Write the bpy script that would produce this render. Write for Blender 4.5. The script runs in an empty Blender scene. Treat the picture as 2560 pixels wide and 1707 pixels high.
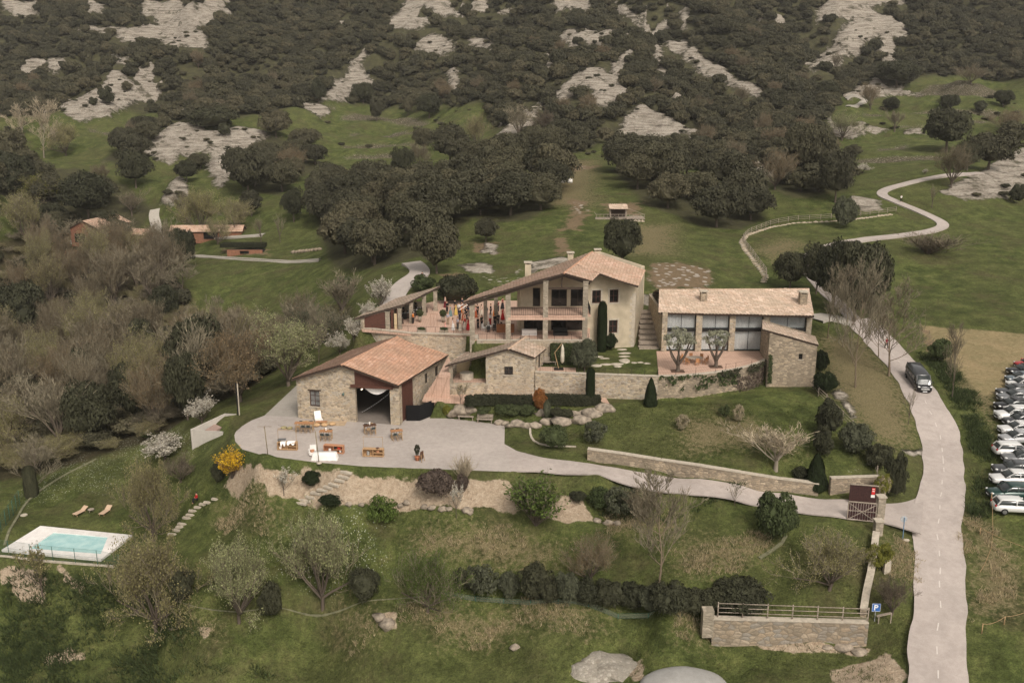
import bpy, bmesh, math, random
import numpy as np
from mathutils import Vector, Matrix
random.seed(7); rng = np.random.default_rng(7)
C = bpy.context.scene.collection
# ---------------- camera, world, sun ----------------
F = 2400.0; TH = math.radians(14.8); CZ = 50.0
cam_d = bpy.data.cameras.new("camera"); cam = bpy.data.objects.new("camera", cam_d); C.objects.link(cam)
cam.location = (0, 0, CZ); cam.rotation_euler = (math.pi/2 - TH, 0, 0)
cam_d.sensor_width = 36; cam_d.lens = F/2560*36; cam_d.clip_end = 5000; cam_d.clip_start = 1
bpy.context.scene.camera = cam
W = bpy.data.worlds.new("World"); bpy.context.scene.world = W; W.use_nodes = True
SUN_EL, SUN_AZ = math.radians(46), math.radians(158)   # azimuth clockwise from +Y
nt = W.node_tree; bg = nt.nodes["Background"]
sky = nt.nodes.new("ShaderNodeTexSky"); sky.sky_type = 'NISHITA'; sky.sun_disc = False
sky.sun_elevation = SUN_EL; sky.sun_rotation = SUN_AZ; sky.dust_density = 4.0; sky.air_density = 1.0
hsv = nt.nodes.new("ShaderNodeHueSaturation"); hsv.inputs['Saturation'].default_value = 0.12
nt.links.new(sky.outputs[0], hsv.inputs['Color']); wm = nt.nodes.new('ShaderNodeMix'); wm.data_type = 'RGBA'; wm.blend_type = 'MULTIPLY'; wm.inputs[0].default_value = 1.0; wm.inputs[7].default_value = (1.0, .955, .885, 1)
nt.links.new(hsv.outputs[0], wm.inputs[6]); nt.links.new(wm.outputs[2], bg.inputs['Color'])
bg.inputs['Strength'].default_value = 0.135
sd = bpy.data.lights.new("sun", 'SUN'); sun = bpy.data.objects.new("sun", sd); C.objects.link(sun)
sd.energy = 1.55; sd.angle = math.radians(14); sd.color = (1.0, 0.91, 0.82)
sdir = Vector((math.sin(SUN_AZ)*math.cos(SUN_EL), math.cos(SUN_AZ)*math.cos(SUN_EL), math.sin(SUN_EL)))
sun.rotation_euler = (-sdir).to_track_quat('-Z', 'Y').to_euler(); sun.location = (-60, -80, 140)
vs = bpy.context.scene.view_settings
vs.view_transform = 'Standard'; vs.look = 'None'; vs.gamma = 1.0; vs.exposure = 0.31
# ---------------- photograph pixel -> ray ----------------
ct, st = math.cos(TH), math.sin(TH)
def ray(u, v):
    a = (u-1280)/F; b = (853.5-v)/F
    return a, ct + b*st, -st + b*ct
def P(u, v, z):                    # point of the ray at height z
    dx, dy, dz = ray(u, v); k = (z-CZ)/dz
    return Vector((dx*k, dy*k, z))
def PY(u, v, y):                   # point of the ray at distance y
    dx, dy, dz = ray(u, v); k = y/dy
    return Vector((dx*k, y, CZ+dz*k))
def proj(x, y, z):
    d = y*ct - (z-CZ)*st; h = y*st + (z-CZ)*ct
    return 1280+F*x/d, 853.5-F*h/d
VW = {'1':(0,0,2.735),'2':(850,0,2.735),'3':(1700,0,2.735),'4':(0,570,2.735),'5':(1700,570,2.735),
      '6':(0,1130,2.717),'7':(850,1130,2.717),'8':(1700,1130,2.717),'a':(700,600,3.136),'b':(1100,600,3.135),
      'c':(1600,600,3.135),'d':(560,950,4.355),'s':(0,0,1)}
def S(view, *pts):
    ox, oy, s = VW[view]
    return [(ox+p[0]/s, oy+p[1]/s) for p in pts]
def dpt(p): return p.y*ct-(p.z-CZ)*st
# ---------------- helpers ----------------
class MB:
    """collects vertices and faces, links them as one mesh object"""
    def __init__(s): s.v = []; s.f = []; s.uv = []; s.sm = []
    def add(s, vs, fs, uvs=None, smooth=False):
        n = len(s.v); s.v += [tuple(p) for p in vs]
        for k, f in enumerate(fs):
            s.f.append(tuple(n+i for i in f)); s.uv.append(uvs[k] if uvs else None); s.sm.append(smooth)
        return s
    def box(s, c, d, rz=0.0, M=None):
        hx, hy, hz_ = d[0]/2, d[1]/2, d[2]/2; co, si = math.cos(rz), math.sin(rz); vs = []
        for x, y, z in ((-1,-1,-1),(1,-1,-1),(1,1,-1),(-1,1,-1),(-1,-1,1),(1,-1,1),(1,1,1),(-1,1,1)):
            X, Y, Z = x*hx, y*hy, z*hz_; p = Vector((c[0]+X*co-Y*si, c[1]+X*si+Y*co, c[2]+Z)); vs.append(M@p if M else p)
        return s.add(vs, [(0,3,2,1),(4,5,6,7),(0,1,5,4),(1,2,6,5),(2,3,7,6),(3,0,4,7)])
    def hexa(s, b, t):             # bottom quad and top quad of points
        n = len(b)
        fs = [tuple(range(n))[::-1], tuple(range(n, 2*n))]+[(i, (i+1) % n, n+(i+1) % n, n+i) for i in range(n)]
        return s.add(list(b)+list(t), fs)
    def prism(s, poly, z0, z1):
        a = sum(poly[i][0]*poly[(i+1) % len(poly)][1]-poly[(i+1) % len(poly)][0]*poly[i][1] for i in range(len(poly)))
        if a < 0: poly = poly[::-1]
        g = lambda z, p: z(p) if callable(z) else z
        return s.hexa([(p[0], p[1], g(z0, p)) for p in poly], [(p[0], p[1], g(z1, p)) for p in poly])
    def beam(s, a, b, w, h=None):
        a, b = Vector(a), Vector(b); h = h or w; d = (b-a); 
        if d.length < 1e-6: return s
        d.normalize(); up = Vector((0,0,1)) if abs(d.z) < .95 else Vector((0,1,0))
        x = d.cross(up).normalized()*(w/2); y = x.cross(d).normalized()*(h/2)
        return s.hexa([a-x-y, a+x-y, a+x+y, a-x+y], [b-x-y, b+x-y, b+x+y, b-x+y])
    def tube(s, path, r, n=6, smooth=True, cap=True):
        path = [Vector(p) for p in path]; rs = r if isinstance(r, (list, tuple)) else [r]*len(path); vs = []; fs = []; px = None
        for i, p in enumerate(path):
            d = (path[min(i+1, len(path)-1)]-path[max(i-1, 0)]).normalized()
            if px is None: px = d.orthogonal().normalized()
            px = (px-d*px.dot(d)).normalized(); py = d.cross(px)
            for k in range(n):
                a = 2*math.pi*k/n; vs.append(p+(px*math.cos(a)+py*math.sin(a))*rs[i])
        for i in range(len(path)-1):
            for k in range(n):
                fs.append((i*n+k, i*n+(k+1) % n, (i+1)*n+(k+1) % n, (i+1)*n+k))
        if cap: fs += [tuple(range(n))[::-1], tuple(range((len(path)-1)*n, len(path)*n))]
        return s.add(vs, fs, None, smooth)
    def lathe(s, c, prof, n=12, smooth=True):
        vs = [(c[0]+r*math.cos(2*math.pi*k/n), c[1]+r*math.sin(2*math.pi*k/n), c[2]+z) for r, z in prof for k in range(n)]
        fs = [(i*n+k, i*n+(k+1) % n, (i+1)*n+(k+1) % n, (i+1)*n+k) for i in range(len(prof)-1) for k in range(n)]
        fs += [tuple(range(n))[::-1], tuple(range((len(prof)-1)*n, len(prof)*n))]
        return s.add(vs, fs, None, smooth)
    def blob(s, c, r, seed=0, amp=.2, sub=2, flat=0.0):
        bm = bmesh.new(); bmesh.ops.create_icosphere(bm, subdivisions=sub, radius=1)
        co = np.array([v.co[:] for v in bm.verts]); fs = [tuple(v.index for v in f.verts) for f in bm.faces]; bm.free()
        k = 1+amp*fbm(co[:,0]*1.7+seed*3.1+co[:,2]*1.3, co[:,1]*1.7-co[:,2]*.9+seed, 3, seed % 50)
        co = co*k[:,None]*np.array(r); 
        if flat: co[:,2] = np.maximum(co[:,2], -flat*r[2])
        return s.add((co+np.array(c)).tolist(), fs, None, True)
    def build(s, name, m, parent=None, M=None):
        me = bpy.data.meshes.new(name)
        me.from_pydata(s.v, [], s.f)
        if any(u is not None for u in s.uv):
            ul = me.uv_layers.new(name="UVMap"); a = []
            for f, u in zip(s.f, s.uv):
                a += [c for p in (u if u is not None else [(0, 0)]*len(f)) for c in p]
            ul.data.foreach_set("uv", a)
        me.polygons.foreach_set("use_smooth", s.sm)
        me.update()
        if M is not None: me.transform(M)
        if m is not None: me.materials.append(m)
        o = bpy.data.objects.new(name, me); C.objects.link(o)
        if parent is not None:
            o.parent = parent; o.matrix_parent_inverse = Matrix.Identity(4)
            if M is None and parent.get('_wl'): me.transform(parent.matrix_basis.inverted())
        return o
def tag(o, label=None, cat=None, group=None, kind=None):
    if label: o['label'] = label
    if cat: o['category'] = cat
    if group: o['group'] = group
    if kind: o['kind'] = kind
    return o
def thing(name, label, cat, loc=(0,0,0), rz=0.0, group=None, wl=True):
    """an Empty at the base; with wl its parts are given in world coordinates"""
    o = bpy.data.objects.new(name, None); C.objects.link(o); o.location = loc; o.rotation_euler = (0, 0, rz)
    o.empty_display_size = .2
    if wl:
        o.matrix_basis = Matrix.Translation(Vector(loc)) @ Matrix.Rotation(rz, 4, 'Z'); o['_wl'] = 1; WLS.append(o)
    return tag(o, label, cat, group)
WLS = []
def sub(parent, mb, name, m, M=None):   # a sub-part: parent is a mesh part; same local space as its thing
    root = parent.parent
    o = mb.build(name, m, None)
    if root is not None and root.get('_wl'): o.data.transform(root.matrix_basis.inverted())
    if M is not None: o.data.transform(M)
    o.parent = parent
    return o
def copy_tree(o, parent=None):
    c = o.copy(); C.objects.link(c)
    if parent is not None: c.parent = parent
    for ch in list(o.children): copy_tree(ch, c)
    return c
# ---------------- materials ----------------
MATS = {}
def nodes(name, rough=.85):
    m = bpy.data.materials.new(name); m.use_nodes = True; t = m.node_tree; b = t.nodes["Principled BSDF"]
    b.inputs['Roughness'].default_value = rough; b.inputs['Specular IOR Level'].default_value = .25
    return m, t, b
def N(t, typ, **kw):
    n = t.nodes.new(typ)
    for k, v in kw.items():
        if k in n.inputs: n.inputs[k].default_value = v
        else: setattr(n, k, v)
    return n
def rgba(c): return (c[0], c[1], c[2], 1)
def ramp(t, fac, stops, mode='LINEAR'):
    r = t.nodes.new("ShaderNodeValToRGB"); e = r.color_ramp.elements; r.color_ramp.interpolation = mode
    e[0].position, e[0].color = stops[0][0], rgba(stops[0][1]); e[1].position, e[1].color = stops[1][0], rgba(stops[1][1])
    for p, c in stops[2:]: x = e.new(p); x.color = rgba(c)
    t.links.new(fac, r.inputs[0]); return r.outputs[0]
def mixc(t, fac, a, b, mode='MIX'):
    n = t.nodes.new("ShaderNodeMix"); n.data_type = 'RGBA'; n.blend_type = mode
    for s, v in ((n.inputs[0], fac), (n.inputs[6], a), (n.inputs[7], b)):
        if isinstance(v, (int, float)): s.default_value = v
        elif isinstance(v, tuple): s.default_value = rgba(v)
        else: t.links.new(v, s)
    return n.outputs[2]
def math_(t, op, a, b=None, clamp=False):
    n = t.nodes.new("ShaderNodeMath"); n.operation = op; n.use_clamp = clamp
    for s, v in zip(n.inputs, (a, b)):
        if v is None: continue
        if isinstance(v, (int, float)): s.default_value = v
        else: t.links.new(v, s)
    return n.outputs[0]
def noise(t, co, scale, detail=3, rough=.55):
    n = N(t, "ShaderNodeTexNoise", Scale=scale, Detail=detail, Roughness=rough); t.links.new(co, n.inputs['Vector']); return n.outputs[0]
def bump(t, b, h, strength, dist):
    n = N(t, "ShaderNodeBump", Strength=strength, Distance=dist); t.links.new(h, n.inputs['Height']); t.links.new(n.outputs[0], b.inputs['Normal'])
def plain(name, col, rough=.8, var=.18, scale=3.0, metal=0.0, spec=.25):
    if name in MATS: return MATS[name]
    m, t, b = nodes(name, rough); b.inputs['Metallic'].default_value = metal; b.inputs['Specular IOR Level'].default_value = spec
    co = N(t, "ShaderNodeTexCoord").outputs['Object']
    n = noise(t, co, scale, 4)
    c = ramp(t, n, [(.3, tuple(x*(1-var) for x in col)), (.7, tuple(min(1, x*(1+var)) for x in col))])
    t.links.new(c, b.inputs['Base Color']); MATS[name] = m; return m
def stone(name, cols, mortar, sc=(2.6,2.6,4.4), sw=.5):
    m, t, b = nodes(name, .92)
    co = N(t, "ShaderNodeTexCoord").outputs['Object']; mp = N(t, "ShaderNodeMapping"); mp.inputs['Scale'].default_value = sc
    t.links.new(co, mp.inputs[0])
    v = N(t, "ShaderNodeTexVoronoi", Scale=1.0, Randomness=.9); t.links.new(mp.outputs[0], v.inputs['Vector'])
    e = N(t, "ShaderNodeTexVoronoi", Scale=1.0, Randomness=.9); e.feature = 'DISTANCE_TO_EDGE'; t.links.new(mp.outputs[0], e.inputs['Vector'])
    sp = N(t, "ShaderNodeSeparateColor"); t.links.new(v.outputs['Color'], sp.inputs[0])
    k = len(cols); c = ramp(t, sp.outputs[0], [(i/k, cols[i]) for i in range(k)], 'CONSTANT')
    n = noise(t, co, 9, 4); c = mixc(t, .5, c, ramp(t, n, [(.25, (.45,.45,.45)), (.75, (1.3,1.25,1.2))]), 'MULTIPLY')
    n2 = noise(t, co, .45, 3); c = mixc(t, ramp(t, n2, [(.42, (0,0,0)), (.62, (.55,.55,.55))]), c, tuple(x*.62 for x in cols[0]))
    ed = ramp(t, e.outputs['Distance'], [(.02, (1,1,1)), (.10, (0,0,0))])
    c = mixc(t, math_(t, 'MULTIPLY', ed, sw), c, mortar); t.links.new(c, b.inputs['Base Color'])
    bump(t, b, e.outputs['Distance'], .8, .12); return m
def tiles(name, cols, grime):
    """UV in tile units: x along the eave (one column = 1), y up the slope (one course = 1)"""
    m, t, b = nodes(name, .85); uv = N(t, "ShaderNodeUVMap").outputs[0]; s = N(t, "ShaderNodeSeparateXYZ"); t.links.new(uv, s.inputs[0])
    fx = math_(t, 'FLOOR', s.outputs[0]); fy = math_(t, 'FLOOR', s.outputs[1]); cb = N(t, "ShaderNodeCombineXYZ")
    t.links.new(fx, cb.inputs[0]); t.links.new(fy, cb.inputs[1])
    w = N(t, "ShaderNodeTexWhiteNoise"); w.noise_dimensions = '2D'; t.links.new(cb.outputs[0], w.inputs['Vector'])
    k = len(cols); c = ramp(t, w.outputs['Value'], [(i/k, cols[i]) for i in range(k)], 'LINEAR')
    n = noise(t, uv, .13, 4, .6); c = mixc(t, ramp(t, n, [(.38, (.75,.75,.75)), (.62, (0,0,0))]), c, grime)
    n = noise(t, uv, 2.2, 3); c = mixc(t, .6, c, ramp(t, n, [(.3, (.6,.6,.6)), (.7, (1.25,1.2,1.15))]), 'MULTIPLY')
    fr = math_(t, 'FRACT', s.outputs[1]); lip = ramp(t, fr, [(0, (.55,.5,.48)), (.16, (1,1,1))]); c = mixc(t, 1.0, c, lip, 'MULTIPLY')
    t.links.new(c, b.inputs['Base Color']); return m
# ---------------- terrain ----------------
CP = """0,1707,-8;400,1707,-7;800,1707,-5;1200,1707,-2;1600,1707,0;1900,1707,1;2150,1707,1.5;2340,1700,2;2560,1707,2
0,1600,-6.5;400,1600,-5.5;800,1600,-3.5;1200,1600,-1;1600,1610,.3;1780,1594,1.3;1950,1604,1.3;2150,1616,1.4;2340,1600,3;2560,1600,3.5
0,1500,-4.2;300,1500,-3.5;440,1530,-1.8;700,1530,-.8;900,1515,.5;1130,1495,2;1400,1515,2.6;1650,1530,3.2
0,1405,-1.3;280,1420,-1.3;600,1470,0;700,1470,1;1100,1440,3.2;1500,1450,3.8;1800,1470,4.2;2100,1480,4.4;2230,1480,4.6
2330,1480,4.7;2325,1380,5.8;2325,1280,7;2330,1200,8;2335,1130,9;2335,1060,10.3;2320,1000,11.3;2290,950,12.2;2250,900,13;2210,850,14;2170,800,15;2130,760,16;2020,650,19
2100,612,19.8;2300,585,20.5;2350,560,21.5;2300,520,23.5;2200,480,26;2370,440,29;2540,500,24;2540,620,19.5;2540,780,15.5;2300,700,16.5;2500,930,12.8;2540,1080,10;2540,1240,8;2540,1400,5.5;2440,1300,7
2150,950,13;2060,760,16.5;2150,1100,11;2180,1160,9.6;2250,1180,8.8;2230,1050,11.2;2230,1420,5.6;2100,1350,6.6
1300,1075,10.4;1500,1050,11.4;1500,1130,10.1;1700,1040,11.9;1700,1150,9.9;1900,1060,11.8;1900,1190,9.4;2000,1000,12;2100,1100,11;2100,1190,9.0;1600,1090,11
1260,1160,10;1260,1180,10;1500,1163,9.6;1500,1208,9.4;1700,1198,8.9;1700,1240,8.7;1900,1225,8.2;1900,1268,8.0;2050,1245,7.8;2080,1298,7.5;2200,1265,7.4;2200,1305,7.2
1500,1250,7.6;1700,1280,7.4;1900,1320,6.9;640,1165,9.6;850,1180,9.6;1100,1190,9.6;1270,1200,9.5
600,1262,4.8;760,1290,5.2;1000,1292,6;1300,1310,6.2;1500,1320,6.3;500,1400,.8;800,1400,3;1100,1380,4.6;1400,1390,5;1700,1390,5.3;2000,1410,5.5;2150,1430,5.2
590,1100,10;700,1060,10;660,1040,9.9;480,1130,4.8;555,1088,7.2;440,1130,4;350,1160,1.5;200,1200,0;350,1290,.2;480,1250,2.8;430,1335,.3;200,1275,-.9;100,1315,-1;330,1345,-.9;60,1250,-1.4;20,1200,-2;540,1200,5.5;620,1010,8.6;545,1040,8.4;600,1030,9.2
100,1100,-4;0,1000,-8;300,1000,-4;300,850,-4;100,850,-6;500,950,2;650,970,7;745,960,10.3;780,850,9;850,760,13;560,1010,6.5
960,700,18;1040,650,18.5;1020,720,18.2;900,650,14.5;700,700,8;560,650,8;750,600,11;600,600,10;300,600,6;450,720,5;300,720,0;100,700,-3;500,800,1;600,880,3.5;700,800,6
1000,560,20;1180,600,20;1100,700,18;1400,620,20.5;1250,650,19;1400,560,22.5;1400,480,25.5;1400,445,26.5;1400,400,28;1500,365,30;1700,650,19.8;1620,720,18.5;1800,600,20.5;1850,700,18;1880,540,22;2000,560,21.5;1750,500,24.5;1300,500,24
850,450,20;900,400,23;900,330,30;700,420,21;1050,350,28;1200,400,27.5;1100,480,22.5;800,520,17;1950,470,26.5"""
CY = """950,280,500;950,200,540;950,100,590;950,0,650;700,280,470;700,150,560;700,0,650;450,150,540;450,0,640;200,250,470;200,130,560;200,0,650;0,250,480;0,100,590;0,0,650
200,300,425;150,350,400;450,370,370;550,430,325;450,500,300;250,480,305;100,400,365;50,550,265;250,545,280;0,450,310;350,300,420;560,310,410;650,520,285;0,330,400
1500,200,420;1650,130,470;1480,260,385;1750,230,430;1900,230,440;1600,300,380;1300,250,440;1200,150,530;1200,50,600;1500,100,510;1500,0,600;1800,100,520;1800,0,610;1250,310,400;1400,330,360;1700,330,370;1850,360,340
2100,100,540;2100,0,620;2100,200,470;2350,230,440;2300,330,350;2250,400,285;2100,270,410;2050,360,330;2350,100,560;2350,0,630;2560,200,480;2560,100,570;2560,0,640;2500,300,380;2560,400,290;2150,440,255;2000,420,290"""
pts = []
for line in CP.replace("\n", ";").split(";"):
    if line.strip(): u, v, z = map(float, line.split(",")); pts.append(P(u, v, z))
for line in CY.replace("\n", ";").split(";"):
    if line.strip(): u, v, y = map(float, line.split(",")); pts.append(PY(u, v, y))
for x, y, z in [(-70,40,-16),(-30,40,-13),(0,40,-9),(30,40,-3),(70,40,-3),(-90,90,-9),(-120,140,-12),(-150,200,-8),(-190,300,6),(-300,420,30),(-480,600,85),(-520,900,170),(-200,900,175),(200,900,175),(520,900,170),
                (85,90,4),(110,140,13),(150,220,22),(210,320,34),(320,450,50),(500,620,100),(60,60,0)]:
    pts.append(Vector((x, y, z)))
q = np.array([[p.x/p.y*1.3, math.log(p.y), p.z] for p in pts])
def phi(r2): return 0.5*r2*np.log(r2+1e-9)
nP = len(q); A = np.zeros((nP+3, nP+3))
A[:nP,:nP] = phi(((q[:,None,:2]-q[None,:,:2])**2).sum(-1)) + np.eye(nP)*1e-4*0.5
A[:nP,nP] = 1; A[:nP,nP+1:] = q[:,:2]; A[nP:,:nP] = A[:nP,nP:].T
coef = np.linalg.solve(A, np.concatenate([q[:,2], [0,0,0]]))
T0, T1, NT = -0.95, 0.95, 640
L0, L1, NL = math.log(42), math.log(950), 1000
tt = np.linspace(T0, T1, NT); ll = np.linspace(L0, L1, NL)
G = np.zeros((NL, NT))
for i in range(NL):
    r2 = (tt[:,None]*1.3-q[None,:,0])**2 + (ll[i]-q[None,:,1])**2
    G[i] = phi(r2)@coef[:nP] + coef[nP] + coef[nP+1]*tt*1.3 + coef[nP+2]*ll[i]
YY = np.exp(ll)[:,None]*np.ones(NT)[None,:]; XX = tt[None,:]*YY
def vnoise(x, y, seed=0):
    xi = np.floor(x).astype(np.int64); yi = np.floor(y).astype(np.int64); fx = x-xi; fy = y-yi
    fx = fx*fx*(3-2*fx); fy = fy*fy*(3-2*fy)
    def h(a, b):
        n = (a*374761393 + b*668265263 + seed*1013904223) & 0xffffffff
        n = ((n ^ (n >> 13))*1274126177) & 0xffffffff
        return ((n ^ (n >> 16)) & 0xffff)/65535.0*2-1
    return (h(xi,yi)*(1-fx)+h(xi+1,yi)*fx)*(1-fy) + (h(xi,yi+1)*(1-fx)+h(xi+1,yi+1)*fx)*fy
def fbm(x, y, o=4, seed=0):
    s = 0; a = 1.0
    for k in range(o): s = s + a*vnoise(x*2**k, y*2**k, seed+k); a *= .5
    return s
far = np.clip((YY-230)/150, 0, 1)
far2 = np.clip((YY-370)/150, 0, 1)
G += far*(2.6*fbm(XX/38, YY/38, 4, 3) + 0.9*fbm(XX/9, YY/9, 3, 9)) + far2*(15*(.55-np.abs(fbm((XX+.35*YY)/75, YY/130, 3, 44)))+4.0*(.5-np.abs(fbm((XX-.3*YY)/30, YY/45, 3, 52))))
G += (1-far)*(0.10*fbm(XX/6, YY/6, 3, 5))
def interp(g, t, l):
    a = np.clip((t-T0)/(T1-T0)*(NT-1), 0, NT-1.001); b = np.clip((l-L0)/(L1-L0)*(NL-1), 0, NL-1.001)
    i = a.astype(int); j = b.astype(int); fa = a-i; fb = b-j
    return (g[j,i]*(1-fa)+g[j,i+1]*fa)*(1-fb) + (g[j+1,i]*(1-fa)+g[j+1,i+1]*fa)*fb
def hz(x, y):
    return float(interp(G, np.array([x/y]), np.array([math.log(y)]))[0])
_ls = np.linspace(L0, L1, 4000)
def hit(u, v, dz_up=0.0):          # first ground point on the pixel's ray
    dx, dy, dz = ray(u, v); t = dx/dy
    ys = np.exp(_ls); g = interp(G, np.full_like(_ls, t), _ls); r = CZ + ys*dz/dy
    k = np.nonzero(r <= g + dz_up)[0]
    k = k[0] if len(k) else len(ys)-1
    if k > 0:
        a = r[k-1]-g[k-1]; b = r[k]-g[k]; f = a/(a-b) if a != b else 1
        y = ys[k-1] + (ys[k]-ys[k-1])*min(1, max(0, f))
    else: y = ys[0]
    return Vector((t*y, y, float(interp(G, np.array([t]), np.array([math.log(y)]))[0])))
def sdist(poly, x, y):             # signed distance, positive inside
    poly = np.array(poly)[:, :2]; n = len(poly); d = np.full(x.shape, 1e9); ins = np.zeros(x.shape, bool)
    for i in range(n):
        ax, ay = poly[i]; bx_, by_ = poly[(i+1) % n]; ex, ey = bx_-ax, by_-ay
        h = np.clip(((x-ax)*ex+(y-ay)*ey)/(ex*ex+ey*ey+1e-12), 0, 1)
        d = np.minimum(d, (x-ax-ex*h)**2+(y-ay-ey*h)**2)
        c = ((ay > y) != (by_ > y)) & (x < (bx_-ax)*(y-ay)/((by_-ay) if by_ != ay else 1e-12)+ax)
        ins ^= c
    d = np.sqrt(d); return np.where(ins, d, -d)
def pad(poly, z, blend):
    poly = np.array([(p[0], p[1]) for p in poly]); m = blend+1
    sel = (XX > poly[:,0].min()-m) & (XX < poly[:,0].max()+m) & (YY > poly[:,1].min()-m) & (YY < poly[:,1].max()+m)
    s = sdist(poly, XX[sel], YY[sel]); w = np.clip(1+s/blend, 0, 1); w = w*w*(3-2*w)
    G[sel] = G[sel]*(1-w)+z*w
def PZ(z, *uv): return [P(u, v, z) for u, v in uv]
TERR = PZ(18, (895,812),(905,826),(1028,836),(1186,840),(1186,851),(1475,852),(1475,780),(1300,752),(1160,752),(1092,752),(1000,775))
pad(TERR, 18, 2.5)
FORE = PZ(10, (586,1088),(590,1079),(606,1065),(629,1051),(661,1038),(745,962),(800,960),(1130,1010),(1130,1046),(1262,1063),(1261,1110),(1299,1130),(1277,1178),(1108,1173),(904,1165),(790,1155),(702,1144),(647,1135),(606,1123),(588,1103))
BARN = [P(745,1046,10)+Vector((-.6,0,0)), P(1005,1063,10)+Vector((1.2,0,0)), Vector((-5.5,121,0)), Vector((-7.5,126.3,0)), Vector((-21,126.6,0))]
pad(FORE, 10, 1.2)
LAWN = [P(1480,852,15), P(1590,858,15), P(1650,868,15), P(1960,868,15), P(1945,893,15), P(1915,908,15), P(1870,920,15), P(1800,932,15), P(1720,940,15), P(1645,944,15), P(1336,933,15), P(1338,900,15), Vector((-1.5,122.2,15)), Vector((10,121.9,15))]
pad(LAWN, 15, .5)
LAND = [P(1060,1003,12), P(1190,1003,12), P(1300,1006,12), P(1500,1008,12), P(1530,1012,12), P(1640,1000,12), P(1640,985,12), P(1340,985,12), P(1120,975,12), Vector((-9.5,118.5,12)), P(1055,985,12)]
pad(LAND, 12, .8)
CUR = [P(u, v, 15) for u, v in ((1640,944),(1690,943.5),(1740,940),(1790,935),(1840,927),(1880,918),(1908,908))]
pad([P(1640,1003,12), P(1720,1012,12), P(1820,1008,12), P(1900,985,12.2), P(2032,972,12), Vector((39.5,121,12)), Vector((33,121,12))]+[p+Vector((0,-.1,0)) for p in CUR[::-1]], 12, 1.2)
pad(BARN, 9.95, .4)
POOL = PZ(-1, (-12,1377),(99,1312),(338,1337),(256,1402))
pad(POOL, -1.2, 2.0)
XY = lambda view, *p: [hit(u, v) for u, v in S(view, *p)]
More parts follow.
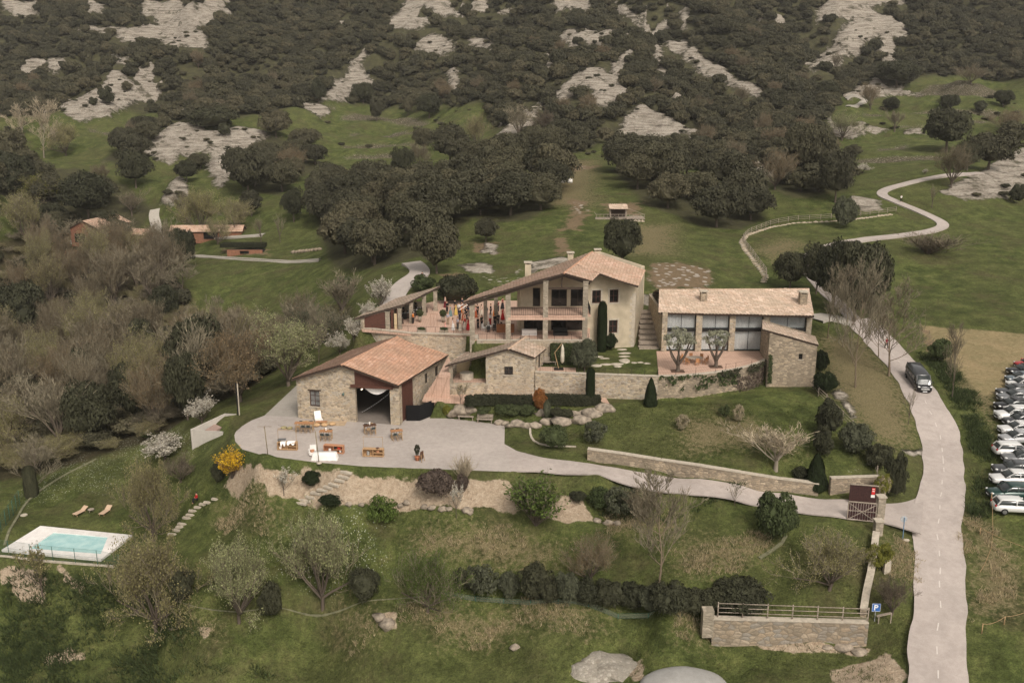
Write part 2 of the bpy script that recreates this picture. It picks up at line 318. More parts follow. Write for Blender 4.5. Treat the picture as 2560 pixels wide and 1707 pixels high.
# road centre flattening comes from the drape itself
# ---------------- ground masks ----------------
ROCK = [('1',(395,745),(480,700),(600,650),(700,590),(760,500),(820,490),(900,560),(1010,630),(990,690),(880,740),(800,770),(760,820),(540,840),(450,790)),
('1',(930,1040),(1080,930),(1200,870),(1300,860),(1420,900),(1560,890),(1800,900),(1830,950),(1700,1020),(1660,1110),(1600,1200),(1540,1290),(1480,1280),(1420,1170),(1440,1080),(1350,1060),(1200,1130),(1060,1110),(1000,1070)),
('1',(1090,1410),(1150,1300),(1210,1220),(1260,1240),(1300,1330),(1180,1415)),('1',(330,400),(440,400),(440,450),(380,520),(320,500)),
('1',(500,190),(700,195),(950,195),(1100,170),(1300,140),(1410,250),(1430,350),(1280,335),(1100,295),(950,300),(700,250)),
('1',(980,0),(1240,0),(1350,120),(1340,180),(1200,180),(1050,120),(950,100)),('1',(0,0),(260,0),(270,100),(100,120),(30,70)),
('1',(2230,590),(2400,500),(2400,710),(2240,690)),('1',(740,390),(880,400),(880,470),(810,440)),('1',(590,20),(720,40),(700,110),(600,90)),
('2',(-80,600),(80,420),(170,335),(225,340),(145,440),(185,520),(245,585),(210,615),(130,580),(60,650),(70,700),(-80,700)),
('2',(310,220),(380,100),(440,20),(500,-40),(640,-20),(760,50),(870,135),(760,115),(640,95),(560,50),(520,120),(620,150),(560,205),(450,205)),
('2',(500,335),(560,265),(640,235),(740,270),(800,345),(690,385),(560,355)),('2',(715,465),(795,475),(812,560),(805,650),(755,650),(745,550)),
('2',(1480,275),(1560,200),(1620,200),(1760,255),(1830,325),(1700,325),(1560,305)),
('2',(1430,670),(1560,565),(1620,505),(1720,465),(1800,475),(1850,530),(1860,440),(1930,375),(2010,365),(1955,440),(1910,560),(1930,690),(1820,745),(1720,725),(1730,640),(1640,600),(1570,690),(1500,710)),
('2',(1890,925),(1955,800),(2050,725),(2180,775),(2360,880),(2352,935),(2200,955),(2000,965)),
('2',(1140,870),(1240,785),(1340,715),(1400,690),(1345,800),(1295,905),(1180,965),(1050,945)),('2',(2130,320),(2195,325),(2225,480),(2240,580),(2170,500)),
('2',(2210,300),(2352,275),(2400,300),(2400,450),(2270,370)),('2',(870,260),(1000,270),(1060,330),(930,345)),('2',(1385,380),(1450,380),(1470,470),(1400,490)),
('2',(1400,-20),(1720,-20),(1690,85),(1480,95)),('2',(1880,20),(1970,50),(2070,150),(2100,225),(2000,155),(1895,110)),('2',(1080,85),(1170,60),(1180,100),(1100,110)),
('3',(-10,280),(90,335),(160,400),(290,465),(380,555),(560,605),(605,640),(520,675),(400,625),(260,565),(120,505),(100,420),(0,385)),
('3',(850,445),(940,385),(1040,325),(1090,225),(1180,140),(940,175),(940,60),(1060,-20),(1520,-20),(1570,35),(1380,35),(1300,65),(1490,150),(1570,255),(1500,295),(1400,240),(1260,295),(1245,375),(1110,395),(1100,475),(920,495)),
('3',(1100,665),(1260,585),(1340,540),(1420,595),(1500,595),(1710,645),(1500,655),(1400,675),(1180,680)),
('3',(990,800),(1080,880),(1220,845),(1330,880),(1430,900),(1330,925),(1200,955),(1040,965)),
('3',(1780,1320),(1900,1245),(2060,1185),(2200,1095),(2400,1010),(2400,1260),(2200,1360),(2100,1360),(1950,1370)),
('3',(0,875),(180,915),(345,990),(250,975),(60,935)),('3',(455,1085),(560,1140),(700,1190),(890,1250),(740,1255),(600,1205),(480,1185)),
('3',(1150,1340),(1360,1370),(1385,1435),(1250,1445),(1160,1385)),('3',(0,60),(60,60),(50,200),(0,230)),('3',(1520,900),(1660,895),(1660,930),(1540,925)),
('b',(140,200),(330,170),(420,200),(400,260),(250,260)),('b',(700,180),(950,130),(1060,150),(800,230),(700,270)),('b',(360,20),(460,40),(430,110),(330,100)),
('b',(1580,430),(1690,440),(1690,520),(1580,510)),('5',(1040,1130),(1110,1100),(1170,1180),(1210,1300),(1170,1300),(1110,1210)),('8',(1500,-20),(1650,-20),(1660,30),(1540,15)),
('1',(1150,750),(1300,750),(1300,800),(1160,800)),('1',(2010,715),(2250,740),(2250,785),(2110,770)),('2',(150,200),(160,200),(160,210)),('8',(2230,1640),(2300,1640),(2300,1650))]
THIN = [('c',(60,180),(300,170),(580,230),(600,330),(560,390),(100,390),(40,300)),('2',(1560,1380),(1720,1390),(1720,1440),(1640,1480),(1570,1440)),('2',(1600,1130),(1690,1130),(1690,1165),(1610,1165)),
('b',(560,220),(640,200),(640,330),(480,340)),('b',(280,260),(560,300),(500,350),(300,330))]
SOIL = [('d',(-40,1180),(120,980),(200,865),(350,925),(450,945),(900,975),(1100,1000),(1400,1030),(1330,1200),(1230,1340),(800,1275),(500,1245),(200,1225),(40,1210)),
('7',(-20,150),(100,145),(520,165),(640,230),(900,190),(1150,215),(1230,380),(1180,420),(850,390),(500,380),(0,360)),('7',(1400,440),(1500,295),(1660,310),(1710,465),(1550,475)),
('7',(-30,130),(60,150),(40,350),(-60,340)),('6',(0,800),(120,780),(330,830),(290,1000),(120,1010),(60,900),(0,900)),('6',(400,780),(600,880),(560,960),(420,880)),
('6',(300,1370),(480,1320),(580,1400),(450,1440),(320,1430)),('6',(1350,1190),(1430,1190),(1420,1270),(1380,1280)),('7',(250,1100),(400,1080),(380,1190),(330,1190)),
('8',(1030,1480),(1200,1440),(1420,1380),(1530,1500),(1520,1640),(1000,1640)),('8',(380,1220),(600,1250),(900,1300),(1280,1330),(1260,1380),(900,1350),(600,1340),(400,1290)),('7',(1950,1380),(2040,1420),(2080,1560),(1990,1560))]
DIRT = [('c',(60,180),(300,160),(590,230),(610,330),(560,390),(90,400),(30,300)),('b',(860,-10),(1030,-10),(1010,120),(930,170),(880,100)),('2',(1540,1330),(1720,1390),(1700,1500),(1660,1580),(1470,1580),(1560,1470)),
('2',(1480,1110),(1780,1130),(1700,1160),(1500,1180)),('6',(1400,1290),(1500,1210),(1510,1370),(1430,1370)),('b',(250,20),(470,10),(440,110),(250,100)),('s',(1500,510),(1620,500),(1600,540),(1520,540)),
('7',(1400,900),(1500,860),(1600,900),(1500,930)),('4',(1500,140),(1850,140),(1850,190),(1500,190)),('5',(1640,640),(1760,760),(1800,900),(1700,860)),('b',(-10,260),(200,250),(200,330),(0,330))]
DRY = [('5',(1650,665),(2500,760),(2500,1000),(2200,1150),(2180,1500),(2050,1250),(1900,1150),(1850,950),(1700,850)),('7',(450,540),(1200,540),(1500,620),(1500,760),(1000,800),(500,760)),
('8',(0,590),(380,580),(640,640),(480,760),(150,830),(-60,800)),('7',(400,1040),(1200,1040),(1850,1130),(1700,1260),(1200,1230),(700,1300),(600,1180)),('6',(1450,380),(1900,380),(1900,560),(1500,520)),
('5',(-40,1290),(500,1290),(700,1400),(880,1559),(0,1559)),('8',(-20,1080),(240,1130),(380,1240),(100,1300),(-20,1250)),('5',(930,720),(1260,740),(1560,1100),(1640,1500),(1350,1500),(1100,1250),(950,1000)),
('8',(1400,560),(1580,600),(1590,900),(1400,800)),('8',(1960,440),(2100,520),(2337,700),(2337,1100),(1980,1150)),('V5'and'5',(450,150),(700,60),(900,110),(640,260),(560,200)),('6',(1200,1150),(1500,1150),(1500,1230),(1250,1230)),
('7',(-20,1050),(250,1060),(250,1300),(-20,1300)),('s',(1560,560),(1700,560),(1700,640),(1560,640)),('s',(1330,400),(1500,400),(1500,520),(1340,520)),('7',(1800,400),(2300,420),(2300,560),(1850,560))]
FOREST_ = 0
FLOW = [('6',(0,330),(250,100),(600,0),(1000,0),(850,200),(820,340),(450,340),(100,420)),('6',(1780,640),(2337,640),(2337,1000),(1800,950)),('6',(300,60),(700,60),(700,300),(300,300)),('7',(250,780),(1300,820),(1300,900),(250,950)),
('8',(200,850),(900,900),(850,1000),(300,960)),('4',(500,1450),(1300,1300),(1500,1450),(1400,1559),(500,1559)),('s',(660,1270),(980,1270),(980,1480),(700,1480)),('8',(1080,100),(1230,100),(1230,170),(1080,170))]
FOREST = [('s',(-300,-200),(2900,-200),(2900,190),(2560,200),(2430,180),(2300,195),(2270,215),(2180,240),(2100,250),(2080,300),(2075,320),(2060,370),(2130,480),(2040,500),(1960,500),(1880,460),(1780,440),(1700,400),(1640,360),(1560,350),(1500,365),(1400,390),(1330,380),(1230,330),(1220,265),(1100,265),(1000,270),(900,262),(780,265),(700,290),(600,300),(480,310),(400,300),(330,280),(140,280),(60,300),(-300,320))]
GROVES = {'house':[('s',(790,485),(880,470),(1000,475),(1120,470),(1210,440),(1390,450),(1405,490),(1330,550),(1220,560),(1180,545),(1130,595),(1060,640),(960,670),(830,670),(800,600),(780,500))],
 'right':[('s',(1520,425),(1600,415),(1700,430),(1800,450),(1900,490),(1915,545),(1860,575),(1760,570),(1690,540),(1600,510),(1540,440))],
 'mid':[('s',(590,340),(640,325),(760,360),(800,420),(700,490),(640,480),(560,430)),('s',(250,400),(330,340),(420,320),(430,350),(300,420))],
 'left':[('s',(-60,330),(60,420),(130,420),(330,470),(390,520),(250,580),(100,590),(-60,600))],
 'ridge':[('s',(1090,430),(1250,385),(1400,378),(1440,392),(1350,418),(1150,450)),('s',(1580,395),(1690,385),(1760,410),(1720,425),(1640,415))]}
BARE = [('s',(-80,640),(280,655),(420,685),(480,760),(560,840),(700,850),(800,810),(870,770),(890,790),(800,850),(720,900),(640,960),(560,1000),(480,1040),(400,1090),(280,1130),(120,1180),(-80,1220))]
def mask(polys, soft, cls=None):
    m = np.zeros(XX.shape)
    for pl in polys:
        w = XY(pl[0], *pl[1:]); a = np.array([(p.x, p.y) for p in w]); k = soft*max(1, a[:,1].mean()/120); g = k*2
        sel = (XX > a[:,0].min()-g) & (XX < a[:,0].max()+g) & (YY > a[:,1].min()-g) & (YY < a[:,1].max()+g)
        if not sel.any(): continue
        s = sdist(a, XX[sel], YY[sel]); m[sel] = np.maximum(m[sel], np.clip(s/(2*k)+.5, 0, 1))
    return m
MK = {k: mask(p, s) for k, p, s in (('rock', ROCK, 1.4), ('thin', THIN, 1.8), ('soil', SOIL, 1.0), ('dirt', DIRT, 1.8), ('dry', DRY, 4.0), ('flow', FLOW, 3.0), ('forest', FOREST, 2.5))}
MK['bare'] = mask(BARE, 2.0)
LEDGE = [('2',(0,785),(330,795),(700,820),(700,840),(330,825),(0,815)),('2',(60,900),(420,890),(640,900),(640,925),(420,920),(60,930)),('2',(20,985),(300,975),(560,990),(560,1010),(300,1000),(20,1010)),('2',(30,1060),(300,1040),(480,1050),(480,1080),(300,1075),(30,1085)),('1',(1850,730),(2150,740),(2300,720),(2300,745),(2150,765),(1850,755)),('1',(600,860),(900,900),(900,930),(600,890)),
('3',(1250,760),(1700,745),(2200,760),(2200,785),(1700,775),(1250,785)),('3',(1500,850),(1660,845),(1660,870),(1500,875)),('3',(1600,640),(2200,620),(2200,640),(1600,665)),('3',(1200,1075),(1800,1060),(1800,1100),(1200,1110)),('3',(1950,800),(2250,820),(2250,840),(1950,825)),('3',(1350,1000),(1560,980),(1560,1010),(1350,1030))]
MK['ledge'] = mask(LEDGE, 1.2); MK['tan'] = mask([('5',(1650,665),(1900,690),(2352,725),(2700,760),(2700,1010),(2350,980),(2150,1130),(2080,1140),(2010,1100),(1950,1010),(1850,900),(1700,800))], 1.6)
for g in GROVES.values(): MK['forest'] = np.maximum(MK['forest'], mask(g, 1.5))
G -= MK['ledge']*1.1
xr = np.clip((fbm(XX/20+9, YY/34, 4, 91)-.72)*3.5, 0, 1)*np.clip((YY-330)/60, 0, 1)*MK['forest']; MK['rock'] = np.maximum(MK['rock'], xr)
# hill rock faces stand a little proud and are gullied
rk = np.clip(MK['rock']*2-.6, 0, 1)*np.clip((YY-200)/120, 0, 1)
G += rk*(1.1*fbm(XX/7+YY/40, YY/3.2, 4, 21)+1.6)
# foreground bank: rough
G += MK['soil']*(YY < 130)*(.10*fbm(XX/1.1, YY/.8, 3, 31))
def paved(polys):
    out = np.zeros(XX.shape)
    for p in polys: out = np.maximum(out, (sdist(p, XX, YY) > -.3)*1.0)
    return out
# ---- terrain mesh
def grid_mesh(name, step=1):
    ny, nx = G.shape; idx = np.arange(ny*nx).reshape(ny, nx)
    f = np.stack([idx[:-1,:-1], idx[:-1,1:], idx[1:,1:], idx[1:,:-1]], -1).reshape(-1, 4)
    me = bpy.data.meshes.new(name); me.vertices.add(ny*nx)
    me.vertices.foreach_set("co", np.stack([XX, YY, G], -1).astype(np.float32).ravel())
    me.loops.add(f.size); me.loops.foreach_set("vertex_index", f.astype(np.int32).ravel())
    me.polygons.add(len(f)); me.polygons.foreach_set("loop_start", np.arange(0, f.size, 4, dtype=np.int32)); me.polygons.foreach_set("loop_total", np.full(len(f), 4, np.int32))
    me.polygons.foreach_set("use_smooth", np.ones(len(f), bool))
    me.update(calc_edges=True)
    for an, (r, g, b) in {'ma': ('rock', 'soil', 'dirt'), 'mb': ('dry', 'forest', 'flow'), 'mc': ('bare', 'thin', 'ledge'), 'md': ('tan', 'tan', 'tan')}.items():
        at = me.color_attributes.new(an, 'FLOAT_COLOR', 'POINT')
        at.data.foreach_set("color", np.stack([MK[r], MK[g], MK[b], np.ones_like(G)], -1).astype(np.float32).ravel())
    return me
def ground_material():
    m, t, b = nodes("ground", .95); b.inputs['Specular IOR Level'].default_value = .1
    co = N(t, "ShaderNodeTexCoord").outputs['Object']
    def at(n):
        a = N(t, "ShaderNodeVertexColor"); a.layer_name = n; s = N(t, "ShaderNodeSeparateColor"); t.links.new(a.outputs[0], s.inputs[0]); return s.outputs
    ma, mb_, mc, md = at('ma'), at('mb'), at('mc'), at('md')
    n1 = noise(t, co, .05, 5, .6); n2 = noise(t, co, .35, 5, .65); n3 = noise(t, co, 2.0, 4, .7); n4 = noise(t, co, 7.0, 3, .7)
    grass = ramp(t, n2, [(.30, (.040,.050,.015)), (.48, (.070,.087,.027)), (.62, (.112,.128,.042)), (.8, (.175,.162,.072))])
    grass = mixc(t, ramp(t, n1, [(.42, (0,0,0)), (.66, (.5,.5,.5))]), grass, (.10,.098,.042))
    grass = mixc(t, 1.0, grass, ramp(t, n4, [(.25, (.45,.45,.45)), (.5, (1,1,1)), (.8, (1.5,1.5,1.4))]), 'MULTIPLY')
    grass = mixc(t, 1.0, grass, ramp(t, n3, [(.25, (.62,.6,.6)), (.7, (1.25,1.25,1.2))]), 'MULTIPLY')
    def thr(mask_, noise_, lo, hi, amt=1.0):   # mask edge broken up by noise
        a = math_(t, 'ADD', mask_, math_(t, 'MULTIPLY', math_(t, 'SUBTRACT', noise_, .5), amt))
        n = N(t, "ShaderNodeMapRange"); n.interpolation_type = 'SMOOTHSTEP'; n.inputs[1].default_value = lo; n.inputs[2].default_value = hi
        t.links.new(a, n.inputs[0]); return n.outputs[0]
    c = grass
    dryc = ramp(t, n4, [(.3, (.10,.085,.038)), (.55, (.19,.155,.085)), (.75, (.36,.29,.19))])
    dryf = math_(t, 'MULTIPLY', thr(mb_[0], n3, .40, .85, 1.7), .9)
    brn = ramp(t, noise(t, co, .13, 5, .7), [(.52, (0,0,0)), (.68, (.65,.65,.65))]); c = mixc(t, brn, c, ramp(t, n3, [(.3, (.055,.047,.024)), (.7, (.12,.098,.052))]))
    c = mixc(t, dryf, c, dryc); c = mixc(t, math_(t, 'MULTIPLY', thr(md[0], n2, .35, .6, .5), .88), c, mixc(t, 1, ramp(t, n3, [(.3, (.25,.195,.11)), (.7, (.36,.285,.175))]), ramp(t, n2, [(.35, (.75,.8,.7)), (.65, (1.08,1.05,1))]), 'MULTIPLY'))
    fl = ramp(t, n2, [(.35, (.045,.042,.026)), (.6, (.075,.072,.035)), (.8, (.13,.115,.075))])
    c = mixc(t, thr(mb_[1], n2, .35, .75, .9), c, fl)
    c = mixc(t, math_(t, 'MULTIPLY', thr(mc[0], n2, .3, .7, .8), .85), c, ramp(t, n3, [(.3, (.028,.024,.014)), (.7, (.075,.058,.036))]))
    c = mixc(t, math_(t, 'MULTIPLY', thr(ma[2], n2, .50, .80, 1.8), .85), c, ramp(t, n3, [(.3, (.14,.10,.06)), (.7, (.24,.165,.11))]))
    c = mixc(t, thr(ma[1], n2, .44, .56, 1.1), c, mixc(t, .75, ramp(t, n3, [(.25, (.27,.20,.135)), (.55, (.42,.335,.245)), (.8, (.52,.43,.33))]), ramp(t, n4, [(.3, (.62,.6,.58)), (.6, (1.1,1.1,1.1))]), 'MULTIPLY'))
    lf = thr(mc[2], n3, .45, .75, .9); c = mixc(t, lf, c, ramp(t, n3, [(.35, (.035,.032,.018)), (.55, (.10,.085,.05)), (.68, (.42,.38,.33))]))
    # bare rock with bedding lines
    mp = N(t, "ShaderNodeMapping"); mp.inputs['Scale'].default_value = (.10, .22, 1.5); mp.inputs['Rotation'].default_value = (.25, .12, .35); t.links.new(co, mp.inputs[0])
    ns = noise(t, mp.outputs[0], 1.0, 6, .72)
    rockc = ramp(t, ns, [(.33, (.10,.088,.07)), (.42, (.30,.265,.22)), (.54, (.47,.42,.36)), (.72, (.57,.52,.45))])
    rockc = mixc(t, 1.0, rockc, ramp(t, n3, [(.28, (.55,.53,.50)), (.6, (1.08,1.07,1.05))]), 'MULTIPLY')
    rockf = thr(ma[0], n2, .42, .62, 1.0)
    veg = ramp(t, noise(t, co, .16, 5, .7), [(.56, (0,0,0)), (.64, (.8,.8,.8))])
    rockc = mixc(t, veg, rockc, (.075,.068,.04))
    c = mixc(t, rockf, c, rockc)
    v = N(t, "ShaderNodeTexVoronoi", Scale=.75, Randomness=1); t.links.new(co, v.inputs['Vector'])
    th = math_(t, 'MULTIPLY', thr(mc[1], n2, .5, .8, .8), ramp(t, math_(t, 'ADD', v.outputs['Distance'], math_(t, 'MULTIPLY', n3, .5)), [(.55, (1,1,1)), (.62, (0,0,0))]))
    c = mixc(t, th, c, (.38,.34,.29))
    # small white meadow flowers
    v2 = N(t, "ShaderNodeTexVoronoi", Scale=3.2, Randomness=1); t.links.new(co, v2.inputs['Vector'])
    fd = math_(t, 'MULTIPLY', ramp(t, v2.outputs['Distance'], [(.15, (1,1,1)), (.26, (0,0,0))]), thr(mb_[2], n2, .55, 1.0, 1.5))
    c = mixc(t, math_(t, 'MULTIPLY', fd, .75), c, (.55,.56,.46))
    t.links.new(c, b.inputs['Base Color'])
    h = math_(t, 'ADD', math_(t, 'MULTIPLY', n4, .25), math_(t, 'ADD', n3, math_(t, 'MULTIPLY', ns, math_(t, 'MULTIPLY', rockf, 7.0))))
    bump(t, b, h, .9, .35); return m
gm = grid_mesh("ground"); gm.materials.append(ground_material())
ground = bpy.data.objects.new("ground", gm); C.objects.link(ground); tag(ground, kind='structure')
# ---------------- paved sheets ----------------
def concrete(name, base, joint=None):
    m, t, b = nodes(name, .8); co = N(t, "ShaderNodeTexCoord").outputs['Object']
    n1 = noise(t, co, .12, 5, .6); n2 = noise(t, co, 1.5, 5, .7); n3 = noise(t, co, 14, 3, .7)
    c = ramp(t, n1, [(.35, tuple(x*.86 for x in base)), (.65, tuple(x*1.06 for x in base))])
    c = mixc(t, 1, c, ramp(t, n2, [(.3, (.86,.85,.84)), (.65, (1.05,1.05,1.05))]), 'MULTIPLY')
    c = mixc(t, 1, c, ramp(t, n3, [(.3, (.9,.9,.9)), (.7, (1.07,1.07,1.07))]), 'MULTIPLY')
    if name == 'road':
        c = mixc(t, ramp(t, noise(t, co, .5, 5, .75), [(.50, (0,0,0)), (.60, (.30,.30,.30))]), c, (.27,.235,.21)); nc = noise(t, co, .06, 3); c = mixc(t, ramp(t, nc, [(.4, (0,0,0)), (.6, (.25,.25,.25))]), c, (.34,.30,.27))
    if joint:
        br = N(t, "ShaderNodeTexBrick", Scale=1.0); br.inputs['Brick Width'].default_value = joint; br.inputs['Row Height'].default_value = joint; br.offset = 0
        br.inputs['Mortar Size'].default_value = .02; br.inputs['Color1'].default_value = (1,1,1,1); br.inputs['Color2'].default_value = (.93,.93,.93,1); br.inputs['Mortar'].default_value = (.72,.7,.68,1)
        t.links.new(co, br.inputs['Vector']); c = mixc(t, 1, c, br.outputs[0], 'MULTIPLY')
    t.links.new(c, b.inputs['Base Color']); bump(t, b, n3, .2, .01); return m
M_ROAD = concrete("road", (.46,.40,.365)); M_FORE = concrete("forecourt_paving", (.435,.385,.35)); M_PALE = concrete("pale_gravel", (.42,.385,.335)); M_TERRA = concrete("terracotta_tiles", (.57,.39,.30), .33)
def zs(pts_):
    x = np.array([p[0] for p in pts_]); y = np.array([p[1] for p in pts_]); return interp(G, x/y, np.log(y))
def resample(pl, step):
    pl = [Vector((p[0], p[1], 0)) for p in pl]; d = [0]
    for a, b in zip(pl, pl[1:]): d.append(d[-1]+(b-a).length)
    n = max(2, int(d[-1]/step)+1); out = []
    for i in range(n):
        s = d[-1]*i/(n-1); k = max(j for j in range(len(d)) if d[j] <= s+1e-9); k = min(k, len(pl)-2)
        f = (s-d[k])/max(1e-9, d[k+1]-d[k]); out.append(pl[k].lerp(pl[k+1], f))
    return out
def chaikin(pl, n=2):
    for _ in range(n):
        o = [pl[0]]
        for a, b in zip(pl, pl[1:]): o += [a*.75+b*.25, a*.25+b*.75]
        pl = o+[pl[-1]]
    return pl
def sheet(name, L, R, m, off=.05, cross=6, skirt=.12, jag=0.0, z=None):
    """strip between two edge polylines, draped on the ground"""
    n = max(len(L), len(R)); mb = MB(); rows = []
    for i, (a, b) in enumerate(zip(L, R)):
        j1 = jag*vnoise(np.array([i*.45]), np.array([3.1]), 4)[0]; j2 = jag*vnoise(np.array([i*.45]), np.array([8.1]), 9)[0]
        w = (b-a).normalized() if (b-a).length > 0 else Vector((1,0,0)); rows.append([(a-w*j1).lerp(b+w*j2, k/cross) for k in range(cross+1)])
    flat = [p for r in rows for p in r]; zz = zs(flat) if z is None else np.full(len(flat), z-off)
    if z is None:                      # smooth cross profile: the row mean dominates so that the road stays level across
        zz = zz.reshape(len(rows), -1); mx = zz.max(1, keepdims=True); zz = np.maximum(zz, zz*.4+mx*.6)
        for _ in range(2): zz[1:-1] = np.maximum(zz[1:-1], (zz[:-2]+zz[2:])/2)
        zz = zz.ravel()
    vs = [(p.x, p.y, float(q_)+off) for p, q_ in zip(flat, zz)]; W_ = cross+1
    fs = [(i*W_+k, i*W_+k+1, (i+1)*W_+k+1, (i+1)*W_+k) for i in range(len(rows)-1) for k in range(cross)]
    mb.add(vs, fs, None, True)
    nb = len(vs)
    for k, flip in ((0, 0), (cross, 1)):
        e = [vs[i*W_+k] for i in range(len(rows))]; lo = [(p[0], p[1], p[2]-skirt-off) for p in e]; n_ = len(e)
        mb.add(e+lo, [(i, i+1, n_+i+1, n_+i) if flip else (i+1, i, n_+i, n_+i+1) for i in range(n_-1)])
    o = mb.build(name, m); tag(o, kind='structure'); return o, (rows, vs, W_)
def two(pxL, pxR, n, view='s'):
    L = resample(chaikin(XY(view, *pxL)), .01+0.0) if False else None
    a = chaikin([Vector((p.x, p.y, 0)) for p in XY(view, *pxL)]); b = chaikin([Vector((p.x, p.y, 0)) for p in XY(view, *pxR)])
    def rs(pl):
        d = [0]
        for p, q_ in zip(pl, pl[1:]): d.append(d[-1]+(q_-p).length)
        out = []
        for i in range(n):
            s = d[-1]*i/(n-1); k = min(len(pl)-2, max(j for j in range(len(d)) if d[j] <= s+1e-9)); out.append(pl[k].lerp(pl[k+1], (s-d[k])/max(1e-9, d[k+1]-d[k])))
        return out
    return rs(a), rs(b)
def lane(px, w, view='s', step=1.2):
    c = resample(chaikin([Vector((p.x, p.y, 0)) for p in XY(view, *px)]), step); L = []; R = []
    for i, p in enumerate(c):
        d = (c[min(i+1, len(c)-1)]-c[max(i-1, 0)]).normalized(); nrm = Vector((d.y, -d.x, 0)); L.append(p-nrm*w/2); R.append(p+nrm*w/2)
    return L, R
rl = [(2278,1800),(2274,1704),(2269,1608),(2280,1535),(2285,1461),(2285,1369),(2283,1310),(2287,1259),(2302,1204),(2309,1152),(2303,1105),(2285,1045),(2259,983),(2234,939),(2208,903),(2175,870),(2142,833),(2116,806)]
rr = [(2428,1800),(2420,1704),(2418,1608),(2418,1545),(2418,1461),(2408,1375),(2405,1310),(2409,1259),(2413,1204),(2410,1140),(2398,1085),(2376,1038),(2350,993),(2324,952),(2296,913),(2262,874),(2226,836),(2180,795)]
L, R = two(rl, rr, 90); road, (rrows, rvs, rW) = sheet("road", L, R, M_ROAD, .06, 8, .2, .22)
mk = MB(); M_DASH = plain("road_marking", (.56,.51,.47), .7, .06)
d = 0; prev = None
cen = [(Vector(rvs[i*rW+4]), Vector(rvs[i*rW+5])) for i in range(len(rrows))]
acc = 0
for i in range(len(cen)-1):
    a, b = cen[i][0], cen[i+1][0]; sd_ = (cen[i][1]-cen[i][0]).normalized()*.06; acc += (b-a).length
    if acc % 2.7 < 1.0:
        up = Vector((0,0,.012)); mk.add([a-sd_+up, a+sd_+up, b+sd_+up, b-sd_+up], [(0,1,2,3)])
tag(mk.build("road_marking", M_DASH), kind='structure')
L, R = lane([(2150,815),(2110,775),(2066,735),(2040,705),(2020,680),(2014,655),(2026,638),(2060,620),(2110,606),(2180,597),(2260,589),(2330,579),(2362,567),(2350,552),(2300,529),(2245,508),(2207,492),(2203,480),(2230,469),(2290,453),(2373,440),(2450,432)], 2.4)
sheet("road", L, R, M_ROAD, .12, 3, .4)
L, R = lane([(975,775),(985,748),(1003,718),(1040,694),(1052,680),(1044,668),(1028,658)], 3.6); sheet("path", L, R, M_FORE, .12, 3, .4)
L, R = two([(1262,1116),(1299,1131),(1365,1147),(1476,1161),(1586,1178),(1710,1198),(1810,1208),(1939,1231),(2005,1242),(2101,1249),(2208,1261),(2270,1256),(2310,1235)], [(1277,1178),(1340,1184),(1402,1193),(1549,1216),(1700,1241),(1800,1254),(1884,1266),(1990,1283),(2097,1300),(2186,1305),(2235,1321),(2270,1338),(2300,1352)], 90)
sheet("driveway", L, R, M_ROAD, .045, 6, .1)
fp = PZ(10, (586,1088),(590,1079),(606,1065),(629,1051),(661,1039),(740,1043),(1000,1063),(1130,1046),(1262,1063),(1261,1110),(1299,1131),(1277,1179),(1108,1173),(904,1165),(790,1155),(702,1144),(647,1135),(606,1123),(588,1103))
fm = MB(); fm.prism([(p.x, p.y) for p in fp], 9.8, 10.03); fo = fm.build("forecourt", M_FORE); tag(fo, kind='structure')
fm = MB(); bp = [P(745,1045,10), P(1003,1063,10), P(1095,1030,10), P(1095,1000,10)]; 
lp = PZ(10, (661,1039),(748,1044),(800,1000),(800,960),(745,960)); fm.prism([(p.x, p.y) for p in lp], 9.8, 10.026); tag(fm.build("side_yard", concrete("worn_concrete", (.36,.33,.29))), kind='structure')
lm = MB(); lm.prism([(p.x, p.y) for p in [P(1130,1046,10), P(1003,1062,10), Vector((-14,124,0)), Vector((-9,122,0)), P(1150,1010,10)]], 9.8, 10.022); tag(lm.build("barn_side_yard", M_FORE), kind='structure')
# pale tracks far left
for px, w in (([(440,640),(512,643),(567,649),(658,652),(750,656),(800,652)], .7), ([(440,636),(512,640),(567,645),(658,648),(750,652),(800,648)], .7)):
    L, R = lane(px, w); sheet("track", L, R, M_PALE, .1, 2, .3)
L, R = lane([(388,528),(384,545),(392,570),(398,600),(402,628)], 3.0); sheet("path", L, R, M_PALE, .15, 2, .3)
L, R = lane([(500,598),(560,594),(620,592),(660,588)], 2.5); sheet("path", L, R, M_PALE, .15, 2, .3)
L, R = lane([(2115,250),(2150,248),(2165,254),(2150,262),(2120,268)], 2.2); sheet("path", L, R, M_PALE, .4, 2, .5)
L, R = lane([(2035,800),(2060,793),(2100,798),(2130,812)], 3.2); sheet("path", L, R, M_PALE, .07, 2, .3)
L, R = lane([(1560,368),(1660,370),(1760,400)], .3); 
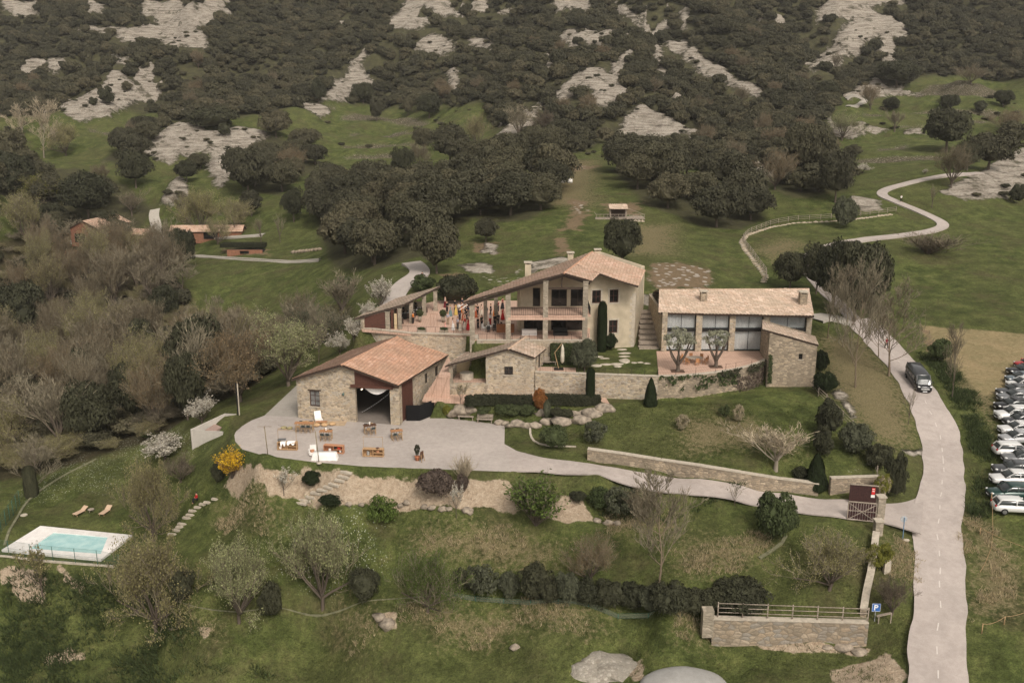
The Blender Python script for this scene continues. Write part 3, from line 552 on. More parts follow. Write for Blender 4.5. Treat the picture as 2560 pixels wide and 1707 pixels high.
# terraces
tm = MB(); tm.prism([(p.x, p.y) for p in TERR], 17.8, 18.03); tag(tm.build("terrace_paving", M_TERRA), kind='structure')
ol = [P(1641,878,15), P(1918,878,15), P(1915,905,15), P(1870,918,15), P(1800,931,15), P(1720,939,15), P(1647,942,15)]
tm = MB(); tm.prism([(p.x, p.y) for p in ol], 14.8, 15.04); tag(tm.build("olive_terrace_paving", M_TERRA), kind='structure')
up_ = PZ(15, (1345,917),(1440,920),(1440,932),(1338,931)); tm = MB(); tm.prism([(p.x, p.y) for p in up_], 14.8, 15.04); tag(tm.build("patio_paving", M_TERRA), kind='structure')
lp = [P(1056,1001,12), P(1160,1006,12), P(1180,1000,12), P(1500,1004,12), P(1524,1010,12), P(1512,990,12), P(1330,986,12), P(1120,982,12), P(1062,985,12)]
tm = MB(); tm.prism([(p.x, p.y) for p in lp], 11.8, 12.04); tag(tm.build("landing_paving", M_TERRA), kind='structure')
# ---------------- building materials ----------------
STN = stone("rubble_stone", [(.43,.355,.26),(.32,.265,.195),(.52,.43,.325),(.37,.32,.255),(.27,.225,.175),(.46,.37,.26),(.41,.37,.31)], (.47,.41,.32))
STN2 = stone("rough_stone", [(.32,.26,.19),(.41,.33,.235),(.25,.205,.155),(.47,.385,.285),(.35,.29,.215)], (.22,.185,.14), (2.2,2.2,4.6), .75)
PIL = stone("pillar_stone", [(.34,.29,.225),(.42,.36,.285),(.30,.26,.20)], (.25,.22,.17), (1.6,1.6,3.2), .6)
CAPM = plain("stone_coping", (.44,.385,.31), .9, .2, 3); CREAM = plain("cream_render", (.46,.39,.285), .9, .16, .8); CREAM2 = plain("ochre_render", (.46,.36,.22), .9, .1, 1)
WOODD = plain("dark_wood", (.055,.038,.028), .7, .3, 6); WOODR = plain("red_brown_wood", (.088,.038,.027), .6, .2, 5); WOOD = plain("pale_wood", (.36,.24,.13), .7, .2, 8); GREYW = plain("weathered_wood", (.30,.25,.20), .9, .3, 5)
GLASSD = plain("dark_glass", (.016,.015,.014), .12, .2, 2, 0, .6); BLACK = plain("black_metal", (.018,.017,.016), .5, .2, 6); DARK = plain("interior_shade", (.02,.017,.014), .9)
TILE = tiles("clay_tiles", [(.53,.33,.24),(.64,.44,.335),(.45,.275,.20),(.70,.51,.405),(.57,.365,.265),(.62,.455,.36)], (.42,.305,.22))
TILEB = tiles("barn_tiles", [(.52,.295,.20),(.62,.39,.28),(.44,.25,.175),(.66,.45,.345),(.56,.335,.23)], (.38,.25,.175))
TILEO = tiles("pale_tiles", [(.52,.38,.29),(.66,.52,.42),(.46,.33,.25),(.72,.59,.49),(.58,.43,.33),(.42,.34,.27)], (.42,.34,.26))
WHITEC = plain("white_cloth", (.78,.75,.71), .9, .05, 2); CURT = plain("curtain_cloth", (.62,.60,.57), .9, .06, 2)
def wall(mb, a, b, z0, top, ops=(), th=.4, seg=1.2):
    """wall from a to b (front face on the line, thickness behind it = left of a->b), openings (s0,s1,z0,z1)"""
    a = Vector((a[0], a[1], 0)); b = Vector((b[0], b[1], 0)); L = (b-a).length; d = (b-a)/L; n = Vector((-d.y, d.x, 0))*th
    br = {0.0, L}
    for o in ops: br |= {o[0], o[1]}
    k = int(L/seg)
    if callable(top):
        for i in range(1, k+1): br.add(L*i/(k+1))
    br = sorted(x for x in br if 0 <= x <= L)
    tz = top if callable(top) else (lambda x, y: top)
    for s0, s1 in zip(br, br[1:]):
        if s1-s0 < 1e-4: continue
        p, q_ = a+d*(s0+(.003 if s0 == br[0] else 0)), a+d*(s1-(.003 if s1 == br[-1] else 0)); m = (s0+s1)/2; hs = sorted((o[2], o[3]) for o in ops if o[0] < m < o[1]); zb = z0
        tp, tq = tz(p.x, p.y), tz(q_.x, q_.y)
        for h0, h1 in hs+[(None, None)]:
            if h0 is None: t1, t2 = tp, tq
            else: t1 = t2 = h0
            if min(t1, t2)-zb > .01:
                Z = lambda v, z: Vector((v.x, v.y, z))
                mb.hexa([Z(p, zb), Z(q_, zb), Z(q_+n, zb), Z(p+n, zb)], [Z(p, t1), Z(q_, t2), Z(q_+n, t2), Z(p+n, t1)])
            if h1 is not None: zb = h1
    return a, d, n, L
def window(th_, a, b, s0, s1, z0, z1, nx=2, nz=1, inset=.15, fm=WOODD, pm=GLASSD, fw=.09, name="window", sill=None, lintel=None, stone_frame=None):
    a = Vector((a[0], a[1], 0)); b = Vector((b[0], b[1], 0)); d = (b-a).normalized(); n = Vector((-d.y, d.x, 0)); f = MB()
    def pt(s, z, o): return a+d*s+n*o+Vector((0, 0, z))
    def bar(sa, sb, za, zb, o0, o1, m): m.hexa([pt(sa, za, o0), pt(sb, za, o0), pt(sb, za, o1), pt(sa, za, o1)], [pt(sa, zb, o0), pt(sb, zb, o0), pt(sb, zb, o1), pt(sa, zb, o1)])
    i0, i1 = inset, inset+.08
    bar(s0, s0+fw, z0, z1, i0, i1, f); bar(s1-fw, s1, z0, z1, i0, i1, f); bar(s0+fw, s1-fw, z0, z0+fw, i0, i1, f); bar(s0+fw, s1-fw, z1-fw, z1, i0, i1, f)
    for i in range(1, nx): x = s0+(s1-s0)*i/nx; bar(x-.03, x+.03, z0+fw, z1-fw, i0+.01, i1-.01, f)
    for i in range(1, nz): z = z0+(z1-z0)*i/nz; bar(s0+fw, s1-fw, z-.025, z+.025, i0+.015, i1-.015, f)
    w = f.build(name, fm, th_); p = MB(); bar(s0+fw*.5, s1-fw*.5, z0+fw*.5, z1-fw*.5, i0+.035, i0+.05, p); sub(w, p, "pane", pm)
    if sill: q_ = MB(); bar(s0-.12, s1+.12, z0-.12, z0, -.08, .2, q_); sub(w, q_, "sill", sill)
    if lintel: q_ = MB(); bar(s0-.2, s1+.2, z1, z1+.16, -.03, .3, q_); sub(w, q_, "lintel", lintel)
    if stone_frame:
        q_ = MB(); e = .22; bar(s0-e, s1+e, z1, z1+e, -.025, .2, q_); bar(s0-e, s1+e, z0-e, z0, -.025, .2, q_); bar(s0-e, s0, z0, z1, -.025, .2, q_); bar(s1, s1+e, z0, z1, -.025, .2, q_); sub(w, q_, "stone_surround", stone_frame)
    return w
def roofp(th_, polys, upv, m, name="roof", thick=.16, cw=.45, ch=.42, amp=.055, under=WOODD, sag=.04):
    """tiled roof: each convex polygon is one slope, upv its up-slope direction"""
    bm = bmesh.new(); uvl = bm.loops.layers.uv.new("UVMap"); um = MB()
    for poly, up in zip(polys, upv):
        poly = [Vector(p) for p in poly]; nrm = (poly[1]-poly[0]).cross(poly[2]-poly[0]).normalized()
        if nrm.z < 0: nrm = -nrm; 
        up = Vector(up); up = (up-nrm*up.dot(nrm)).normalized(); ax = up.cross(nrm).normalized(); o = poly[0]
        A = [(p-o).dot(ax) for p in poly]; B = [(p-o).dot(up) for p in poly]; a0, a1, b0, b1 = min(A), max(A), min(B), max(B)
        na = max(6, int((a1-a0)/cw*6)); nbb = max(2, int((b1-b0)/ch)); t = bmesh.new(); ul = t.loops.layers.uv.new("UVMap"); rows = []
        for j in range(nbb+1):
            for lip in (0, 1):
                if (j == 0 and lip == 0) or (j == nbb and lip == 1): continue
                r = []
                for i in range(na+1):
                    aa = a0+(a1-a0)*i/na; bb = b0+(b1-b0)*j/nbb; c = aa/cw*2*math.pi; wob = .03*vnoise(np.array([aa/cw*.5]), np.array([bb*.7]), 3)[0]
                    h = amp*(.5+.5*math.cos(c)) + (.045 if lip else 0) + sag*vnoise(np.array([aa*.3]), np.array([bb*.3]), 7)[0]
                    r.append((t.verts.new(o+ax*aa+up*(bb)+nrm*(h+.02)), aa/cw+.25+wob*0, (j+(0.001 if lip else -.001))))
                rows.append(r)
        for r, q_ in zip(rows, rows[1:]):
            for i in range(na):
                try: f = t.faces.new((r[i][0], r[i+1][0], q_[i+1][0], q_[i][0]))
                except ValueError: continue
                f.smooth = True
                for l, (x, y) in zip(f.loops, ((r[i][1], r[i][2]), (r[i+1][1], r[i+1][2]), (q_[i+1][1], q_[i+1][2]), (q_[i][1], q_[i][2]))): l[ul].uv = (x, y)
        cen = sum(poly, Vector())/len(poly)
        for k in range(len(poly)):
            p, q_ = poly[k], poly[(k+1) % len(poly)]; sd = nrm.cross(q_-p).normalized()
            if sd.dot(cen-p) > 0: sd = -sd
            bmesh.ops.bisect_plane(t, geom=t.verts[:]+t.edges[:]+t.faces[:], plane_co=p, plane_no=sd, clear_outer=True)
        if nrm.dot(Vector((0,0,1))) > 0:
            t.normal_update()
            if sum(f.normal.z for f in t.faces) < 0: bmesh.ops.reverse_faces(t, faces=t.faces[:])
        me = bpy.data.meshes.new("t"); t.to_mesh(me); t.free(); bm.from_mesh(me); bpy.data.meshes.remove(me)
        um.hexa([p-nrm*thick for p in poly] if (poly[1]-poly[0]).cross(poly[2]-poly[0]).z > 0 else [p-nrm*thick for p in poly[::-1]], [p+Vector((0,0,0)) for p in (poly if (poly[1]-poly[0]).cross(poly[2]-poly[0]).z > 0 else poly[::-1])])
    me = bpy.data.meshes.new(name); bm.to_mesh(me); bm.free(); me.materials.append(m)
    o = bpy.data.objects.new(name, me); C.objects.link(o); o.parent = th_; me.transform(th_.matrix_basis.inverted())
    sub(o, um, "eave_boards", under); return o
def ridge_caps(th_, pts_, m, r=.16):
    mb = MB()
    for a, b in zip(pts_, pts_[1:]):
        a, b = Vector(a), Vector(b); n = max(1, int((b-a).length/.45))
        for i in range(n):
            p, q_ = a.lerp(b, i/n), a.lerp(b, (i+1.08)/n); mb.tube([p, q_], [r, r*.86], 6)
    return mb.build("ridge_tiles", m, th_)
def plane_of(a, b, c):
    a, b, c = Vector(a), Vector(b), Vector(c); n = (b-a).cross(c-a).normalized(); return a, (n if n.z > 0 else -n)
def plane_px(pl, u, v):
    a, n = pl; d = Vector(ray(u, v)); o = Vector((0, 0, CZ)); return o+d*((a-o).dot(n)/d.dot(n))
def plane_z(pl): a, n = pl; return lambda x, y: a.z-((x-a.x)*n.x+(y-a.y)*n.y)/n.z
def pillar(th_, x, y, z0, z1, w=.62, m=PIL, name="pillar", rz=0):
    mb = MB(); mb.box((x, y, (z0+z1)/2), (w, w, z1-z0), rz); mb.box((x, y, z0+.12), (w+.12, w+.12, .24), rz); mb.box((x, y, z1-.08), (w+.08, w+.08, .16), rz); return mb.build(name, m, th_)
RIDGE = plain("ridge_tile", (.46,.27,.18), .9, .25, 4); RIDGEO = plain("pale_ridge_tile", (.50,.36,.26), .9, .25, 4)
# ---------------- farmhouse ----------------
rf = PY(1409.4, 683.6, 121); rf.z = 27.0; rf = P(1409.4, 683.6, 27.0); rb = P(1481, 630, 27.0); lt = P(1157.4, 757, 23.2); re_ = P(1479.6, 703.7, 25.9)
PL_, PR_ = plane_of(rf, rb, lt), plane_of(rf, rb, re_); lb = plane_px(PL_, 1176, 744); ic = plane_px(PR_, 1498.7, 684.5); ref = plane_px(PR_, 1596, 716.4); reb = plane_px(PR_, 1614, 676.6)
rmid = rf+(rb-rf)*((ic-rf).dot(rb-rf)/(rb-rf).dot(rb-rf)); house = thing("farmhouse", "big cream and stone farmhouse with open two storey porch under a wide clay tile roof", "house", (8, 128, 15))
zl, zr = plane_z(PL_), plane_z(PR_); ztop = lambda x, y: min(zl(x, y), zr(x, y))-.22
rd = (rb-rf).normalized(); upL = Vector((0,0,1)); 
lm_ = plane_px(PL_, 1240, 716)
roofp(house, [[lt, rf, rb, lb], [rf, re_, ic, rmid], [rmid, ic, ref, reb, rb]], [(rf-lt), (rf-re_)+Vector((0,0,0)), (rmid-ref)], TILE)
ridge_caps(house, [rf, rb], RIDGE); print("house roof", [tuple(round(c, 1) for c in p) for p in (lt, rf, rb, lb, ic, ref, reb, re_)])
w = MB(); A_, B_ = Vector((.7, 126.6, 0)), Vector((9.9, 126.6, 0)); d_ = (B_-A_).normalized()
def su(u, v, z): p = P(u, v, z); return p.x
ops = [(2.1, 3.1, 21.45, 24.0), (4.6, 6.7, 21.45, 24.1), (7.2, 9.15, 21.45, 24.1), (.9, 3.6, 18.1, 20.4), (4.6, 8.9, 18.1, 20.5)]
wall(w, A_, B_, 17.9, ztop, ops); Cc, Dd = Vector((9.9, 128.0, 0)), Vector((17.0, 129.5, 0)); 
wall(w, B_, Cc, 17.9, ztop, (), .35)
ops2 = [(1.05, 2.3, 21.5, 23.3), (3.55, 4.8, 21.5, 23.3), (3.55, 4.8, 17.2, 19.0)]
wall(w, Cc, Dd, 14.7, ztop, ops2); bk = Vector((19.6, 140, 0)); wall(w, Dd, bk, 14.7, ztop, ((3, 4, 21, 22.5),)); b2 = Vector((12.8, 140.5, 0)); wall(w, bk, b2, 14.7, ztop, ()); b3 = Vector((5.0, 134.5, 0)); wall(w, b2, b3, 14.7, ztop); wall(w, b3, A_, 17.9, ztop)
w.build("wall", CREAM, house)
for o in ops: window(house, A_, B_, *o, nx=2 if o[1]-o[0] > 1.5 else 1, nz=1 if o[2] < 20 else 1, fm=WOODD)
for o in ops2: window(house, Cc, Dd, *o, nx=2, nz=2, fm=WOODR, stone_frame=CAPM)
q_ = MB(); dv = (Dd-Cc).normalized(); dn = Vector((-dv.y, dv.x, 0)); ds = (bk-Dd).normalized()
for i in range(17):
    L_ = .75 if i % 2 else .45; z0 = 15.05+i*.45
    if z0 > ztop(Dd.x, Dd.y)-.5: break
    q_.hexa([Dd-dv*L_-dn*.03+Vector((0,0,z0)), Dd-dn*.03+dv*.03+Vector((0,0,z0)), Dd+ds*(1.1-L_)+dv*.03+Vector((0,0,z0)), Dd-dv*L_+ds*(1.1-L_)*.9+Vector((0,0,z0))], [Dd-dv*L_-dn*.03+Vector((0,0,z0+.41)), Dd-dn*.03+dv*.03+Vector((0,0,z0+.41)), Dd+ds*(1.1-L_)+dv*.03+Vector((0,0,z0+.41)), Dd-dv*L_+ds*(1.1-L_)*.9+Vector((0,0,z0+.41))])
q_.build("corner_stones", CAPM, house)
px_ = [(P(1181,851,18).x, 121.7), (P(1270.5,848,18).x, 121.7), (P(1363,851,18).x, 121.7), (P(1462,853,18).x, 121.7)]
for i, (x, y) in enumerate(px_): pillar(house, x, y, 14.6 if i == 0 else 17.6, ztop(x, y), .66)
for u, v in ((1214, 822), (1240, 812)):
    p = P(u, v, 18); pillar(house, p.x, p.y, 18, ztop(p.x, p.y), .5)
b_ = MB(); x1, x3 = px_[1][0], px_[3][0]; b_.box(((x1+x3)/2+.2, 124.1, 21.28), (x3-x1+1.1, 5.0, .2)); b_.box(((x1+x3)/2, 121.5, 20.98), (x3-x1, .3, .34)); b_.build("balcony", M_TERRA, house)
b_ = MB()
for k in range(9): b_.beam((x1+.6+k*1.12, 121.9, 21.05), (x1+.6+k*1.12, 126.5, 21.05), .16, .2)
b_.beam(Vector(lt)+Vector((.6,.4,-.35)), Vector(rf)+Vector((0,.4,-.35)), .22, .34); b_.beam(Vector(rf)+Vector((0,.4,-.35)), Vector(re_)+Vector((-.2,.4,-.35)), .22, .34)
b_.beam((px_[2][0]-.2, 121.9, 24.9), (x3+.3, 121.9, 24.9), .2, .28); b_.beam((6.4, 121.9, 24.9), (6.5, 121.9, 26.6), .18)
b_.build("beams", WOODD, house)
r_ = MB()
def rail(mb, a, b, h=1.0, step=.13, r=.016):
    a, b = Vector(a), Vector(b); up = Vector((0,0,h)); mb.beam(a+up, b+up, .05, .04); mb.beam(a+Vector((0,0,.1)), b+Vector((0,0,.1)), .03)
    n = max(1, int((b-a).length/step))
    for i in range(n+1): p = a.lerp(b, i/n); mb.beam(p, p+up, r*2)
rail(r_, (x1+.3, 121.6, 21.38), (px_[2][0]-.3, 121.6, 21.38), step=.28); rail(r_, (px_[2][0]+.3, 121.6, 21.38), (x3-.3, 121.6, 21.38), step=.28); rail(r_, (x3+.7, 121.9, 21.38), (x3+.7, 126.4, 21.38), step=.28)
r_.build("balcony_railing", BLACK, house)
def chimney(th_, u, v, z, w, h, m, cap=CAPM, d=None):
    p = PY(u, v, z) if z > 60 else P(u, v, z); d = d or w; mb = MB(); mb.box((p.x, p.y, p.z+h/2-.6), (w, d, h+1.2)); c = mb.build("chimney", m, th_)
    k = MB(); k.box((p.x, p.y, p.z+h+.26), (w+.28, d+.28, .12)); 
    for a in (-1, 1):
        for e in (-1, 1): k.box((p.x+a*(w/2-.08), p.y+e*(d/2-.08), p.z+h+.1), (.12, .12, .22))
    sub(c, k, "chimney_cap", cap)
pc = plane_px(PL_, 1320, 690); chimney(house, 1320, 694, pc.z-.2, .85, 1.9, CREAM); pc = plane_px(PL_, 1426, 650); chimney(house, 1426, 651, pc.z-.1, .8, .9, CREAM); chimney(house, 1494, 636, 26.6, .8, .5, CREAM)
# low plinth of the cream wall
# ---------------- terrace retaining walls ----------------
def stone_wall(name, line, z0, z1, th=.5, label="", m=STN, cap=True, cat="wall", name_cap="coping"):
    t = thing(name, label, cat, (line[0][0], line[0][1], z0 if not callable(z0) else z0(*line[0][:2]))); mb = MB(); cp = MB()
    for a, b in zip(line, line[1:]):
        a = Vector((a[0], a[1], 0)); b = Vector((b[0], b[1], 0)); n = max(1, int((b-a).length/1.5))
        for i in range(n):
            p, q_ = a.lerp(b, i/n), a.lerp(b, (i+1)/n); d = (b-a).normalized(); nn = Vector((-d.y, d.x, 0))*th
            f = lambda z, x: z(x.x, x.y) if callable(z) else z
            V_ = lambda x, z: Vector((x.x, x.y, z))
            mb.hexa([V_(p, f(z0, p)), V_(q_, f(z0, q_)), V_(q_+nn, f(z0, q_)), V_(p+nn, f(z0, p))], [V_(p, f(z1, p)), V_(q_, f(z1, q_)), V_(q_+nn, f(z1, q_)), V_(p+nn, f(z1, p))])
            if cap:
                o = d.cross(Vector((0,0,1)))*.05; cp.hexa([V_(p+o, f(z1, p)), V_(q_+o, f(z1, q_)), V_(q_+nn-o, f(z1, q_)), V_(p+nn-o, f(z1, p))], [V_(p+o, f(z1, p)+.09), V_(q_+o, f(z1, q_)+.09), V_(q_+nn-o, f(z1, q_)+.09), V_(p+nn-o, f(z1, p)+.09)])
    mb.build("masonry", m, t)
    if cap: cp.build(name_cap, CAPM, t)
    return t
T = lambda u, v, z: P(u, v, z)
stone_wall("terrace_wall", [T(897,822,18), T(1028,836,18), T(1186,840,18), T(1187,849,18)], 9.8, 18.12, .5, "stone retaining wall holding up the crowded terrace behind the barn")
stone_wall("terrace_wall", [Vector((-4.6, 121.25, 18)), Vector((10.35, 121.25, 18)), Vector((10.4, 122.5, 18))], 11.8, 18.06, .5, "stone retaining wall under the farmhouse porch pillars")
hb = MB(); 
rw = MB(); a, b = T(930,829,18), T(1180,840,18)
for i in range(12):
    p = a.lerp(b, i/11); rw.beam((p.x, p.y+.25, 18.1), (p.x, p.y+.25, 18.95), .04)
rw.beam((a.x, a.y+.25, 18.95), (b.x, b.y+.25, 18.95), .03); a, b = Vector((-4.4, 121.25, 18)), Vector((10, 121.25, 18))
for i in range(14):
    p = a.lerp(b, i/13); rw.beam((p.x, p.y+.25, 18.1), (p.x, p.y+.25, 18.95), .04)
rw.beam((a.x, a.y+.25, 18.95), (b.x, b.y+.25, 18.95), .03); rr_o = rw.build("terrace_railing", BLACK); tag(rr_o, "thin dark railing along the edge of the crowded terrace", "railing")
gw = stone_wall("garden_wall", [T(1338,932.5,15), T(1645,943.5,15)], 11.5, 15.08, .5, "long stone garden wall with pale coping behind the clipped hedge")
cw_ = [T(u, v, 15) for u, v in ((1645,943.5),(1690,943),(1740,939.5),(1790,934),(1840,926),(1880,917),(1908,907),(1918,900))]
stone_wall("curved_wall", cw_, lambda x, y: hz(x, y-1.2)-.5, 15.1, .5, "curved stone retaining wall overgrown with ivy below the olive terrace", STN2)
rw = MB(); al = [T(1350,933,15), T(1645,943.5,15)]+cw_[1:-1]
for a, b in zip(al, al[1:]):
    n = max(1, int((b-a).length/1.5))
    for i in range(n): p = a.lerp(b, i/n); rw.beam((p.x, p.y+.25, 15.15), (p.x, p.y+.25, 16.0), .035)
    for hh in (.45, .8): rw.beam((a.x, a.y+.25, 15.15+hh), (b.x, b.y+.25, 15.15+hh), .012)
tag(rw.build("wire_railing", BLACK), "thin dark post and wire railing on top of the garden wall", "railing")
# ---------------- garden house ----------------
gh = thing("garden_house", "small stone garden house with a tiled gable roof and an open porch on its left", "house", (-2, 119, 12))
ga = P(1270.7, 872.7, 18.2); gr = P(1336, 895, 17.0); gl = P(1111, 915.8, 15.95); gb = P(1317, 840.8, 18.2); GPL, GPR = plane_of(ga, gb, gl), plane_of(ga, gb, gr); grb = plane_px(GPR, 1378, 862); glb = plane_px(GPL, 1176, 873)
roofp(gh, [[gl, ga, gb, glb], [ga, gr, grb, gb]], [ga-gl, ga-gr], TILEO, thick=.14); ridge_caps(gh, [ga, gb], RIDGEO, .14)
gz = lambda x, y: min(plane_z(GPL)(x, y), plane_z(GPR)(x, y))-.2
a, b = Vector((-3.33, 117, 0)), Vector((2.87, 117, 0)); w = MB(); wo = (2.35, 3.45, 14.7, 15.8)
wall(w, a, b, 11.8, gz, (wo,), .45, .6); c = Vector((4.6, 122.4, 0)); so = [(.5, 1.1, 15.05, 16.9), (1.7, 3.0, 15.05, 16.9)]; wall(w, b, c, 11.8, gz, so, .35); wall(w, c, Vector((-7.6, 122.6, 0)), 11.8, gz); wall(w, Vector((-3.33, 122.3, 0)), a, 11.8, gz, (), .4, .6)
wall(w, Vector((-8.1, 117, 0)), Vector((-3.33, 117, 0)), 11.8, 13.55, (), .4); wall(w, Vector((-7.4, 122.4, 0)), Vector((-8.1, 117, 0)), 11.8, 13.0, (), .4)
w.build("wall", STN, gh); window(gh, a, b, *wo, nx=2, nz=2, sill=CAPM); 
for o in so: window(gh, b, c, *o, nx=1, nz=1, name="door")
pillar(gh, -7.8, 117.3, 13.5, gz(-7.8, 117.3), .5); pillar(gh, 6.0, 121.5, 15, 16.75, .3); 
f = MB(); f.prism([(-8.0, 117.4), (-3.4, 117.4), (-3.4, 122.2), (-7.2, 122.2)], 13.3, 13.45); f.build("porch_floor", M_TERRA, gh)
f = MB(); f.lathe((-5.9, 119.5, 13.45), [(.9, 0), (.9, .8), (.75, .85)], 14, False); f.build("round_counter", CAPM, gh); f = MB(); f.box((-5.6, 121.9, 14.6), (3.4, .3, 2.2)); f.build("back_panel", CREAM2, gh)
# ---------------- barn ----------------
barn = thing("stone_barn", "big stone barn with an open front door and a reddish tiled gable roof", "barn", (-20, 118, 10))
bl, bap, br_, bae, bre = P(727,949,15.2), P(853,912.5,17.45), P(995,964,15.3), P(1014,832,17.45), P(1137,877,15.25); BPL, BPR = plane_of(bl, bap, bae), plane_of(bap, br_, bae); ble = plane_px(BPL, 903, 864); bre = plane_px(BPR, 1137, 877)
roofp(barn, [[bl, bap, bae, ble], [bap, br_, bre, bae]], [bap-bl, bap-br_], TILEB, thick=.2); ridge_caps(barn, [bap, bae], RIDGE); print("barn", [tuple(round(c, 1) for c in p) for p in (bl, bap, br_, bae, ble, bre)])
bz = lambda x, y: min(plane_z(BPL)(x, y), plane_z(BPR)(x, y))-.25
a, b = P(746,1045.5,10), P(1000,1063,10); a.z = b.z = 0; L_ = (b-a).length; su_ = lambda u: (P(u, 1045.5+(u-746)*.069, 10)-a-Vector((0,0,10))).length
dwl, dwr = su_(891), su_(977); w = MB(); wo = (su_(777), su_(802), 11.75, 13.75)
dA = a+(b-a)*(dwl/L_)
wall(w, a, dA, 9.8, bz, (wo,), .5); w.box((0,0,-40), (.1,.1,.1)) if False else None
pA = a+(b-a)*(dwr/L_); pier = MB(); wall(pier, pA, b, 9.8, lambda x, y: min(15.0, bz(x, y)), (), 1.1); pier.build("door_pier", STN, barn)
c = Vector((-8.7, 126.2, 0)); d2_ = (c-b).normalized(); b1 = b+d2_*1.1; b4 = b+d2_*4.6; so = [(3.3, 4.3, 12.9, 14.3), (6.6, 7.8, 12.9, 14.3), (4.6, 5.4, 12.2, 14.2)][:2]
wall(w, b4, c, 9.8, bz, so, .5); e = Vector((-21.0, 127.5, 0)); wall(w, c, e, 9.8, bz); wall(w, e, a, 9.8, bz); w.build("wall", STN, barn)
window(barn, a, dA, *wo, nx=2, nz=3, fm=plain("window_brown", (.06,.025,.02)), pm=plain("window_glass", (.14,.14,.135), .15, .5, 1.5, 0, .6), lintel=WOODD, sill=CAPM)
for o in so: window(barn, b4, c, *o, nx=1)
g = MB(); wall(g, dA, b, 14.75, bz, (), .12, .5); g.build("gable_panel", WOODR, barn)
g = MB(); g.beam(dA+Vector((-.5, -.08, 14.75)), pA+Vector((.4, -.08, 14.75)), .3, .34); g.build("door_lintel", WOODR, barn)
g = MB(); wall(g, b1+Vector((-.25,.05,0)), b4+Vector((-.25,0,0)), 9.9, bz, (), .08); 
for i in range(9):
    p = b1.lerp(b4, (i+.5)/9); g.beam((p.x-.22, p.y, 10), (p.x-.22, p.y, 14.6), .05)
g.build("side_door", WOODR, barn)
g = MB(); g.prism([(a.x+.6, a.y+.4), (b.x-.3, b.y+.2), (c.x-.6, c.y-.6), (e.x+.6, e.y-.6)], 9.9, 10.05); g.build("barn_floor", concrete("barn_floor", (.22,.19,.165)), barn)
LAMPM, t_, b__ = nodes("warm_bulb"); b__.inputs['Emission Color'].default_value = (1, .78, .5, 1); b__.inputs['Emission Strength'].default_value = 3
COOLM, t_, b__ = nodes("string_bulb"); b__.inputs['Emission Color'].default_value = (1, .95, .88, 1); b__.inputs['Emission Strength'].default_value = .7
dd = (b-a).normalized(); inn = Vector((-dd.y, dd.x, 0)); 
def inside(s, dpt_, z): return a+dd*s+inn*dpt_+Vector((0, 0, z))
cl = thing("chandelier", "cluster of warm round lamps glowing just inside the barn door", "lamp", inside(dwl+.9, .9, 14.3)); g = MB()
g2 = MB()
for k in range(6): 
    p = inside(dwl+.5+.22*(k % 3)*1.4, .9+.2*(k//3), 14.0+.32*((k*2) % 3)*.7); MB().blob(p, (.085,.085,.085), k, 0, 1).build("bulb", LAMPM, cl); g2.beam(p, p+Vector((0,0,.9)), .012)
g2.build("cords", BLACK, cl)
for nm, pa, pb, n, sag_ in (("string_lights", inside(dwl+.3, 1.5, 10.9), inside(dwr-.2, 5.0, 13.9), 22, .3), ("string_lights", inside(dwl+.1, 2.5, 13.6), inside(dwr-.2, 3.5, 13.9), 14, .5)):
    t_ = thing(nm, "string of small white bulbs %s inside the open barn" % ("rising from lower left to upper right" if n == 22 else "sagging across the top"), "lights", pa); g = MB(); pt_ = []
    for k in range(n+1):
        f_ = k/n; p = Vector(pa).lerp(Vector(pb), f_)-Vector((0, 0, sag_*4*f_*(1-f_))); pt_.append(p); MB().blob(p, (.028,)*3, k, 0, 1).build("bulb", COOLM, t_)
    g = MB(); g.tube(pt_, .012, 4); g.build("cable", BLACK, t_)
g = MB(); n = 14; vs = []
for k in range(n+1):
    f_ = k/n; s_ = dwl+.9+(dwr-dwl-1.1)*f_; z_ = 14.72-1.05*math.sin(math.pi*f_)**.8
    vs += [inside(s_, .3, 14.75), inside(s_, .42, (14.75+z_)/2), inside(s_, .34, z_)]
g.add(vs, [(3*k+j, 3*k+j+3, 3*k+j+4, 3*k+j+1) for k in range(n) for j in (0, 1)], None, True); tag(g.build("fabric_swag", WHITEC), "white cloth swag hanging across the top of the barn door", "drape")
g = MB(); p = P(862, 968, 13.6); p = a+dd*su_(862)+Vector((0,0,13.4)); g.lathe((p.x, p.y-.18, p.z), [(.05, 0), (.14, .08), (.14, .3), (.04, .42)], 8); g.beam((p.x, p.y-.18, p.z+.3), (p.x, p.y+.05, p.z+.3), .04); tag(g.build("wall_lantern", plain("verdigris", (.10,.14,.12))), "green metal lantern on the barn wall left of the door", "lamp")
# ---------------- pavilion ----------------
pav = thing("pavilion", "open pavilion with lean-to tile roof and red brown panels left of the terrace", "pavilion", (-17, 133, 18))
p1, p2, p3, p4 = P(885,797,19.6), P(1008,762,21.25), P(1100,716,21.25), None; p4 = p1+(p3-p2); roofp(pav, [[p1, p2, p3, p4]], [p2-p1], TILEO, thick=.2); PPL = plane_of(p1, p2, p3); pz = lambda x, y: plane_z(PPL)(x, y)-.24
fa, fb = P(904,823,18), P(1001,823,18); fa.z = fb.z = 0; fl = lambda u: fa.lerp(fb, (u-904)/97)
g = MB(); wall(g, fl(912), fl(965), 18, pz, (), .1); wall(g, fl(978), fl(986), 18, pz, (), .1); wall(g, fl(993), fl(1000), 18, pz, (), .1); g.build("red_panel", WOODR, pav)
g = MB(); wall(g, fl(984), fl(994), 18, lambda x, y: 20.2, (), .12); g.build("door", CREAM2, pav)
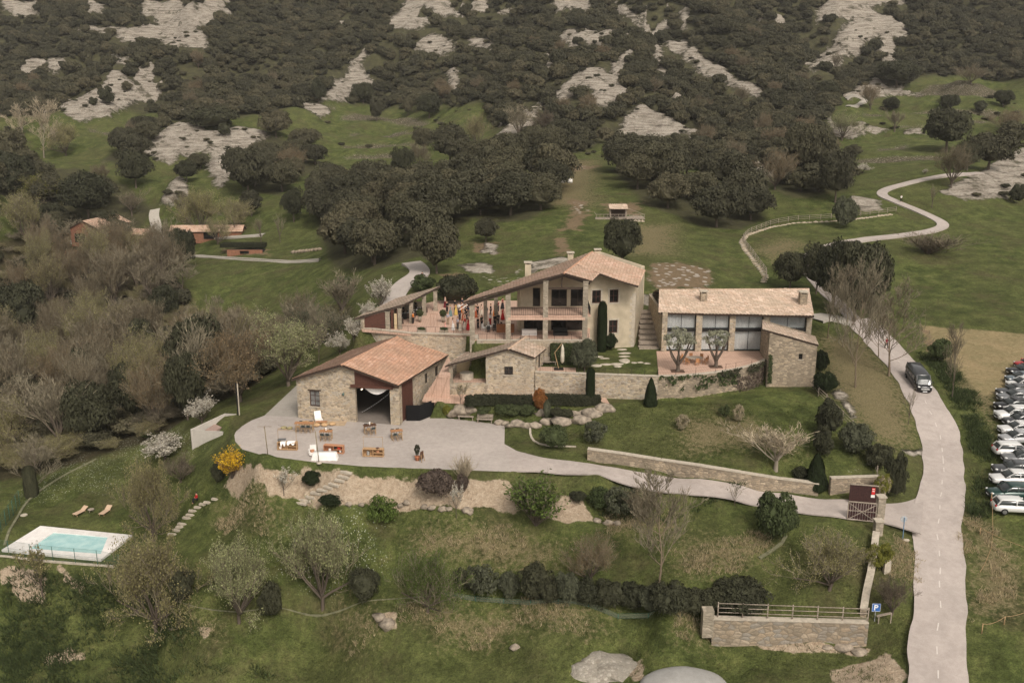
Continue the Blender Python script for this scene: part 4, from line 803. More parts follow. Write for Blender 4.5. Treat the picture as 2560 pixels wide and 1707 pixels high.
for u in (907, 970, 1000): p = fl(u); pillar(pav, p.x, p.y+.15, 17.9, pz(p.x, p.y), .5 if u != 970 else .6)
for u, v in ((1029,807),(1061,789),(1089,777)): p = P(u, v, 18); pillar(pav, p.x, p.y, 18, pz(p.x, p.y), .55)
fl_ = p4+Vector((1.0, -1, 0)); g = MB(); wall(g, Vector((p4.x+4.5, p4.y-.6, 0)), Vector((fl_.x, fl_.y, 0)), 17.5, 19.4); wall(g, Vector((fl_.x, fl_.y, 0)), Vector((fa.x, fa.y, 0)), 16.5, 19.2); g.build("low_wall", STN, pav)
# ---------------- glass fronted building ----------------
gb_ = thing("glass_fronted_building", "long two storey building with curtained glass bays and a pale tiled roof", "building", (30, 129, 15))
e1, e2 = P(1646,782,20.45), P(2035.4,790.7,20.25); r1, r2 = P(1648,725,22.1), P(2022.6,722.8,22.1); gpl0 = plane_of(e1, e2, (r1+r2)/2); r1, r2 = plane_px(gpl0, 1648, 725), plane_px(gpl0, 2022.6, 722.8); bk1, bk2 = r1+Vector((0,6,-1.6)), r2+Vector((0,6,-1.6))
roofp(gb_, [[e1, e2, r2, r1], [r1, r2, bk2, bk1]], [Vector((0,1,.2)), Vector((0,-1,.25))], TILEO, thick=.22, amp=.085, cw=.46); ridge_caps(gb_, [r1, r2], RIDGEO); print("glassb", [tuple(round(c, 1) for c in p) for p in (e1, e2, r1, r2)])
yF = 127.0; X_ = lambda zx: P(1600+zx/3.135, 877, 15).x*(yF/P(1600+zx/3.135, 877, 15).y)
for z0_, z1_ in ((165,205),(430,477),(690,735),(955,1003),(1288,1328)):
    xa, xb = X_(z0_), X_(z1_); g = MB(); g.box(((xa+xb)/2, yF+.25, 17.7), (xb-xa, .7, 5.6)); g.build("pillar", STN, gb_)
PANE, t_, b__ = nodes("curtained_glass", .06); b__.inputs['Base Color'].default_value = (.30,.34,.35,1); b__.inputs['Alpha'].default_value = .22; b__.inputs['Specular IOR Level'].default_value = .6
for i, (z0_, z1_) in enumerate(((205,430),(477,690),(735,955),(1003,1288))):
    xa, xb = X_(z0_), X_(z1_); A1, B1 = Vector((xa, yF+.25, 0)), Vector((xb, yF+.25, 0)); L_ = xb-xa
    for (za, zb, nm) in ((15.08, 17.85, "lower"), (18.15, 20.3, "upper")):
        wn = window(gb_, A1, B1, 0, L_, za, zb, nx=2, nz=1, inset=.1, fm=BLACK, pm=PANE, fw=.08, name="glazing")
        cu = MB(); n = int(L_/.14); top_ = zb-.1; bot = za+.12
        vs = []
        for k in range(n+1):
            x = xa+.1+(L_-.2)*k/n; y = yF+.62+.05*math.sin(k*1.9); vs += [(x, y, bot), (x, y, top_)]
        skip = int(n*.62) if (i == 1 and nm == "lower") else -99
        cu.add(vs, [(2*k, 2*k+2, 2*k+3, 2*k+1) for k in range(n) if not (skip <= k <= skip+int(n*.15))], None, True); sub(wn, cu, "curtain", WHITEC if nm == "lower" else CURT)
    g = MB(); g.box(((xa+xb)/2, yF+.3, 18.0), (L_, .3, .28)); g.build("floor_beam", BLACK, gb_)
g = MB(); x0_, x9 = X_(165), X_(1328); wall(g, (x9, yF+.6), (x9, 133), 14.8, 20.3); wall(g, (x9, 133), (x9-.5, 141), 14.8, lambda x, y: min(22.0-(y-133)*.0, 20.5 if y > 139 else 21.8)-.3); wall(g, (x9-.5, 140.5), (x0_, 140.5), 14.8, 20.3); wall(g, (x0_, 140.5), (x0_, yF+.6), 14.8, 20.2); g.build("wall", STN, gb_)
g = MB(); g.prism([(x0_+.3, yF+1.2), (x9-.3, yF+1.2), (x9-.3, 140), (x0_+.3, 140)], 17.9, 18.1); g.build("upper_floor", WOODD, gb_)
g = MB(); g.box(((x0_+x9)/2, yF+.5, 20.42), (x9-x0_+.4, .4, .22)); g.build("wall_plate", WOODD, gb_)
GP2 = plane_of(e1, e2, r2)
for u, v, w_, h_ in ((1758, 752, .85, 1.15), (2006, 760, 1.0, 1.5)): p = plane_px(GP2, u, v); chimney(gb_, u, v, p.z, w_, h_, STN2, CAPM)
# ---------------- stone tower ----------------
tw = thing("stone_tower", "plain stone annex with a steep lean-to tile roof at the right of the olive terrace", "building", (36, 122, 12))
q1, q2 = P(1906,824,19.75), P(2047,863,17.65); q4, q3 = P(1905,802.5,19.85), P(2037.5,840.8,17.75); roofp(tw, [[q1, q2, q3, q4]], [q1-q2], TILEO, thick=.16); TP = plane_of(q1, q2, q3); tz_ = lambda x, y: plane_z(TP)(x, y)-.2
ta, tb = P(1915,967,12), P(2035,967,12); ta.z = tb.z = 0; w = MB(); wo = (P(2001,890,16.4).x-ta.x, P(2011,890,16.4).x-ta.x, 15.75, 16.5); wall(w, ta, tb, 10.5, tz_, (wo,), .5, .6); tc = Vector((tb.x+.6, 126.6, 0)); wall(w, tb, tc, 10.5, tz_); td = Vector((ta.x+.5, 126.6, 0)); wall(w, tc, td, 10.5, tz_); wall(w, td, ta, 10.5, tz_); w.build("wall", STN2, tw)
window(tw, ta, tb, *wo, nx=1, nz=1, fw=.05, sill=CAPM)
# ---------------- steps ----------------
def stairs(name, a0, a1, b0, b1, n, label, m=M_TERRA, cat="steps"):
    """a0,a1 bottom edge, b0,b1 top edge"""
    mb = MB(); a0, a1, b0, b1 = map(Vector, (a0, a1, b0, b1))
    for i in range(n):
        p0, p1_ = a0.lerp(b0, i/n), a1.lerp(b1, i/n); q0, q1_ = b0, b1; z = a0.z+(b0.z-a0.z)*(i+1)/n; e0, e1_ = a0.lerp(b0, (i+1)/n), a1.lerp(b1, (i+1)/n); lo = a0.z-.3
        mb.hexa([Vector((p0.x, p0.y, lo)), Vector((p1_.x, p1_.y, lo)), Vector((e1_.x, e1_.y, lo)), Vector((e0.x, e0.y, lo))], [Vector((p0.x, p0.y, z)), Vector((p1_.x, p1_.y, z)), Vector((e1_.x, e1_.y, z)), Vector((e0.x, e0.y, z))])
    return tag(mb.build(name, m), label, cat)
stairs("steps", P(1088,1032,10), P(1109,1032,10), P(1084,1000,12), P(1108,1003,12), 10, "short lower flight of terracotta steps beside the black screen")
stairs("steps", P(1062,991,12), P(1120,996,12), P(1098,936,15), P(1124,938,15), 10, "long upper flight of terracotta steps between barn and garden house")
f = MB(); f.prism([(x.x, x.y) for x in (P(1096,937,15), P(1126,938,15), Vector((-8.2,122.6,0)), Vector((-8.6,124.6,0)))], 14.6, 15.0); tag(f.build("upper_landing", M_TERRA), kind='structure')
ls = MB()
for i in range(8):
    y = 128.3+i*1.35; z = 15.25+i*.42; x0s, x1s = P(1600,800,18).x*(y/P(1600,800,18).y), P(1649,800,18).x*(y/P(1649,800,18).y); ls.box(((x0s+x1s)/2, y, z-.15), (x1s-x0s, .3, .36)); ls.box(((x0s+x1s)/2, y+.7, z-.3), (x1s-x0s, 1.2, .5))
tag(ls.build("log_steps", GREYW), "broad stepped path with log risers between farmhouse and glass building", "steps")
# ---------------- driveway wall, gate, boundary wall ----------------
dl = [hit(u, v) for u, v in ((1468,1150),(1560,1163),(1650,1178),(1750,1195),(1850,1212),(1950,1228),(2045,1240))]
top = [(1460,1132),(1560,1140),(1650,1150),(1750,1164),(1850,1181),(1950,1198),(2045,1217)]
def zt_(x, y): return hz(x, y)+1.35
dwall = thing("driveway_wall", "long low stone retaining wall with pale coping along the upper side of the driveway", "wall", dl[0]); mb = MB(); cp = MB()
for i in range(len(dl)-1):
    a, b = Vector(dl[i]), Vector(dl[i+1]); za, zb = 1.25+.1*(i > 2), 1.25+.1*(i > 1); n = Vector((-(b-a).y, (b-a).x, 0)).normalized()*.55; U = Vector((0,0,1))
    mb.hexa([a-U*.5, b-U*.5, b+n-U*.5, a+n-U*.5], [a+U*za, b+U*zb, b+n+U*zb, a+n+U*za]); cp.hexa([a-n*.1+U*za, b-n*.1+U*zb, b+n*1.1+U*zb, a+n*1.1+U*za], [a-n*.1+U*(za+.1), b-n*.1+U*(zb+.1), b+n*1.1+U*(zb+.1), a+n*1.1+U*(za+.1)])
mb.build("masonry", STN2, dwall); cp.build("coping", CAPM, dwall)
ga_, gb2 = hit(2075,1238), hit(2198,1234); stone_wall("gate_wall", [ga_, gb2], lambda x, y: hz(x, y)-.4, lambda x, y: 9.9, .5, "short stone wall with flat top behind the open entrance gate", STN2)
def gateleaf(name, u0, v0, u1, v1, hpx, label, brace):
    a, b = hit(u0, v0), hit(u1, v1); t = thing(name, label, "gate", a); g = MB(); U = Vector((0,0,1)); H = hpx*dpt(a)/F/.92; d = (b-a).normalized(); L = (b-a).length; n = Vector((d.y, -d.x, 0))
    k = int(L/.2) if not brace else 11
    for i in range(k):
        s = L*(i+.5)/k; w_ = L/k*(.96 if not brace else .80); p = a+d*s; g.hexa([p-d*w_/2-n*.02+U*.1, p+d*w_/2-n*.02+U*.1, p+d*w_/2+n*.02+U*.1, p-d*w_/2+n*.02+U*.1], [p-d*w_/2-n*.02+U*H, p+d*w_/2-n*.02+U*H, p+d*w_/2+n*.02+U*H, p-d*w_/2+n*.02+U*H])
    g.build("boards", WOODR if False else plain("gate_boards", (.045,.02,.018), .7, .3, 5), t)
    f = MB(); o = n*.06
    f.beam(a+U*(H+.02)+o, b+U*(H+.02)+o, .12, .1)
    if brace:
        f.beam(a+U*.15+o, b+U*.15+o, .07); f.beam(a+U*H*.55+o, b+U*H*.55+o, .06); f.beam(a+U*.15+o, b+U*(H-.1)+o*1.4, .06); f.beam(a+U*(H-.1)+o, b+U*.15+o*1.4, .06); f.beam(a+o+U*.1, a+o+U*H, .08); f.beam(b+o+U*.1, b+o+U*H, .08)
    f.build("frame", GREYW, t); return t, a, b, d, n, H, L
gt, a, b, d, n, H, L = gateleaf("entrance_gate", 2121,1258, 2192,1263, 48, "far leaf of the open entrance gate, solid dark boards with a red notice", False)
s_ = MB(); o = n*.1; U = Vector((0,0,1)); p = b-d*.75
s_.hexa([p+o+U*(H-.95), p+o+d*.36+U*(H-.95), p+o*1.2+d*.36+U*(H-.95), p+o*1.2+U*(H-.95)], [p+o+U*(H-.2), p+o+d*.36+U*(H-.2), p+o*1.2+d*.36+U*(H-.2), p+o*1.2+U*(H-.2)]); s_.build("red_notice", plain("red_sign", (.55,.03,.03), .5, .1), gt)
s_ = MB(); 
for k_, zz_ in enumerate((H-.36, H-.58)): s_.hexa([p+o*1.22+d*.05+U*(zz_-.04), p+o*1.22+d*.31+U*(zz_-.04), p+o*1.3+d*.31+U*(zz_-.04), p+o*1.3+d*.05+U*(zz_-.04)], [p+o*1.22+d*.05+U*(zz_+.04), p+o*1.22+d*.31+U*(zz_+.04), p+o*1.3+d*.31+U*(zz_+.04), p+o*1.3+d*.05+U*(zz_+.04)])
s_.hexa([p+o+d*(-.04)+U*(H-1.3), p+o+d*.38+U*(H-1.3), p+o*1.2+d*.38+U*(H-1.3), p+o*1.2-d*.04+U*(H-1.3)], [p+o+d*(-.04)+U*(H-1.0), p+o+d*.38+U*(H-1.0), p+o*1.2+d*.38+U*(H-1.0), p+o*1.2-d*.04+U*(H-1.0)]); s_.build("white_notice", plain("white_sign", (.75,.73,.7), .5, .05), gt)
gateleaf("entrance_gate", 2117,1300, 2187,1306, 47, "near leaf of the open entrance gate with cross braces and upright slats", True)
for u, v, h_, lab in ((2203,1262,2.4,"stone gate pillar covered in pale ivy"), (2201,1304,2.6,"stone gate pillar with a white letter box slab beside the near gate leaf"), (2197,1340,1.5,"low double stone pier at the head of the boundary wall")):
    p = hit(u, v); t = thing("gate_pillar", lab, "pillar", p); g = MB(); g.box((p.x, p.y+.4, p.z+h_/2-.2), (.75, .75, h_+.4)); g.build("masonry", PIL, t); g = MB(); g.box((p.x, p.y+.4, p.z+h_+.06), (.9, .9, .12)); g.build("cap", CAPM, t)
# boundary wall along the road and lower stone wall with rails
bw = [hit(u, v) for u, v in ((2196,1350),(2190,1400),(2183,1450),(2172,1500),(2165,1545))]; bw = bw[::-1]
t = thing("boundary_wall", "mossy stone boundary wall running down beside the road verge", "wall", bw[0]); mb = MB(); cp = MB()
for a, b in zip(bw, bw[1:]):
    a = Vector(a)-Vector((0,0,.8)); b = Vector(b)-Vector((0,0,.8)); n = Vector((-(b-a).y, (b-a).x, 0)).normalized()*.55; U = Vector((0,0,1)); mb.hexa([a+n-U, a-U, b-U, b+n-U][::-1], [a+n+U*1.6, a+U*1.6, b+U*1.6, b+n+U*1.6][::-1]); cp.hexa([a+n*1.1+U*1.6, a-n*.1+U*1.6, b-n*.1+U*1.6, b+n*1.1+U*1.6][::-1], [a+n*1.1+U*1.72, a-n*.1+U*1.72, b-n*.1+U*1.72, b+n*1.1+U*1.72][::-1])
mb.build("masonry", STN2, t); cp.build("coping", CAPM, t)
a, b = P(1782,1550,3.5), P(2172,1560,3.7); 
stone_wall("lower_stone_wall", [a, b], lambda x, y: -1.0, lambda x, y: 3.55+(x-a.x)/(b.x-a.x)*.2, .6, "rough lower stone wall carrying a rail fence above the bottom field", stone("pale_rubble", [(.33,.27,.20),(.40,.33,.25),(.26,.215,.16),(.36,.285,.205),(.30,.27,.23)], (.16,.135,.10), (1.5,1.5,2.6), .6))
g = MB(); g.box((a.x-.4, a.y+.4, 3.1), (1.0, .9, 2.7)); tag(g.build("wall_pier", PIL), "square stone pier at the left end of the lower stone wall", "pillar")
def postfence(name, line, label, npost, h=1.15, rails=3, m=GREYW, r=.05, step=None, off=0, cat="fence"):
    t = thing(name, label, cat, line[0]); U = Vector((0,0,1)); segs = list(zip(line, line[1:])); tot = sum((Vector(b)-Vector(a)).length for a, b in segs); P_ = resample([Vector((p[0], p[1], 0)) for p in line], tot/npost*.999)
    P_ = [Vector((p.x, p.y, hz(p.x, p.y)+off if not isinstance(off, tuple) else off[0])) for p in P_]
    for p in P_: g = MB(); g.tube([p-U*.3, p+U*(h+.1)], r*1.25, 6); g.build("post", m, t)
    for k in range(rails):
        g = MB()
        for a, b in zip(P_, P_[1:]): g.tube([a+U*h*(k+1)/rails+Vector((0,-r*1.5,0)), b+U*h*(k+1)/rails+Vector((0,-r*1.5,.03))], r*.8, 5)
        g.build("rail", m, t)
    return t
postfence("rail_fence", [Vector((a.x+.5, a.y+.35, 0)), Vector((b.x, b.y+.35, 0))], "three rail wooden fence standing on the lower stone wall", 6, 1.35, 3, GREYW, .05, off=(3.7,))
postfence("rail_fence", [hit(u, v) for u, v in ((1912,705),(1918,690),(1896,660),(1866,620),(1857,600),(1872,585),(1930,562),(1990,552),(2060,549),(2110,545),(2180,537),(2240,530))], "long weathered post and rail fence curving over the grassy hill", 34, 1.1, 3)
postfence("rail_fence", [hit(u, v) for u, v in ((2024,965),(2040,985),(2062,1005),(2090,1035),(2140,1085),(2175,1140),(2192,1190))], "weathered rail fence descending from the stone tower to the gate", 10, 1.1, 3)
kb = [hit(u, v) for u, v in ((1908,708),(1914,692),(1893,664),(1863,626),(1853,604),(1868,588),(1930,568),(1990,558),(2060,556),(2120,551),(2230,537))]
t = thing("hill_stone_edge", "low rough stone kerb under the fence on the grassy hill", "wall", kb[0]); mb = MB()
for a, b in zip(kb, kb[1:]):
    n = max(1, int((b-a).length/1.1))
    for i in range(n): p = a.lerp(b, (i+.5)/n); mb.blob((p.x, p.y, hz(p.x, p.y)), (.7, .32, .30), i+int(p.x), .3, 1)
mb.build("masonry", STN, t)
# ---------------- vegetation ----------------
def leaf_mat(name, cols, trans=.25, var=.25, isl=.6):
    m, t, b = nodes(name, .75); oi = N(t, "ShaderNodeObjectInfo"); co = N(t, "ShaderNodeTexCoord").outputs['Object']
    g = N(t, "ShaderNodeNewGeometry")
    c = ramp(t, oi.outputs['Random'], [(i/max(1, len(cols)-1), x) for i, x in enumerate(cols)]) if len(cols) > 1 else None
    n = noise(t, co, 2.2, 3)
    base = c if c is not None else cols[0]
    c = mixc(t, 1, base, ramp(t, n, [(.3, (1-var,)*3), (.7, (1+var,)*3)]), 'MULTIPLY')
    c = mixc(t, isl, c, ramp(t, g.outputs['Random Per Island'], [(0, (.55,.55,.55)), (.6, (1.05,1.05,1.0)), (1, (1.6,1.6,1.45))]), 'MULTIPLY')
    t.links.new(c, b.inputs['Base Color']); b.inputs['Specular IOR Level'].default_value = .15
    if trans:
        tr = N(t, "ShaderNodeBsdfTranslucent"); t.links.new(c, tr.inputs[0]); mx = N(t, "ShaderNodeMixShader"); mx.inputs[0].default_value = trans
        t.links.new(b.outputs[0], mx.inputs[1]); t.links.new(tr.outputs[0], mx.inputs[2]); t.links.new(mx.outputs[0], t.nodes["Material Output"].inputs[0])
    return m
LM = {
 'oak': leaf_mat("holm_oak_leaves", [(.046,.045,.028),(.060,.057,.036),(.075,.070,.042),(.100,.088,.054)], .12, .3, .35),
 'dark': leaf_mat("dark_leaves", [(.036,.038,.022),(.052,.052,.030)], .12, .3, .35),
 'yew': leaf_mat("yew_leaves", [(.018,.026,.010)]),
 'grn': leaf_mat("fresh_green_leaves", [(.10,.14,.035)], .35),
 'mid': leaf_mat("mid_green_leaves", [(.060,.080,.032),(.075,.088,.040)], .3),
 'grey': leaf_mat("grey_green_leaves", [(.095,.10,.065)], .3),
 'olive': leaf_mat("olive_leaves", [(.26,.26,.19)], .3),
 'lime': leaf_mat("lime_leaves", [(.17,.17,.035)], .35),
 'bud': leaf_mat("spring_buds", [(.26,.24,.11),(.29,.265,.125),(.24,.21,.105)], .35),
 'budg': leaf_mat("green_buds", [(.30,.31,.16)], .35),
 'rust': leaf_mat("rust_buds", [(.17,.122,.078),(.20,.145,.085)], .3),
 'brown': leaf_mat("brown_catkins", [(.14,.112,.072),(.17,.135,.09)], .3),
 'wht': leaf_mat("white_blossom", [(.52,.48,.42)], .3, .1),
 'yel': leaf_mat("yellow_blossom", [(.62,.40,.03)], .3, .15),
 'red': leaf_mat("copper_leaves", [(.27,.115,.04)], .3),
 'plum': leaf_mat("purple_leaves", [(.10,.075,.062)], .2),
 'pale': leaf_mat("pale_buds", [(.34,.29,.20)], .3)}
BK = {'twig': leaf_mat("grey_brown_twigs", [(.17,.148,.105),(.21,.18,.13),(.145,.12,.085)], 0), 'bark': plain("bark", (.115,.09,.07), .95, .35, 1.5), 'barkp': plain("pale_bark", (.33,.28,.22), .9, .2, 1.5),
      'orange': plain("lichen_bark", (.17,.13,.09), .95, .35, 2), 'paletwig': leaf_mat("pale_twigs", [(.36,.30,.22)], 0), 'redtwig': leaf_mat("reddish_twigs", [(.20,.13,.09)], 0)}
def mesh_np(name, v, f, mats=()):
    me = bpy.data.meshes.new(name); v = np.asarray(v, np.float32); f = np.asarray(f, np.int32); k = f.shape[1]
    me.vertices.add(len(v)); me.vertices.foreach_set("co", v.ravel()); me.loops.add(f.size); me.loops.foreach_set("vertex_index", f.ravel())
    me.polygons.add(len(f)); me.polygons.foreach_set("loop_start", np.arange(0, f.size, k, dtype=np.int32)); me.polygons.foreach_set("loop_total", np.full(len(f), k, np.int32))
    me.update(calc_edges=True); 
    for m in mats: me.materials.append(m)
    return me
def quads(c, nrm, size, rg, aspect=1.5):
    """small leaf quads at points c facing nrm"""
    n = len(c); r = rg.normal(size=(n, 3)); u = np.cross(nrm, r); u /= np.linalg.norm(u, axis=1, keepdims=True)+1e-9; w = np.cross(nrm, u); w /= np.linalg.norm(w, axis=1, keepdims=True)+1e-9
    s = (size*(.6+.8*rg.random(n)))[:,None]; a = u*s*aspect; b = w*s
    v = np.stack([c-a-b*.35, c+a*.1-b, c+a+b*.35, c-a*.1+b], 1).reshape(-1, 3); return v, np.arange(4*n).reshape(n, 4)
def crown(seed, shape='dome', nc=60, per=70, leaf=.045, core=.80, cr=(.20, .36), open_=0.0):
    rg = np.random.default_rng(seed); V = []; Fc = []
    d = rg.normal(size=(nc, 3)); d /= np.linalg.norm(d, axis=1, keepdims=True)
    if shape == 'dome': d[:,2] = np.where(rg.random(nc) < .38, -np.abs(d[:,2])*.75, np.abs(d[:,2]))
    cz, hz2 = .52, .46
    rad = .70*(.86+.28*rg.random(nc))
    lump = 1+.22*np.sin(d[:,0]*3+seed)*np.cos(d[:,1]*3+seed*2)
    cc = d*rad[:,None]*lump[:,None]*np.array([1, 1, hz2/1.0])+np.array([0, 0, cz])
    R = rg.uniform(cr[0], cr[1], nc)
    for i in range(nc):
        p = rg.normal(size=(per, 3)); p /= np.linalg.norm(p, axis=1, keepdims=True); p[:,2] = np.where(p[:,2] < -.3, -p[:,2], p[:,2])
        pos = cc[i]+p*R[i]*np.array([1, 1, .62])*(.78+.3*rg.random(per))[:,None]
        nn = p+rg.normal(size=(per, 3))*.45+np.array([0,0,.3]); nn /= np.linalg.norm(nn, axis=1, keepdims=True)
        v, f = quads(pos, nn, leaf, rg); Fc.append(f+sum(len(x) for x in V)); V.append(v)
    v = np.concatenate(V); f = np.concatenate(Fc)
    if core:
        bm = bmesh.new(); bmesh.ops.create_icosphere(bm, subdivisions=3, radius=1); co = np.array([x.co[:] for x in bm.verts]); tf = np.array([[x.index for x in q_.verts] for q_ in bm.faces]); bm.free()
        k = .80*core*(1+.22*fbm(co[:,0]*2+seed, co[:,1]*2+co[:,2]*1.5, 3, seed % 40)); co = co*k[:,None]*np.array([1, 1, .5])+np.array([0, 0, .50])
        tf = np.concatenate([tf, tf[:, 2:3]], 1); f = np.concatenate([f, tf+len(v)]); v = np.concatenate([v, co])
        # degenerate quad fix: build as tris through duplicates is fine for Cycles
    v[:,2] = np.clip(v[:,2], .0, None); return v, f
def crown_mesh(name, *a, **k):
    v, f = crown(*a, **k); me = bpy.data.meshes.new(name); fl = [tuple(x) if x[2] != x[3] else tuple(x[:3]) for x in f.tolist()]
    me.from_pydata(v.tolist(), [], fl); me.materials.append(LM['oak']); return me
def column_mesh(name, seed, cone=False, n=3800, leaf=.05):
    rg = np.random.default_rng(seed); z = rg.random(n)**(1.25 if cone else 1); a = rg.random(n)*2*math.pi
    r = (1-z)**.6*(.55+.45*np.minimum(1, z*6+.35)) if cone else np.minimum(1, (1.0-z)*9+.02)**.5*(.82+.18*np.minimum(1, z*5+.3))
    r = r*(1+.07*np.sin(a*4+z*9+seed)); nn = np.stack([np.cos(a), np.sin(a), np.full(n, .25 if not cone else .5)], 1); pos = np.stack([np.cos(a)*r, np.sin(a)*r, z], 1)
    nn = nn+rg.normal(size=(n, 3))*.3; v, f = quads(pos, nn/np.linalg.norm(nn, axis=1, keepdims=True), leaf, rg); v[:,2] = np.clip(v[:,2], 0, 1.05)
    # solid inner body
    zz = np.linspace(0, .98, 14); k = 14; cv = []; 
    for q_ in zz:
        rr_ = ((1-q_)**.6*(.55+.45*min(1, q_*6+.35)) if cone else min(1, (1.0-q_)*9+.02)**.5*(.82+.18*min(1, q_*5+.3)))*.93
        cv += [(rr_*math.cos(2*math.pi*i/k), rr_*math.sin(2*math.pi*i/k), q_) for i in range(k)]
    cf = [(i*k+j, i*k+(j+1) % k, (i+1)*k+(j+1) % k, (i+1)*k+j) for i in range(13) for j in range(k)]
    f = np.concatenate([f, np.array(cf)+len(v)]); v = np.concatenate([v, np.array(cv)]); return mesh_np(name, v, f, [LM['yew']])
def bare_tree(seed, spread=.55, trunkh=.25, lv=(8, 6, 5, 5), up=.55, buds=0, bsize=.010, wtw=.0035, spray=False, trunk_r=.022, leader=False):
    """unit tree: height about 1, crown radius about 1 in x/y after normalising"""
    rg = random.Random(seed); trunk = MB(); tv = []; tf = []; ends = []
    def strip(a, b, w):
        d = (b-a); s = d.cross(Vector((rg.uniform(-1,1), rg.uniform(-1,1), rg.uniform(-1,1)))).normalized()*w; n = len(tv)
        tv.extend([a-s, a+s, b+s*.4, b-s*.4]); tf.append((n, n+1, n+2, n+3))
    def grow(p, d, L, r, level):
        path = [p]; q_ = p; dd = d.copy(); segs = 3 if level < 2 else 2
        for _ in range(segs):
            dd = (dd+Vector((rg.gauss(0,.13), rg.gauss(0,.13), rg.gauss(.06,.08)))).normalized(); q_ = q_+dd*L/segs; path.append(q_)
        if level < 2: trunk.tube(path, [r*(1-.5*i/segs) for i in range(segs+1)], 4, cap=False)
        else:
            for a, b in zip(path, path[1:]): strip(a, b, max(wtw*(1.6 if level == 2 else 1), r*.5))
        if level >= len(lv):
            ends.extend(path[1:]); return
        for k in range(lv[level]):
            f = .3+.7*(k+rg.random())/lv[level]; i = min(segs-1, int(f*segs)); pp = path[i].lerp(path[i+1], f*segs-i)
            ax = Vector((rg.gauss(0,1), rg.gauss(0,1), rg.gauss(0,.4))).normalized(); nd = (dd*.75+ax*spread+Vector((0,0,up*.35))).normalized()
            grow(pp, nd, L*rg.uniform(.45, .68), r*.5, level+1)
    if spray:
        for k in range(int(lv[0]*3)):
            a = rg.uniform(0, 6.283); t_ = rg.uniform(.05, spread); d = Vector((math.cos(a)*t_, math.sin(a)*t_, 1)).normalized()
            grow(Vector((math.cos(a)*.02, math.sin(a)*.02, 0)), d, rg.uniform(.45, .8), .006, 1)
    else:
        top = Vector((rg.uniform(-.03,.03), rg.uniform(-.03,.03), trunkh)); trunk.tube([Vector((0,0,-.05)), top*.5, top], [trunk_r*1.3, trunk_r, trunk_r*.85], 6, cap=False)
        if leader:
            tp_ = top
            for j in range(4):
                nx_ = tp_+Vector((rg.gauss(0,.025), rg.gauss(0,.025), (.9-trunkh)/4)); trunk.tube([tp_, nx_], [trunk_r*(.85-.18*j), trunk_r*(.67-.18*j)], 5, cap=False)
                for k in range(lv[0]//3+1):
                    a = rg.uniform(0, 6.283); t_ = rg.uniform(.7, 1.3); grow(tp_.lerp(nx_, rg.random()), Vector((math.cos(a)*t_, math.sin(a)*t_, .75)).normalized(), rg.uniform(.24, .40)*(1-.13*j), trunk_r*(.42-.06*j), 1)
                tp_ = nx_
        for k in range(0 if leader else lv[0]):
            a = 6.283*k/lv[0]+rg.uniform(-.4,.4); t_ = rg.uniform(.15, 1)*spread*1.6; d = Vector((math.cos(a)*t_, math.sin(a)*t_, 1 if buds == 0 else rg.choice((.35, .6, .9, 1.1)))).normalized()
            st = Vector((0,0,trunkh*rg.uniform(.7,1))); grow(st, d, rg.uniform(.32,.50), trunk_r*.6, 1)
    V = np.array([p[:] for p in tv]); Fq = list(tf); mi = [0]*len(Fq)
    if buds:
        e = np.array([p[:] for p in ends]); r2 = np.random.default_rng(seed); k = r2.integers(0, len(e), buds); pos = e[k]+r2.normal(size=(buds, 3))*.018
        nn = r2.normal(size=(buds, 3)); nn /= np.linalg.norm(nn, axis=1, keepdims=True); v, f = quads(pos, nn, bsize, r2, 1.3)
        Fq += [tuple(x) for x in (f+len(V)).tolist()]; mi += [1]*buds; V = np.concatenate([V, v])
    tr = np.array([p for p in trunk.v]) if trunk.v else np.zeros((0, 3))
    rxy = np.percentile(np.linalg.norm(V[:,:2], axis=1), 94); h = V[:,2].max(); sc = np.array([1/rxy, 1/rxy, 1/h])
    me = mesh_np("crown", V*sc, np.array(Fq), [BK['twig'], LM['bud']]); me.polygons.foreach_set("material_index", mi)
    t2 = bpy.data.meshes.new("trunk")
    if len(tr): t2.from_pydata((tr*sc).tolist(), [], trunk.f); t2.polygons.foreach_set("use_smooth", [True]*len(t2.polygons)); t2.materials.append(BK['bark'])
    return me, t2
def oak_trunk(seed):
    rg = random.Random(seed); t = MB(); t.tube([(0,0,-.06), (.02,.01,.15), (.05,.03,.34)], [.11, .085, .075], 7, cap=False)
    for k in range(5):
        a = k*1.3+rg.random(); t.tube([(.04,.03,.28), (.04+.22*math.cos(a), .03+.22*math.sin(a), .45), (.42*math.cos(a), .42*math.sin(a), .62)], [.06, .04, .02], 5, cap=False)
    me = bpy.data.meshes.new("trunk"); me.from_pydata(t.v, [], t.f); me.polygons.foreach_set("use_smooth", [True]*len(me.polygons)); me.materials.append(BK['bark']); return me
OAK = [crown_mesh("crown", 100+i, 'dome', 66, 150, .024) for i in range(5)]
OAKF = [crown_mesh("crown", 150+i, 'dome', 44, 55, .050) for i in range(5)]
BUSH = [crown_mesh("foliage", 200+i, 'ball', 46, 150, .028, .9) for i in range(4)]
OLV = [crown_mesh("crown", 300+i, 'dome', 42, 60, .026, 0, (.12, .24)) for i in range(2)]
LOOSE = [crown_mesh("foliage", 320+i, 'ball', 60, 60, .028, 0, (.12, .30)) for i in range(2)]
COL = column_mesh("foliage", 1); CONE = column_mesh("foliage", 2, True)
OTR = [oak_trunk(i) for i in range(3)]
BARET = [bare_tree(i, .55, .2, (9, 6, 5, 5)) for i in range(4)]
BUDT = [bare_tree(20+i, .62, .10, (11, 6, 5, 5), buds=9000, bsize=.0050, wtw=.0026) for i in range(4)]
